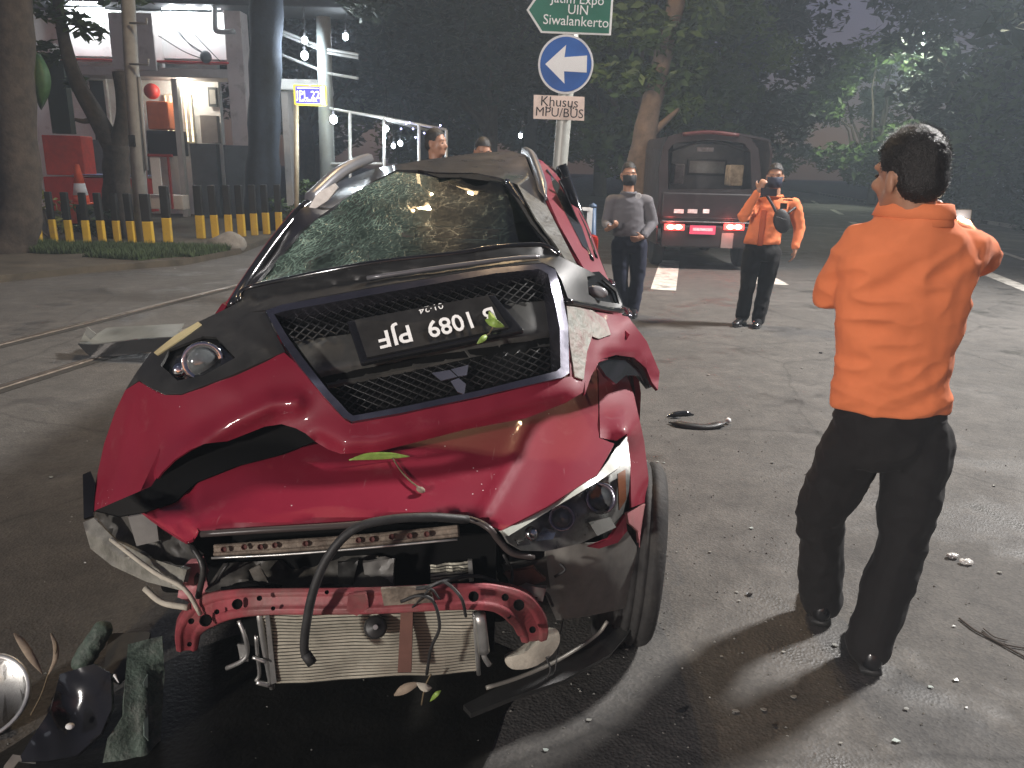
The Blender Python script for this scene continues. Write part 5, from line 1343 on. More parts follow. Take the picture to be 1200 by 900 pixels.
for sgn in (1, -1):
    for nm, ol in (('front_door', [(2.86, 0.25), (3.74, 0.25), (3.74, 1.08), (2.95, 1.05), (2.86, 0.95)]), ('rear_door', [(3.76, 0.25), (4.55, 0.25), (4.78, 0.62), (4.78, 1.1), (3.76, 1.08)]),
                   ('quarter_panel', [(4.57, 0.25)] + [(4.79, 0.31)] + arch(5.15, 0.36)[1:-1] + [(5.51, 0.31), (5.85, 0.35), (5.92, 0.8), (5.88, 1.12), (4.80, 1.1), (4.80, 0.6)]), ('front_fender', [(2.80, 0.25)] + [(2.80, 1.0), (2.66, 0.98), (2.62, 0.66), (2.72, 0.55), (2.79, 0.31)])):
        o = link(nm, side_mesh(ol, sgn), car_red, wreck, True)
        add_mod(o, 'SOLIDIFY', thickness=0.02, offset=-1); add_mod(o, 'EDGE_SPLIT', split_angle=R(40))
        if nm.endswith('door'):
            yy = 3.6 if nm == 'front_door' else 4.55
            x = CARX(yy) + sgn * 0.86
            MB().tube(catmull([(x - sgn * .02, yy - .1, .93), (x + sgn * .015, yy - .08, .935), (x + sgn * .015, yy + .06, .94), (x - sgn * .02, yy + .08, .94)], 4), 0.012, 8).build('handle', chrome, o, True)
    xs = lambda y, o=0.0: CARX(y) + sgn * (0.75 - o)
    gls = mat('side_glass', (0, 0, 0))
    zt = 1.50 if sgn > 0 else 1.40
    for nm, q in (('side_window', [(3.2, 1.09, 0), (3.72, 1.1, 0), (3.72, zt, .2), (3.55, zt, .2)]), ('side_window', [(3.78, 1.1, 0), (4.76, 1.12, 0), (4.7, zt + .05, .2), (3.78, zt, .2)]), ('side_window', [(4.82, 1.12, 0), (5.7, 1.14, 0.02), (5.45, zt + .05, .2), (4.78, zt + .05, .2)])):
        o = MB().add([(xs(y, i), y, z) for y, z, i in q], [(0, 1, 2, 3)]).build(nm, gls, wreck); add_mod(o, 'SOLIDIFY', thickness=0.005)
    for (a, b) in (((3.75, 1.08, 0), (3.75, zt + .04, .2)), ((4.79, 1.1, 0), (4.75, zt + .1, .2)), ((5.8, 1.1, .02), (5.5, zt + .08, .2))):
        MB().tube([(xs(a[0], a[2]), a[0], a[1]), (xs(b[0], b[2]), b[0], b[1])], 0.03, 8).build('pillar', bgloss, wreck, True)
    sl = MB().tube([(CARX(2.9) + sgn * .80, 2.9, .22), (CARX(4.7) + sgn * .80, 4.7, .22)], 0.05, 10).build('side_sill', bplast, wreck, True)
    x5 = CARX(5.7) + sgn * 0.80
    MB().box((x5, 5.78, 0.98), (0.12, 0.16, 0.26)).build('tail_lamp', mat('tail_lens', (0.45, 0.03, 0.02), 0.2, coat=0.8), wreck, bevel=0.03)
MB().box((CARX(5.9), 5.9, 0.75), (1.5, 0.06, 0.75)).build('tailgate', car_red, wreck, bevel=0.03)
MB().add([(CARX(5.9) - .7, 5.92, 1.13), (CARX(5.9) + .7, 5.92, 1.13), (CARX(5.8) + .55, 5.76, 1.5), (CARX(5.8) - .55, 5.76, 1.5)], [(0, 1, 2, 3)]).build('rear_window', mat('side_glass', (0, 0, 0)), wreck)
MB().box((CARX(5.9), 5.95, 0.42), (1.6, 0.12, 0.3)).build('rear_bumper', bplast, wreck, bevel=0.04)
# cowl and cabin
MB().box((CARX(2.75), 2.76, 1.02), (1.4, 0.24, 0.05)).build('cowl', bplast, wreck, bevel=0.015)
MB().rings([((CARX(3.0), 2.85, 0.98), (0.68, 0, 0), (0, 0, .1)), ((CARX(3.0), 3.05, 1.02), (0.68, 0, 0), (0, 0, .12)), ((CARX(3.0), 3.2, .95), (0.66, 0, 0), (0, 0, .12))], 20).build('dashboard', mat('dash', (0.015, 0.015, 0.015), 0.6), wreck, True)
sw_c = Vector((0.0, 3.22, 1.02)); Msw = Matrix.Rotation(R(65), 3, 'X')
mb = MB(); mb.tube([sw_c + Msw @ Vector((0.18 * math.cos(a), 0.18 * math.sin(a), 0)) for a in np.linspace(0, 2 * math.pi, 25)], 0.015, 8, False)
for a in (0, 2.2, 4.1): mb.tube([sw_c, sw_c + Msw @ Vector((0.17 * math.cos(a), 0.17 * math.sin(a), 0))], 0.014, 6)
mb.build('steering_wheel', rubber, wreck, True)
seatm = mat('seat_cloth', (0.02, 0.02, 0.021), 0.85, var=0.2)
for sx in (-0.38, 0.36):
    x = CARX(3.7) + sx
    MB().rings([((x, 3.85, .5), (.22, 0, 0), (0, .09, 0)), ((x, 3.9, .8), (.24, 0, 0), (0, .08, 0)), ((x, 4.02, 1.1), (.2, 0, 0), (0, .06, 0))], 16).build('front_seat', seatm, wreck, True)
    MB().ell((x, 4.05, 1.22), (.12, .05, .09)).build('headrest', seatm, wreck, True)
MB().box((CARX(4.7), 4.75, 0.85), (1.2, 0.16, 0.6)).build('rear_seat', seatm, wreck, bevel=0.05)
# ================================================================== torn off front bumper lying upside down on the hood
BF = Field([(110, 600, 2.06), (180, 570, 1.93), (223, 527, 1.94), (270, 516, 1.95), (330, 497, 1.96), (400, 531, 1.86), (440, 530, 1.86), (547, 503, 1.93), (617, 490, 1.98), (682, 458, 2.08), (408, 493, 1.92), (666, 439, 2.10),
            (147, 457, 2.24), (165, 448, 2.17), (230, 422, 2.13), (333, 413, 2.06), (240, 378, 2.34), (283, 345, 2.47), (350, 328, 2.44), (460, 306, 2.42), (560, 297, 2.44), (640, 291, 2.52), (312, 364, 2.30), (651, 322, 2.38),
            (690, 318, 2.56), (727, 360, 2.64), (670, 380, 2.26), (735, 375, 2.56), (773, 440, 2.58), (757, 405, 2.58), (120, 520, 2.24), (280, 460, 1.98), (200, 500, 2.02)], 0.0004)
bmp = empty('torn_bumper', at(440, 531, 1.95), 'torn front bumper lying upside down across the hood of the wreck', 'car bumper')
panel('red_cover', [(147, 457), (163, 447), (178, 456), (193, 463), (213, 463), (270, 441), (333, 413), (349, 428), (364, 447), (378, 465), (404, 492), (412, 496.5), (470, 486), (560, 467), (668, 441), (687, 438), (683, 460), (663, 472), (617, 490), (547, 503), (473, 522), (440, 530), (400, 532), (385, 527), (370, 518), (358, 508), (347, 502), (330, 497), (310, 500), (290, 508), (267, 517), (240, 520), (223, 527), (204, 539), (190, 553), (177, 572), (140, 587), (108, 600), (112, 565), (122, 520), (135, 482)],
      BF, car_red, bmp, 6, 0.005, fsum(gaussline([(345, 472), (320, 474), (270, 498), (215, 530), (185, 556)], -0.030, 13), gaussline([(250, 470), (330, 440)], 0.010, 22), gaussline([(372, 518), (400, 534), (440, 532), (547, 506), (660, 476)], 0.03, 9), gaussline([(150, 475), (140, 540), (128, 590)], -0.02, 12), lambda u, v: 0.004 * noise.noise((u / 30, v / 30, 2))))
panel('underside_shade', [(112, 598), (177, 570), (190, 550), (223, 524), (267, 514), (310, 497), (330, 494), (347, 499), (372, 516), (330, 532), (280, 545), (230, 565), (205, 588), (170, 600), (140, 605)], lambda u, v: min(BF(u, v) + 0.05, HOODF(u, v) - 0.01), void, bmp, 7, 0.003)  # near-black sheet: bumper underside with the shade below it put in its colour
panel('side_cladding', [(147, 457), (160, 436), (177, 413), (205, 394), (233, 377), (277, 356), (290, 366), (311, 365), (320, 385), (334, 412), (270, 440), (213, 462), (193, 462), (178, 455), (163, 446)], lambda u, v: BF(u, v) - 0.004, bplast, bmp, 6, 0.008,
      gaussline([(280, 392), (330, 410)], 0.01, 10), holes=[[(188, 428), (198, 410), (238, 394), (253, 395), (276, 419), (238, 440), (208, 446)]])
panel('front_lip', [(277, 356), (287, 340), (350, 326), (440, 309), (530, 299), (580, 291), (634, 289), (655, 300), (690, 317), (722, 338), (729, 356), (727, 364), (700, 358.5), (667, 353), (658, 328), (650, 314), (636, 307.5), (579, 313), (553, 317), (450, 334), (357, 351), (312, 363), (290, 366)], lambda u, v: BF(u, v) - 0.004, bplast, bmp, 6, 0.008,
      fsum(gaussline([(300, 350), (440, 326), (560, 308), (640, 300)], 0.025, 5), gaussline([(287, 342), (440, 311), (580, 293), (634, 290)], -0.012, 4)), holes=[[(688, 324), (700, 322), (722, 342), (726, 356), (700, 352), (690, 345)]])
bz = lambda u, v, d=0.0: (u, v, BF(u, v) + d)
tubepx('lip_edge', [bz(279, 353, -.01), bz(289, 338.5, -.01), bz(350, 324.5, -.012), bz(440, 308, -.012), bz(530, 298, -.012), bz(580, 290, -.014), bz(634, 287.5, -.014), bz(656, 299, -.01)], 0.009, bgloss, bmp)
tubepx('lip_edge', [bz(430, 326, -.01), bz(520, 313, -.012), bz(600, 303, -.012), bz(632, 301, -.01)], 0.007, mat('rail_grey', (0, 0, 0)), bmp)
# fog lamps
fog = panel('fog_lamp', [(185, 429), (196, 408), (238, 392), (254, 393), (279, 419), (238, 442), (206, 448)], lambda u, v: BF(u, v) + 0.035, bgloss, bmp, 6, 0.004)
lensball(238, 424, BF(238, 424) + 0.015, 0.046, 'lens', glassy, fog, 0.45, bright)
lensball(212, 434, BF(212, 434) + 0.01, 0.022, 'reflector', bright, fog, 0.4)
panel('side_marker', [(180, 413), (205, 393), (232, 377), (236, 380), (214, 396), (184, 416)], lambda u, v: BF(u, v) - 0.012, mat('marker_cream', (0.42, 0.36, 0.2), 0.3), bmp, 5, 0.008)
fog2 = panel('fog_lamp', [(684, 320), (702, 318), (726, 341), (731, 360), (698, 356), (686, 345)], lambda u, v: BF(u, v) + 0.03, bgloss, bmp, 6, 0.004)
c_ = at(700, 342, 2.53); MB().ell(c_, (0.036, 0.02, 0.02), Euler((0, R(12), 0))).build('lens', mat('fog_grey', (0.22, 0.22, 0.23), 0.25), fog2, True)
tubepx('lip_edge', [bz(664, 353, -.02), bz(690, 358, -.02), bz(712, 363, -.02), bz(729, 364, -.02)], 0.010, bgloss, bmp)
# torn right end
panel('red_flap', [(667, 364), (700, 365), (736, 371), (758, 400), (773, 436), (771, 457), (764, 448), (757, 431), (743, 419), (722, 416), (704, 421), (693, 440), (685, 463), (686, 438), (668, 441), (667, 400)], lambda u, v: BF(u, v) - 0.002, car_red, bmp, 5, 0.010, fsum(gaussline([(715, 418), (745, 420), (765, 445)], 0.02, 6), lambda u, v: 0.008 * noise.noise((u / 15, v / 15, 4))))
panel('flap_inside', [(700, 425), (722, 418), (743, 421), (757, 434), (768, 452), (760, 455), (748, 440), (733, 440), (722, 450), (710, 440)], lambda u, v: BF(u, v) + 0.06, bgloss, bmp, 5, 0.01)
panel('scraped_patch', [(664, 356), (690, 361), (710, 374), (716, 392), (702, 397), (694, 394), (688, 412), (684, 445), (674, 441), (668, 404)], lambda u, v: BF(u, v) - 0.010, mat('bare_plastic', (0.27, 0.28, 0.23), 0.6, var=0.5, scale=16, dirt=0.95, dirtcol=(0.14, 0.03, 0.035), dscale=16, bump=0.4), bmp, 4, 0.004, lambda u, v: 0.006 * noise.noise((u / 6, v / 6, 8)))
# grille: chrome frame, recessed panel, wire mesh
fo = [(311, 364), (330, 357), (357, 352), (450, 335), (553, 318), (579, 314), (636, 308.5), (651, 316), (660, 350), (666, 382), (667, 437), (660, 442), (560, 465), (470, 484), (412, 494), (402, 489), (378, 463), (349, 427), (330, 400)]
fi = [(321, 368), (335, 364), (357, 360), (450, 343), (553, 325), (579, 320.5), (632, 315), (642, 321), (650, 352), (656, 384), (657, 431), (652, 435), (560, 458), (470, 477), (414, 487), (408, 483), (385, 458), (357, 422), (338, 396)]
frm = panel('grille_frame', fo, lambda u, v: BF(u, v) - 0.014, chrome, bmp, 5, 0.045, holes=[fi])
gp2 = lambda u, v: BF(u, v) + 0.055
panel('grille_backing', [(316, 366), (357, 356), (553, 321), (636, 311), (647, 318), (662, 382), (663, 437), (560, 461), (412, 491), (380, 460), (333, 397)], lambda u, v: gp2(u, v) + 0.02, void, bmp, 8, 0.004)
panel('grille_band', [(345, 400), (405, 392), (560, 362), (600, 355), (648, 352), (655, 384), (655, 404), (600, 410), (480, 432), (384, 452), (368, 432)], gp2, mat('band_plastic', (0.05, 0.05, 0.046), 0.4, var=0.3, scale=8, dirt=0.35, dirtcol=(0.12, 0.115, 0.1), dscale=5), bmp, 7, 0.01, gaussline([(378, 446), (480, 425), (655, 398)], 0.03, 7))
def lattice(poly, pitch, ang, off, r, name):
    mb = MB()
    us = [p[0] for p in poly]; vs = [p[1] for p in poly]
    for sg in (1, -1):
        a = R(-11) + sg * ang
        dx, dy = math.cos(a), math.sin(a); nx, ny = -dy, dx
        cx_, cy_ = sum(us) / len(us), sum(vs) / len(vs)
        for k in range(-60, 61):
            ox, oy = cx_ + nx * k * pitch, cy_ + ny * k * pitch
            run = []
            for t in np.arange(-260, 260, 3.0):
                p = (ox + dx * t, oy + dy * t)
                if inside(p, poly): run.append(p)
                elif len(run) > 1:
                    mb.tube([at(q[0], q[1], BF(*q) + off) for q in run[::3] + [run[-1]]], r, 4, False); run = []
                else: run = []
    return mb.build(name, bplast_mesh, bmp, True)
bplast_mesh = mat('mesh_black', (0.012, 0.012, 0.012), 0.4, spec=0.35)
lattice([(322, 369), (357, 361), (553, 326), (632, 316), (640, 322), (648, 352), (600, 356), (560, 362), (405, 392), (343, 402)], 7.5, R(33), 0.045, 0.0024, 'grille_mesh')
lattice([(386, 454), (480, 434), (600, 411), (655, 405), (656, 432), (560, 456), (414, 486)], 7.5, R(33), 0.045, 0.0024, 'grille_mesh')
# number plate, upside down
pc = [at(u, v, BF(u, v) + 0.005) for u, v in ((406, 376), (579, 344), (614, 386), (422, 425))]
pn = (pc[1] - pc[0]).cross(pc[3] - pc[0]).normalized()
if pn.y > 0: pn = -pn
plc = sum(pc, Vector()) / 4
hol = MB().prism(pc, -pn * 0.02).build('number_plate', bgloss, bmp, bevel=0.006)
ins = [plc + (p - plc) * 0.90 + pn * 0.001 for p in (pc[0], pc[1], plc + (pc[2] - plc) * 0.93, pc[3])]
MB().prism(ins, pn * 0.005).build('plate_sheet', mat('plate_black', (0.018, 0.018, 0.018), 0.35, var=0.3, scale=12, dirt=0.2, dirtcol=(0.04, 0.04, 0.038), dscale=9), hol)
ptx = mat('plate_white_letters', (0.78, 0.78, 0.76), 0.4, var=0.1)
def on_plate(u, v, lift=0.008):
    d = ray(u, v); q = plc + pn * lift
    return CPOS + d * ((q - CPOS).dot(pn) / d.dot(pn))
rgt = on_plate(444, 398) - on_plate(578, 366); upv = on_plate(520, 400) - on_plate(509, 350)
text_obj('lettering', 'B', on_plate(574, 369), rgt, upv, 0.096, ptx, hol, 0.68, 0.0008, bold=0.0012)
text_obj('lettering', '1089', on_plate(529, 379), rgt, upv, 0.096, ptx, hol, 0.74, 0.0008, bold=0.0012)
text_obj('lettering', 'PJF', on_plate(463, 393.5), rgt, upv, 0.096, ptx, hol, 0.84, 0.0008, bold=0.0012)
text_obj('lettering', '01\u00b724', on_plate(505, 361), rgt, upv, 0.036, ptx, hol, 0.9, 0.0008)
for pts in ([(506, 437), (527, 433.5), (536, 441.5), (517, 446)], [(528.5, 432.8), (549, 427.5), (547, 439.5), (537, 441)], [(528, 446.5), (537.5, 443), (546, 450), (544, 462), (536, 459)]):
    panel('emblem_diamond', pts, lambda u, v: BF(u, v) + 0.012, mat('emblem_metal', (0.42, 0.42, 0.46), 0.25, 0.9), bmp, 8, 0.006, smooth=False)
# ================================================================== people
def remesh(mb, voxel, smooth=6, folds=None):
    me = mb.mesh('tmp')
    o = bpy.data.objects.new('tmp', me)
    md = o.modifiers.new('r', 'REMESH'); md.mode = 'VOXEL'; md.voxel_size = voxel
    if smooth:
        s = o.modifiers.new('s', 'SMOOTH'); s.factor = 0.5; s.iterations = smooth
    out = evaluated_mesh(o)
    out.materials.clear()
    if folds:
        nor = [v.normal.copy() for v in out.vertices]
        for v, nv in zip(out.vertices, nor):
            v.co += nv * folds(v.co)
    out.polygons.foreach_set('use_smooth', [True] * len(out.polygons))
    return out
def cloth_mat(name, col, rough=0.85, var=0.10):
    m = mat(name, col, rough, 0, var=var, scale=5, bump=0.12, bscale=420, spec=0.25)
    m.node_tree.nodes['Principled BSDF'].inputs['Sheen Weight'].default_value = 0.03
    return m
skin = mat('skin', (0.33, 0.17, 0.105), 0.5, var=0.08, scale=14, bump=0.05, bscale=200)
hairm = mat('hair', (0.012, 0.010, 0.009), 0.5, var=0.3, scale=90, bump=0.5, bscale=260)
shoe_m = mat('black_leather', (0.013, 0.013, 0.014), 0.28, var=0.2, coat=0.2)
def hand(mb, w, d, nrm, s=1.0, curl=0.5, side=1):
    """palm and five fingers; d: forward along the hand, nrm: palm facing, side: +1 thumb along d x nrm"""
    d, nrm = Vector(d).normalized(), Vector(nrm).normalized(); nrm = (nrm - d * nrm.dot(d)).normalized(); l = d.cross(nrm) * side
    w = Vector(w)
    M = Matrix((l, d, nrm)).transposed()
    mb.cap(w - d * 0.03 * s, w + d * 0.02 * s, 0.027 * s, 0.026 * s)
    mb.ell(w + d * 0.052 * s, (0.040 * s, 0.05 * s, 0.017 * s), M)
    for k, (o, L) in enumerate(((0.031, 0.066), (0.011, 0.076), (-0.010, 0.071), (-0.030, 0.056))):
        p = w + d * 0.088 * s + l * o * s; a = curl * 0.6
        for seg, f in enumerate((0.45, 0.32, 0.23)):
            q = p + (d * math.cos(a) + nrm * math.sin(a)) * L * f * s
            mb.cap(p, q, (0.0095 - 0.0008 * seg) * s, (0.009 - 0.0008 * seg) * s, 8); p = q; a += curl * 0.75
    p = w + d * 0.03 * s + l * 0.034 * s
    for f, dv in ((0.036, l * 0.75 + d * 0.6 + nrm * 0.25), (0.028, l * 0.25 + d * 0.9 + nrm * 0.45 * curl)):
        q = p + dv.normalized() * f * s; mb.cap(p, q, 0.0115 * s, 0.010 * s, 8); p = q
def person(name, label, J, fwd, shirt, trousers, voxel, height_s=1.0, look=None, mask=None, hands=None, hw=0.19, dp=0.115, group=None, hem_half=None, collar=True, fold_amp=0.006, upper=1.0, strands=1200, ck=0.55):
    """J: joints as world points. One continuous body mesh; clothes, hair and shoes are children."""
    base = Vector((J['pelvis'].x, J['pelvis'].y, 0))
    root = empty(name, base, label, 'person', group)
    f0 = Vector(fwd).normalized(); rt = f0.cross(Vector((0, 0, 1))).normalized()          # rt: the person's own right... left/right kept by joint names
    hf = Vector(look if look is not None else fwd).normalized()
    up = (J['head'] - J['neck']).normalized() * 0.35 + Vector((0, 0, 0.65)); up = (up - hf * up.dot(hf)).normalized()
    hr = hf.cross(up).normalized()
    s = height_s
    Mh = Matrix((hr, hf, up)).transposed()
    H = J['head']
    hp_ = lambda r, f, u: H + hr * r * s + hf * f * s + up * u * s
    body = MB()
    body.ell(hp_(0, -0.012, 0.022), (0.077 * s, 0.096 * s, 0.098 * s), Mh)
    body.ell(hp_(0, 0.03, -0.035), (0.064 * s, 0.066 * s, 0.078 * s), Mh)
    body.ell(hp_(0, 0.048, -0.088), (0.042 * s, 0.042 * s, 0.030 * s), Mh)
    for sd in (-1, 1):
        body.cap(hp_(sd * 0.058, 0.0, -0.05), hp_(sd * 0.03, 0.055, -0.095), 0.022 * s, 0.02 * s)
        body.ell(hp_(sd * 0.042, 0.066, -0.028), (0.026 * s, 0.02 * s, 0.02 * s), Mh)
        body.ell(hp_(sd * 0.080, -0.012, -0.022), (0.010 * s, 0.021 * s, 0.033 * s), Mh @ Matrix.Rotation(sd * 0.3, 3, 'Z'))
        body.cap(hp_(sd * 0.012, 0.082, 0.022), hp_(sd * 0.05, 0.07, 0.022), 0.011 * s, 0.010 * s)
    body.cap(hp_(0, 0.088, 0.005), hp_(0, 0.108, -0.035), 0.010 * s, 0.015 * s)
    body.ell(hp_(0, 0.085, -0.066), (0.024 * s, 0.012 * s, 0.011 * s), Mh)
    body.cap(hp_(0, -0.02, -0.05), J['neck'] + Vector((0, 0, -0.05)), 0.055 * s, 0.062 * s)
    J['chest'] = J['neck'].lerp(J['pelvis'], 0.32)
    body.cap(J['chest'], J['pelvis'] + Vector((0, 0, 0.06)), 0.095 * s, 0.085 * s)
    for sd in 'LR':
        body.cap(J['neck'] + Vector((0, 0, -0.06)), J['sh' + sd], 0.06 * s, 0.055 * s)
        body.cap(J['sh' + sd], J['el' + sd], 0.048 * s, 0.038 * s); body.cap(J['el' + sd], J['wr' + sd], 0.037 * s, 0.026 * s)
        body.cap(J['hip' + sd], J['kn' + sd], 0.068 * s, 0.048 * s); body.cap(J['kn' + sd], J['an' + sd], 0.05 * s, 0.036 * s)
        body.cap(J['pelvis'] + Vector((0, 0, 0.03)), J['hip' + sd], 0.07 * s, 0.065 * s)
        body.cap(Vector((J['an' + sd].x, J['an' + sd].y, 0.07)), Vector((J['an' + sd].x, J['an' + sd].y, 0.055)) + (J['toe' + sd] - J['an' + sd]) * Vector((1, 1, 0)).length * 0.0 + Vector(((J['toe' + sd] - J['an' + sd]).x, (J['toe' + sd] - J['an' + sd]).y, 0)).normalized() * 0.09, 0.028 * s, 0.022 * s)
        hd = (hands or {}).get(sd)
        if hd: hand(body, J['wr' + sd], hd[0], hd[1], s, hd[2], hd[3])
        else: hand(body, J['wr' + sd], J['wr' + sd] - J['el' + sd], f0.cross(Vector((0, 0, 1))), s, 0.5, 1)
    link('body', remesh(body, voxel, 3), skin, root)
    # hair
    hb = MB()
    hb.ell(hp_(0, -0.012, 0.031), (0.0815 * s, 0.1005 * s, 0.1005 * s), Mh); hb.ell(hp_(0, -0.042, -0.018), (0.074 * s, 0.068 * s, 0.072 * s), Mh)
    hm = remesh(hb, max(0.006, voxel * 0.8), 5, lambda c: 0.0035 * noise.noise(c * 140))
    bm = bmesh.new(); bm.from_mesh(hm)
    kill = []
    for v in bm.verts:
        q = v.co - H; r_, f_, u_ = q.dot(hr) / s, q.dot(hf) / s, q.dot(up) / s
        line = np.interp(f_, [-0.12, -0.06, -0.03, -0.012, 0.03, 0.05, 0.09], [-0.078, -0.082, -0.06, 0.0, 0.012, 0.055, 0.075])
        if u_ < line: kill.append(v)
    bmesh.ops.delete(bm, geom=kill, context='VERTS'); bm.normal_update(); bm.verts.ensure_lookup_table()
    src = [(v.co.copy(), v.normal.copy()) for v in bm.verts]
    for _ in range(strands):
        c0, n0 = random.choice(src)
        c0 = c0 + Vector((random.gauss(0, .003), random.gauss(0, .003), random.gauss(0, .003)))
        uu = (c0 - H).dot(up) / s
        L_ = float(np.interp(uu, [-0.08, 0.0, 0.06, 0.12], [0.002, 0.003, 0.006, 0.008])) * random.uniform(0.6, 1.3)
        dr = (n0 + up * 0.35 + Vector((random.gauss(0, .35), random.gauss(0, .35), random.gauss(0, .35)))).normalized()
        sd_ = dr.orthogonal().normalized() * 0.0009
        bm.faces.new([bm.verts.new(c0 - sd_), bm.verts.new(c0 + sd_), bm.verts.new(c0 + dr * L_)])
    bm.to_mesh(hm); bm.free()
    link('hair', hm, hairm, root)
    for sd in (-1, 1):
        MB().ell(hp_(sd * 0.032, 0.083, -0.004), (0.011 * s, 0.007 * s, 0.005 * s), Mh, 10, 6).build('eye', mat('eye_dark', (0.02, 0.015, 0.012), 0.2), root, True)
        MB().cap(hp_(sd * 0.016, 0.091, 0.022), hp_(sd * 0.05, 0.078, 0.026), 0.003 * s, 0.002 * s, 6).build('eyebrow', hairm, root, True)
    # shirt
    sh = MB()
    ax = (J['shR'] - J['shL']); ax.z = 0; ax = ax.normalized() if ax.length > 0.1 else rt
    ay = Vector((0, 0, 1)).cross(ax)
    N, Pv, HM = J['neck'], J['pelvis'], J['hem']
    hh = hem_half or hw
    rs = [(HM, ax * hh, ay * dp * 1.02), (HM.lerp(N, 0.04), ax * hh * 1.02, ay * dp * 1.04), (HM.lerp(N, 0.3), ax * hh * 0.97, ay * dp), (HM.lerp(N, 0.55), ax * hw * (0.5 + 0.5 * upper), ay * dp * 1.05), (HM.lerp(N, 0.78), ax * hw * upper, ay * dp * 1.0), (HM.lerp(N, 0.90), ax * hw * 0.86, ay * dp * 0.85), (N, ax * 0.075, ay * 0.07)]
    sh.rings(rs, 24)
    for sd in 'LR':
        sh.cap(N + Vector((0, 0, -0.055)), J['sh' + sd] + Vector((0, 0, 0.0)), 0.058 * s, 0.07 * s)
        sh.cap(J['sh' + sd], J['el' + sd], 0.072 * s, 0.060 * s); sh.cap(J['el' + sd], J['el' + sd].lerp(J['wr' + sd], 0.9), 0.058 * s, 0.042 * s)
    def folds(c):
        q = c - HM
        a = noise.noise((q.x * 6 + q.z * 5, q.y * 6, q.z * 11 - q.x * 6)); b = noise.noise((q.x * 17, q.y * 17, q.z * 22))
        t_ = noise.noise((q.x * 2.5, q.y * 2.5, q.z * 3))
        c_ = noise.noise((q.x * 5 - q.z * 9, q.y * 5, q.z * 24 + q.x * 10))
        return fold_amp * (0.7 - 2.4 * abs(a)) * (0.6 + 0.8 * max(0, t_ + 0.3)) + fold_amp * 0.3 * b + fold_amp * 0.5 * (0.4 - abs(c_)) * max(0, 1.3 - abs(q.z) * 4)
    link('shirt', remesh(sh, voxel, 6, folds), shirt, root)
    if collar:
        cm = MB(); n = 20; vs = []; fs = []
        for i in range(n):
            a = 2 * math.pi * i / n
            e = 1.0 if math.sin(a) < 0.8 else 0.7
            dr = ax * math.cos(a) + f0 * math.sin(a)
            for r_, z_ in ((0.088 + 0.004 * (ck > 0.9), -0.03), (0.082 + 0.004 * (ck > 0.9), 0.01), (0.074 + 0.006 * (ck > 0.9), 0.036 * e * ck), (0.083 + 0.004 * (ck > 0.9), 0.033 * e * ck), (0.096 + 0.002 * (ck > 0.9), -0.008)):
                vs.append(N + dr * r_ * s + Vector((0, 0, z_ * s)) + f0 * 0.004)
        fs = [(i * 5 + j, ((i + 1) % n) * 5 + j, ((i + 1) % n) * 5 + j + 1, i * 5 + j + 1) for i in range(n) for j in range(4)]
        co = MB().add(vs, fs).build('collar', shirt, root, True); add_mod(co, 'SOLIDIFY', thickness=0.004)
    # trousers
    tr = MB()
    W0 = HM + Vector((0, 0, 0.05))
    cr_ = (J['hipL'] + J['hipR']) / 2
    tr.rings([(W0, ax * hh * 0.86, ay * dp * 0.84), (cr_ + Vector((0, 0, 0.0)), ax * hh * 0.98, ay * dp * 1.02), (cr_ + Vector((0, 0, -0.08)), ax * hh * 0.85, ay * dp * 0.9)], 24)
    for sd in 'LR':
        k, a = J['kn' + sd], J['an' + sd]
        tr.cap(J['hip' + sd], J['hip' + sd].lerp(k, 0.5), 0.100 * s, 0.092 * s); tr.cap(J['hip' + sd].lerp(k, 0.5), k, 0.092 * s, 0.076 * s); tr.cap(k, k.lerp(a, 1.02), 0.074 * s, 0.069 * s)
    link('trousers', remesh(tr, voxel, 4, lambda c: fold_amp * 1.1 * (1 - 2.2 * abs(noise.noise((c.x * 7 + c.z * 4, c.y * 7, c.z * 8 - c.x * 5)))) + fold_amp * 0.4 * noise.noise(c * 24)), trousers, root)
    for sd in 'LR':
        a, t = J['an' + sd], J['toe' + sd]
        d = (t - a); d.z = 0; d.normalize(); sdv = Vector((-d.y, d.x, 0))
        g = Vector((a.x, a.y, 0)); zb = J.get('lift' + sd, 0.0)
        so = MB(); 
        so.rings([(g - d * 0.082 * s + Vector((0, 0, 0.045 + zb)), sdv * 0.016, Vector((0, 0, 0.02))), (g - d * 0.072 * s + Vector((0, 0, 0.05 + zb)), sdv * 0.030, Vector((0, 0, 0.04))), (g - d * 0.05 * s + Vector((0, 0, 0.052 + zb)), sdv * 0.038, Vector((0, 0, 0.050))), (g + d * 0.02 * s + Vector((0, 0, 0.055 + zb)), sdv * 0.042, Vector((0, 0, 0.054))),
                  (g + d * 0.10 * s + Vector((0, 0, 0.042 + zb)), sdv * 0.047, Vector((0, 0, 0.040))), (g + d * 0.17 * s + Vector((0, 0, 0.034 + zb)), sdv * 0.042, Vector((0, 0, 0.030))), (g + d * 0.205 * s + Vector((0, 0, 0.028 + zb)), sdv * 0.02, Vector((0, 0, 0.018)))], 16)
        so.cap(g + Vector((0, 0, 0.07 + zb)), g + Vector((0, 0, 0.16 + zb)), 0.048, 0.05)
        so_o = link('shoe', remesh(so, 0.008, 2), shoe_m, root)
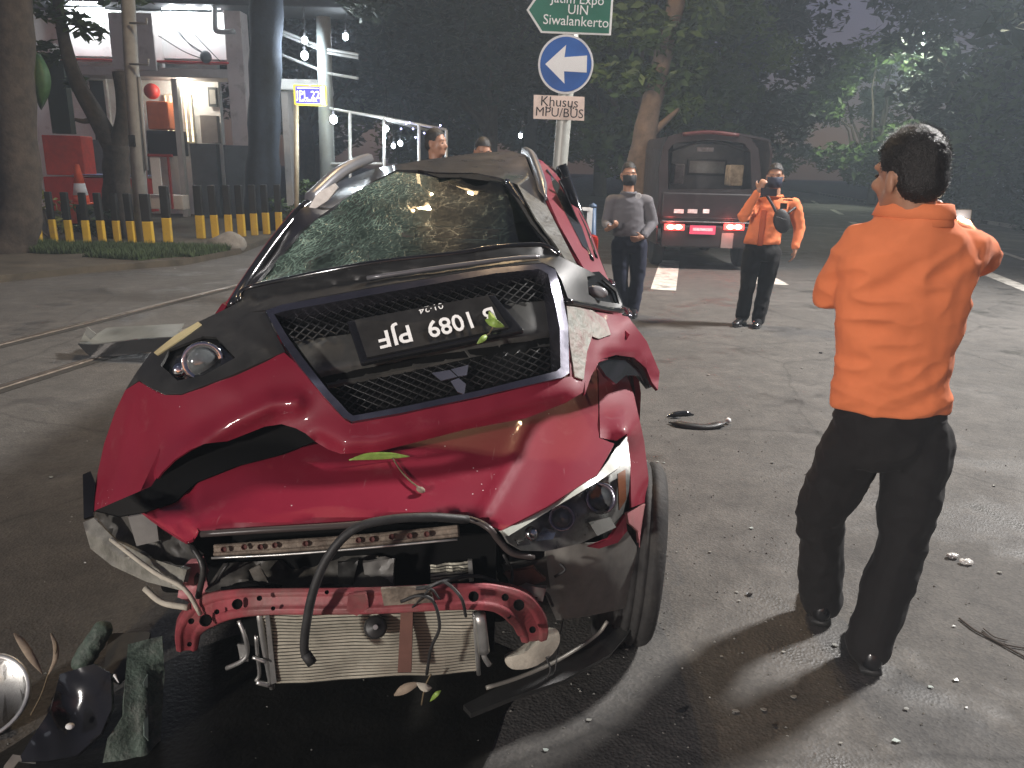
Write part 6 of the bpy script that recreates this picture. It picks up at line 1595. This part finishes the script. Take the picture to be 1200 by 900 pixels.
        sl_ = MB().rings([(g - d * 0.078 * s + Vector((0, 0, 0.012 + zb)), sdv * 0.034, d * 0.0 + Vector((0, 0, 0.012))), (g + d * 0.02 * s + Vector((0, 0, 0.012 + zb)), sdv * 0.044, Vector((0, 0, 0.012))), (g + d * 0.13 * s + Vector((0, 0, 0.012 + zb)), sdv * 0.049, Vector((0, 0, 0.012))), (g + d * 0.205 * s + Vector((0, 0, 0.012 + zb)), sdv * 0.022, Vector((0, 0, 0.011)))], 12).build('sole', rubber, so_o, True)
    if mask:
        mm = MB(); vs, fs = [], []
        nu, nv = 9, 6
        for i in range(nv + 1):
            for j in range(nu + 1):
                x = -1 + 2 * j / nu; y = 1 - 2 * i / nv
                ff = 0.124 - 0.062 * x * x - 0.016 * y * y - (0.008 if y < -0.5 else 0)
                vs.append(hp_(0.073 * x * (1 - 0.10 * (y < 0) * -y), ff, -0.058 + 0.054 * y))
        fs = [(i * (nu + 1) + j, i * (nu + 1) + j + 1, (i + 1) * (nu + 1) + j + 1, (i + 1) * (nu + 1) + j) for i in range(nv) for j in range(nu)]
        mo = mm.add(vs, fs).build('face_mask', mask, root, True); add_mod(mo, 'SOLIDIFY', thickness=0.004); add_mod(mo, 'SUBSURF', levels=1, render_levels=1)
        for sd in (-1, 1):
            MB().tube(catmull([hp_(sd * 0.064, 0.05, -0.03), hp_(sd * 0.082, 0.015, -0.012), hp_(sd * 0.088, -0.02, -0.02)], 4), 0.002, 5).build('ear_loop', mask, root)
    return root
org = cloth_mat('orange_cloth', (0.70, 0.20, 0.08))
blk_tr = cloth_mat('black_cloth', (0.014, 0.013, 0.013))
navy = cloth_mat('navy_cloth', (0.016, 0.018, 0.034))
greyc = cloth_mat('grey_cloth', (0.115, 0.11, 0.118))
mask_k = mat('mask_black', (0.012, 0.013, 0.016), 0.7); mask_n = mat('mask_navy', (0.02, 0.026, 0.05), 0.7)
# near officer, back to the camera
JA = dict(head=at(1066, 203, 2.25), neck=at(1072, 251, 2.25), pelvis=at(1045, 490, 2.38), hem=at(1040, 478, 2.37),
          shL=at(1012, 290, 2.30), elL=at(975, 341, 2.40), wrL=at(1030, 300, 2.62), shR=at(1130, 297, 2.29), elR=at(1147, 300, 2.43), wrR=at(1118, 268, 2.56),
          hipL=at(1008, 512, 2.40), hipR=at(1076, 516, 2.36), knL=at(961, 600, 2.52), knR=at(1058, 628, 2.33), anL=at(962, 700, 2.54), anR=at(1020, 752, 2.26), toeL=at(952, 706, 2.72), toeR=at(1005, 742, 2.44))
officer_a = person('person', 'near officer in orange shirt and black trousers seen from behind', JA, (-0.25, 0.97, 0), org, blk_tr, 0.0072, 1.0, look=(-0.32, 0.95, -0.04), hands={'L': ((0.2, 0.5, 0.5), (1, 0, 0), 0.9, 1), 'R': ((-0.4, 0.4, 0.6), (-1, 0.2, 0), 0.9, -1)}, hw=0.185, dp=0.115, hem_half=0.180, strands=9000, ck=0.92, fold_amp=0.0115, upper=1.08, group='rescue officers in orange shirts')
# sleeve patch, phone with its lit torch
def strip_on(name, a, b, w, out, m, parent, th=0.004):
    a, b, out = Vector(a), Vector(b), Vector(out).normalized(); t = (b - a).normalized(); sd = t.cross(out).normalized()
    return MB().box((a + b) / 2, (w, (b - a).length, th), Matrix((sd, t, out)).transposed()).build(name, m, parent, bevel=0.001)
patch_m = mat('patch_black', (0.015, 0.012, 0.012), 0.8)
e1, e2 = JA['shL'].lerp(JA['elL'], 0.25), JA['shL'].lerp(JA['elL'], 0.75)
ofs = Vector((-0.55, -0.35, 0.55)).normalized()
strip_on('sleeve_patch', e1 + ofs * 0.071, e1.lerp(e2, 0.45) + ofs * 0.069, 0.03, ofs, patch_m, officer_a); strip_on('sleeve_patch', e1.lerp(e2, 0.52) + ofs * 0.068, e2 + ofs * 0.063, 0.03, ofs, patch_m, officer_a)
def phone(c, right, up, label, lit=False):
    c = Vector(c); right = Vector(right).normalized(); up = Vector(up); up = (up - right * up.dot(right)).normalized(); n = right.cross(up)
    o = empty('phone', c, label, 'phone', 'phones held by the officers')
    M = Matrix((right, up, n)).transposed()
    MB().box(c, (0.155, 0.074, 0.008), M).build('case', bgloss, o, bevel=0.003)
    MB().box(c + n * 0.0045, (0.145, 0.066, 0.001), M).build('screen', mat('phone_screen', (0.02, 0.02, 0.025), 0.1), o)
    cam_ = MB().box(c - n * 0.006 + right * 0.06, (0.022, 0.045, 0.004), M).build('camera_bump', dark, o, bevel=0.001)
    if lit:
        MB().lathe([(0.012, 0), (0.011, 0.003), (0, 0.004)], c + n * 0.006 + right * 0.035, M=M, n=10).build('torch_light', mat('torch_glow', (1, 1, 1), 0.3, emis=(1.0, 0.95, 0.85), estr=160), o)
        lamp('torch_spill', c + n * 0.04 + right * 0.035, 3.5, (1.0, 0.86, 0.62), 0.01, parent=o)
    return o
phone(at(1112, 258, 2.56), (1.0, 0.15, 0.0), (0.0, 0.1, 1), 'lit phone in the raised hand of the near officer', True)
# masked officer filming, facing the camera
oy = 8.1
JB = dict(head=at(908.5, 206, oy), neck=at(908, 230, oy), pelvis=at(893, 291, oy), hem=at(892, 286, oy),
          shR=at(887, 240, oy), elR=at(871, 254, oy - 0.16), wrR=at(889, 224, oy - 0.28), shL=at(931, 240, oy), elL=at(937, 268, oy + 0.03), wrL=at(932, 291, oy - 0.06),
          hipR=at(882, 296, oy), hipL=at(904, 296, oy), knR=at(876, 335, oy - 0.02), knL=at(896, 338, oy), anR=at(870, 369, oy + 0.02), anL=at(889, 373, oy - 0.02), toeR=at(862, 374, oy - 0.13), toeL=at(885, 382, oy - 0.2))
officer_b = person('person', 'masked officer in orange shirt filming with a phone on the road', JB, (-0.25, -0.97, 0), org, blk_tr, 0.011, 1.0, look=(-0.3, -0.95, -0.08), mask=mask_n, hands={'R': ((0.25, -0.3, 0.9), (0.5, 0.5, 0.2), 1.3, 1), 'L': ((-0.1, -0.1, -1), (-1, 0.2, 0), 0.6, 1)}, hw=0.185, dp=0.115, fold_amp=0.007, group='rescue officers in orange shirts')
for u0, u1, v in ((917, 930, 230.5), (918, 929, 233.5)):
    pbox(MB(), u0, v, u1, v + 1.8, oy - 0.150, 0.012).build('name_tape', patch_m, officer_b)
pbox(MB(), 915, 238, 922, 245, oy - 0.152, 0.012).build('chest_badge', patch_m, officer_b)
pbox(MB(), 892.5, 246, 893.3, 288, oy - 0.145, 0.02).build('button_placket', mat('placket', (0.45, 0.09, 0.03), 0.8), officer_b)
phone(at(901, 225, oy - 0.33), (1, -0.15, -0.05), (0, 0.2, 1), 'dark phone held level before the masked officer')
bagm = mat('bag_black', (0.016, 0.016, 0.017), 0.6, bump=0.2, bscale=200)
bg = empty('sling_bag', at(915, 262, oy - 0.16), 'black sling bag across the chest of the masked officer', 'bag')
MB().ell(at(916, 259, oy - 0.20), (0.085, 0.04, 0.125), Euler((0, R(-18), 0))).build('pouch', bagm, bg, True)
MB().tube(catmull([at(886, 232, oy - 0.02), at(895, 226, oy - 0.125), at(904, 238, oy - 0.16), at(910, 250, oy - 0.18)], 5), 0.014, 8).build('strap', bagm, bg, True)
MB().tube(catmull([at(923, 250, oy - 0.18), at(932, 243, oy - 0.06), at(934, 240, oy + 0.08)], 5), 0.012, 8).build('strap', bagm, bg, True)
MB().tube([at(910, 254, oy - 0.252), at(922, 258, oy - 0.252)], 0.003, 6).build('zip', dark, bg)
# man in grey shirt
gy_ = 8.5
JC = dict(head=at(737, 204, gy_), neck=at(737, 226, gy_), pelvis=at(737, 281, gy_), hem=at(737, 277, gy_),
          shR=at(717, 236, gy_), elR=at(711, 262, gy_ + 0.02), wrR=at(713, 268, gy_ - 0.2), shL=at(758, 236, gy_), elL=at(765, 261, gy_ + 0.02), wrL=at(753, 278, gy_ - 0.18),
          hipR=at(727, 287, gy_), hipL=at(748, 287, gy_), knR=at(727, 328, gy_ - .03), knL=at(747, 328, gy_), anR=at(731, 358, gy_ + .05), anL=at(742, 361, gy_), toeR=at(728, 363, gy_ - .1), toeL=at(743, 368, gy_ - .18))
man_c = person('person', 'masked man in grey shirt and navy trousers behind the wreck', JC, (0.0, -1, 0), greyc, navy, 0.011, 1.0, look=(0.05, -1, -0.05), mask=mask_k, hands={'R': ((0.5, -0.6, 0.3), (0.3, 0, 1), 0.9, 1), 'L': ((-0.8, -0.4, -0.2), (0, 0.8, 0.3), 0.9, -1)}, hw=0.175, dp=0.11, fold_amp=0.006)
MB().lathe([(0.032, 0), (0.032, 0.006), (0.024, 0.008), (0.022, 0.004), (0, 0.005)], at(748, 229.5, gy_ - 0.135), M=Matrix(((1, 0, 0), (0, 0, 1), (0, -1, 0))) @ Matrix.Rotation(math.pi, 3, 'X'), n=20).build('chest_badge', mat('badge_white', (0.5, 0.5, 0.5), 0.6), man_c)
# two men beyond the roof of the wreck, only their heads show
for (u, v, y, lab, lk) in ((511, 167, 7.2, 'dark haired man behind the wreck near the pipe frame', (0.5, -0.2, 0)), (566, 177, 7.6, 'man whose head top shows over the middle of the wrecked roof', (0.2, -0.9, -0.3))):
    hc = at(u, v, y); z0 = hc.z
    dz = Vector((0, 0, -1))
    def pt(dx, dy, z): return Vector((hc.x + dx, y + dy, z))
    k = z0 / 1.58
    Jd = dict(head=hc, neck=pt(0, 0, z0 - 0.16), pelvis=pt(0, 0.02, z0 - 0.72), hem=pt(0, 0.02, z0 - 0.74), shL=pt(.17, 0, z0 - .24), shR=pt(-.17, 0, z0 - .24), elL=pt(.22, .02, z0 - .52), elR=pt(-.22, .02, z0 - .52), wrL=pt(.2, -.08, z0 - .77), wrR=pt(-.2, -.08, z0 - .77),
              hipL=pt(.09, .02, z0 - .78), hipR=pt(-.09, .02, z0 - .78), knL=pt(.1, 0, .48), knR=pt(-.1, 0, .48), anL=pt(.1, .03, .09), anR=pt(-.1, .03, .09), toeL=pt(.12, -.12, .05), toeR=pt(-.12, -.12, .05))
    person('person', lab, Jd, (0.1, -1, 0), navy, blk_tr, 0.014, 1.0, look=lk, hw=0.18)
# ================================================================== debris on the road
def gz(u, v, z=0.0): return gr(u, v, z)
# pale broken trim left of the wreck
bt = empty('broken_trim', gr(150, 416), 'broken silver and black bumper trim piece lying left of the wreck', 'car part')
ya = gr(108, 421).y
TF = Field([(92, 402, ya - .02), (110, 418, ya - .02), (205, 408, ya - .02), (215, 384, ya + .5), (110, 384, ya + .5), (96, 390, ya + .25)])
panel('silver_top', [(93, 402), (100, 388), (112, 392), (125, 384), (160, 382), (216, 379), (205, 394), (160, 397), (110, 403)], Field([(93, 402, ya), (110, 403, ya), (205, 394, ya), (216, 379, ya + .35), (125, 384, ya + .35), (100, 388, ya + .2)]), mat('silver_grey', (0.15, 0.155, 0.14), 0.4, 0.2, var=0.3), bt, 5, 0.012)
panel('black_side', [(91, 403), (110, 404), (160, 398), (205, 395), (196, 410), (150, 416), (108, 419), (101, 414)], lambda u, v: ya - 0.02, bgloss, bt, 5, 0.03)
panel('corner_tab', [(99, 392), (102, 383), (108, 388), (113, 392), (106, 398)], lambda u, v: ya + 0.03, mat('silver_grey', (0, 0, 0)), bt, 4, 0.01)
# heap at the lower left corner
steel = mat('dull_steel', (0.22, 0.20, 0.165), 0.35, 0.85, var=0.3, scale=8)
bowl_c = gr(0, 842) + Vector((-0.03, 0, 0.07))
bw = empty('metal_bowl', (bowl_c.x, bowl_c.y, 0), 'round dull metal lamp bowl at the lower left edge', 'car part')
Mb = (Vector((0.25, -0.75, 0.8))).normalized().to_track_quat('Z', 'Y').to_matrix()
MB().lathe([(0, -0.045), (0.05, -0.036), (0.09, -0.008), (0.108, 0.022)], bowl_c, M=Mb, n=36).build('dish', steel, bw, True)
MB().lathe([(0.108, 0.022), (0.118, 0.03), (0.122, 0.024), (0.116, 0.012), (0.108, 0.016)], bowl_c, M=Mb, n=36).build('rim', alu, bw, True)
gg = mat('dusty_green', (0.052, 0.075, 0.058), 0.65, var=0.45, scale=22, bump=0.5, bscale=90, dirt=0.5, dirtcol=(0.14, 0.15, 0.13), dscale=18)
def heap(name, label, outline, ctrl, m, th, cat='car part', rel=None, step=6):
    o = empty(name, gr(*outline[0]), label, cat)
    p = panel('sheet', outline, Field(ctrl), m, o, step, th, rel)
    return o
yb = gr(150, 900).y
hp1 = heap('green_fragment', 'long dusty green panel piece standing up in the lower left heap', [(150, 755), (190, 745), (193, 790), (188, 870), (178, 905), (118, 905), (126, 865), (144, 840), (147, 790)],
           [(150, 755, yb + .22), (190, 745, yb + .25), (190, 870, yb + .10), (178, 905, yb + .02), (118, 905, yb + .0), (145, 830, yb + .08)], gg, 0.012, rel=fsum(gaussline([(170, 790), (170, 880)], -0.012, 9), lambda u, v: 0.002 * noise.noise((u / 18, v / 18, 0))))
panel('edge_chip', [(168, 800), (173, 790), (174, 868), (169, 862)], lambda u, v: Field([(170, 800, yb + .17), (172, 868, yb + .09), (160, 830, yb + .12)])(u, v) - 0.03, mat('pale_green', (0.13, 0.17, 0.15), 0.5), hp1, 5, 0.004)
gl_ = empty('green_lump', gr(100, 790), 'rounded dusty green lump behind the lower left heap', 'car part')
pA, pB = at(97, 775, gr(97, 800).y - 0.02), at(120, 738, gr(97, 800).y + 0.03)
lm = remesh(MB().cap(pA, pB, 0.033, 0.030), 0.006, 2, lambda c: 0.003 * noise.noise(c * 60)); link('lump', lm, gg, gl_)
MB().tube([pA + Vector((-.01, -.02, -.03)), pA + Vector((-.03, -.08, -.09))], [0.03, 0.034], 12).build('neck', bgloss, gl_, True)
hp2 = heap('wheel_liner', 'black curved wheel arch liner lying in the lower left heap', [(70, 790), (110, 778), (130, 790), (131, 830), (118, 860), (90, 885), (55, 892), (20, 893), (35, 868), (60, 830)],
           [(70, 790, yb + .16), (130, 790, yb + .14), (118, 860, yb + .02), (20, 893, yb - .02), (60, 830, yb + .08), (90, 840, yb + .10)], bgloss, 0.008, rel=lambda u, v: 0.004 * noise.noise((u / 20, v / 20, 3)))
c3 = at(82, 851, yb + 0.03); MB().ell(c3, (.012, .01, .008)).build('white_chip', white, hp2, True)
hp3 = heap('brown_board', 'flat brown plastic board behind the green panel piece', [(128, 742), (176, 741), (172, 765), (140, 800), (120, 790)], [(128, 742, yb + .40), (176, 741, yb + .40), (140, 800, yb + .22), (120, 790, yb + .24)], mat('board_brown', (0.06, 0.055, 0.045), 0.6, var=0.3), 0.01)
hp4 = heap('silver_bracket', 'bent silver bracket at the bottom left edge', [(5, 897), (15, 884), (40, 888), (42, 894), (22, 892), (12, 905), (2, 905)], [(5, 897, yb - .04), (40, 888, yb), (12, 905, yb - .05)], alu, 0.006, step=4)
MB().tube([at(134, 791, yb + .1), at(139, 800, yb + .08)], [0.004, 0.001], 6).build('bright_chip', white, hp1)
dry = mat('dry_leaf', (0.24, 0.19, 0.14), 0.8, var=0.3, scale=30)
def leaf(name, label, path, w, m, stem=None, cat='leaf', parent=None):
    P = catmull([Vector(p) for p in path], 5); n = len(P); vs, fs = [], []
    for i, p in enumerate(P):
        t = (P[min(i + 1, n - 1)] - P[max(i - 1, 0)]).normalized(); vd = (CPOS - p).normalized(); sd = t.cross(vd).normalized()
        ww = w * math.sin(math.pi * min(0.98, max(0.03, i / (n - 1)))) ** 0.8
        vs += [p - sd * ww, p + vd * -0.1 * w, p + sd * ww]
    fs = [(i * 3 + j, i * 3 + j + 1, i * 3 + 4 + j, i * 3 + 3 + j) for i in range(n - 1) for j in range(2)]
    root = empty(name, path[0], label, cat) if parent is None else parent
    o = MB().add(vs, fs).build('blade', m, root, True); add_mod(o, 'SOLIDIFY', thickness=0.0015)
    if stem: MB().tube(catmull([Vector(p) for p in stem], 5), 0.0022, 6).build('stem', mat('stem_brown', (0.12, 0.09, 0.05), 0.8), root, True)
    return root
ly = yb + 0.02
lf = leaf('dry_twig', 'dry curled twig with two withered leaves at the lower left', [at(50, 790, ly), at(38, 772, ly), at(25, 752, ly + .02), at(16, 742, ly + .02)], 0.010, dry, [at(36, 838, ly - .04), at(48, 815, ly - .02), at(56, 792, ly), at(64, 770, ly), at(66, 755, ly), at(60, 742, ly + .02)], 'twig')
leaf('', '', [at(56, 792, ly), at(65, 772, ly), at(65, 756, ly), at(59, 742, ly + .01)], 0.007, dry, None, parent=lf)
# green leaves on the wreck
gleaf = mat('fresh_leaf', (0.20, 0.30, 0.06), 0.45, var=0.25, scale=40)
f1 = leaf('fresh_leaf', 'yellow green leaf sprig caught on the number plate', [on_plate(569, 375, .014), on_plate(578, 378, .03), on_plate(591, 383, .014)], 0.012, gleaf, [on_plate(571, 374, .014), on_plate(578, 380, .02), on_plate(573, 391, .016), on_plate(564, 396, .014)])
leaf('', '', [on_plate(573, 365, .014), on_plate(577, 374, .025), on_plate(583, 381, .014)], 0.010, gleaf, None, parent=f1)
leaf('', '', [on_plate(571, 392, .014), on_plate(566, 397, .02), on_plate(559, 403, .014)], 0.008, gleaf, None, parent=f1)
hs = lambda u, v, d=-0.012: at(u, v, HOODF(u, v) + d)
leaf('fresh_leaf', 'long green leaf with a brown bud stalk on the hood', [hs(409, 539, -.02), hs(430, 535, -.025), hs(455, 534, -.02), hs(480, 535, -.012)], 0.010, gleaf, [hs(460, 537), hs(470, 552), hs(480, 563), hs(489, 570)])
bud = empty('dry_bud', hs(493, 574), 'small brown withered bud lying on the hood', 'bud')
MB().ell(hs(493, 574, -.016), (.012, .008, .008), Euler((0, .4, 0))).build('head', dry, bud, True); MB().tube([hs(489, 570), hs(494, 574)], .003, 6).build('stalk', dry, bud)
f2 = leaf('fresh_leaf', 'withered leaf cluster hanging below the condenser', [at(462, 815, 1.70), at(475, 807, 1.69), at(492, 800, 1.70)], 0.012, dry, [at(505, 790, 1.68), at(498, 805, 1.69), at(494, 826, 1.70)])
leaf('', '', [at(488, 800, 1.69), at(498, 806, 1.68), at(506, 806, 1.69)], 0.010, cream, None, parent=f2)
leaf('', '', [at(504, 822, 1.69), at(511, 814, 1.68), at(517, 809, 1.69)], 0.006, gleaf, None, parent=f2)
# black plastic pieces on the road at the right of the wreck
def flat_piece(name, label, pts, h, m, cat='car part', group=None):
    o = empty(name, gr(*pts[0]), label, cat, group)
    P = [gr(u, v) for u, v in pts]
    p = MB().prism([Vector((q.x, q.y, 0.004)) for q in P], (0, 0, h)).build('piece', m, o, bevel=min(0.004, h * .3))
    return o
pp = empty('plastic_strip', gr(820, 498), 'black curved plastic strip with a pale tip on the road', 'car part')
ribbon('strip', [(784, 495, gr(784, 497).y), (805, 499, gr(805, 501).y), (830, 501, gr(830, 502).y), (852, 495, gr(852, 499).y)], 0.035, 0.022, bplast, pp)
MB().ell(gr(853, 497) + Vector((0, 0, .025)), (.018, .02, .018)).build('pale_tip', white, pp, True)
pp2 = empty('plastic_clip', gr(797, 487), 'small black plastic clip above the curved strip on the road', 'car part')
ribbon('clip', [(782, 488, gr(782, 489).y), (798, 485, gr(798, 487).y), (813, 486, gr(813, 487).y)], 0.02, 0.022, bgloss, pp2)
ribbon('clip_tab', [(783, 491, gr(783, 491).y), (798, 490, gr(798, 490).y)], 0.01, 0.012, bgloss, pp2)
wr = empty('wrapper', gr(1125, 657), 'crumpled clear wrapper on the road right of the near officer', 'litter')
clearp = mat('clear_film', (0.55, 0.55, 0.53), 0.15, var=0.2, alpha=0.75)
for (u, v, r) in ((1116, 654, .018), (1132, 661, .02)):
    c = gr(u, v); o = remesh(MB().ell((c.x, c.y, 0.012), (r * 1.6, r, 0.011)), 0.004, 1, lambda q: 0.006 * noise.noise(q * 90)); link('film', o, clearp, wr)
tw = empty('twig', gr(1160, 745), 'thin dark forked twig on the road at the right edge', 'twig')
twm = mat('twig_bark', (0.05, 0.042, 0.035), 0.9)
for pts, r in (([(1124, 726), (1142, 740), (1165, 752), (1205, 774)], .004), ([(1150, 742), (1175, 756), (1205, 762)], .003), ([(1152, 738), (1165, 748), (1180, 752)], .0025)):
    MB().tube(catmull([gr(u, v) + Vector((0, 0, .006)) for u, v in pts], 5), r, 6).build('stem', twm, tw, True)
# loose fragments: the bigger ones singly, the grit as one mass
frag_w = mat('frag_pale', (0.24, 0.24, 0.22), 0.3, var=0.2); frag_k = mat('frag_black', (0.02, 0.02, 0.02), 0.3); frag_g = mat('frag_clear', (0.42, 0.47, 0.44), 0.1, var=0.2, coat=0.5)
spots = [(832, 648, 'w'), (793, 648, 'w'), (878, 698, 'k'), (863, 695, 'w'), (866, 705, 'w'), (978, 757, 'w'), (918, 765, 'w'), (895, 833, 'w'), (908, 852, 'k'), (930, 818, 'w'), (735, 762, 'w'), (770, 542, 'g'), (778, 543, 'g'), (905, 543, 'w'), (862, 835, 'w'), (1062, 832, 'w'), (1120, 798, 'w'), (1132, 830, 'w'), (1090, 806, 'g'), (1172, 672, 'w'), (1165, 570, 'w'), (797, 835, 'k'), (800, 842, 'w'), (748, 735, 'g'), (1118, 735, 'w'), (940, 432, 'w'), (826, 355, 'w'), (830, 440, 'w'), (962, 414, 'k'), (1038, 520, 'w'), (760, 720, 'g'), (845, 770, 'w'), (940, 700, 'g'), (880, 620, 'g'), (985, 872, 'w'), (1050, 870, 'g'), (690, 845, 'w'), (640, 880, 'g'), (150, 640, 'w'), (60, 560, 'g'), (235, 320, 'w'), (205, 315, 'w')]
lets = {'w': ('pale', frag_w), 'k': ('black', frag_k), 'g': ('glassy', frag_g)}
for k, (u, v, c) in enumerate(spots):
    nm, m = lets[c]
    p = gr(u, v); r = random.uniform(0.0035, 0.0075) * (1 + p.y * 0.06) * (1.6 if c == 'k' else 1)
    n = random.randint(4, 6); a0 = random.random() * 6
    poly = [Vector((p.x + r * random.uniform(.6, 1.4) * 1.3 * math.cos(a0 + 6.283 * i / n), p.y + r * random.uniform(.6, 1.3) * math.sin(a0 + 6.283 * i / n), 0.003 + random.uniform(0, r * .35))) for i in range(n)]
    o = MB().prism(poly, (random.uniform(-.2, .2) * r, 0, r * random.uniform(.2, .45))).build('fragment', m)
    tag(o, 'small %s fragment of the wreck scattered on the asphalt' % nm, 'fragment', 'small %s fragments scattered on the asphalt' % nm)
V, F = [], []
for k in range(1900):
    if random.random() < 0.6: x, y = random.gauss(0.6, 0.9), random.gauss(2.6, 1.2)
    else: x, y = random.uniform(-3, 5), random.uniform(1.0, 9)
    if y < 0.8: continue
    r = random.uniform(0.0012, 0.0042) * (1 + max(0, y) * 0.08); a0 = random.random() * 6; o = len(V)
    for i in range(3): V.append((x + r * 1.4 * math.cos(a0 + 2.1 * i), y + r * math.sin(a0 + 2.1 * i), 0.001))
    V.append((x + random.uniform(-r, r) * .5, y, r * random.uniform(.8, 1.6)))
    F += [(o, o + 1, o + 3), (o + 1, o + 2, o + 3), (o + 2, o, o + 3)]
me = bpy.data.meshes.new('grit'); me.from_pydata(V, [], F)
tag(link('glass_grit', me, mat('grit', (0.2, 0.2, 0.18), 0.4, var=0.6, scale=40)), 'tiny glass grit and gravel strewn over the asphalt', 'grit', kind='stuff')

# near-black sheet added as painted shade on the asphalt under the wreck's nose
spm = mat('shade_black', (0.010, 0.0095, 0.008), 0.38, var=0.5, scale=6, bump=0.25, bscale=70, spec=0.35)
def shade_sheet(pts, label, z):
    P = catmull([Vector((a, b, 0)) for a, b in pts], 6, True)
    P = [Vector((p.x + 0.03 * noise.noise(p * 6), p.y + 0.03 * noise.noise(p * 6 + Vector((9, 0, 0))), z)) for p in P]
    o = MB().add(P, [tuple(range(len(P)))]).build('painted_shade', spm)
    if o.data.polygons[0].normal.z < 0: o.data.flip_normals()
    tag(o, label, 'painted shade', 'painted shade under the wreck')
shade_sheet([(-1.25, 1.95), (-0.95, 2.3), (-0.4, 2.4), (0.05, 2.25), (0.0, 1.95), (-0.12, 1.55), (-0.3, 1.15), (-0.75, 1.0), (-1.2, 1.2), (-1.45, 1.6)], 'near-black sheet of painted shade on the asphalt under the front of the wreck', 0.004)
# ================================================================== thin night haze round the crossing
hz = MB().box((0, 0, 9.0), (330, 330, 20.2)).build('haze', None)
hm_ = bpy.data.materials.new('haze_air'); hm_.use_nodes = True
hn_, hl_ = hm_.node_tree.nodes, hm_.node_tree.links
hn_.remove(hn_['Principled BSDF'])
pv = hn_.new('ShaderNodeVolumePrincipled')
pv.inputs['Color'].default_value = (0.70, 0.85, 1.0, 1)
pv.inputs['Density'].default_value = 0.0048
pv.inputs['Anisotropy'].default_value = 0.3
hl_.new(pv.outputs[0], hn_['Material Output'].inputs['Volume'])
hz.data.materials.append(hm_)
tag(hz, 'thin pale night haze hanging over the crossing', 'haze', kind='stuff')
bpy.data.scenes.remove(TMP_SCENE)
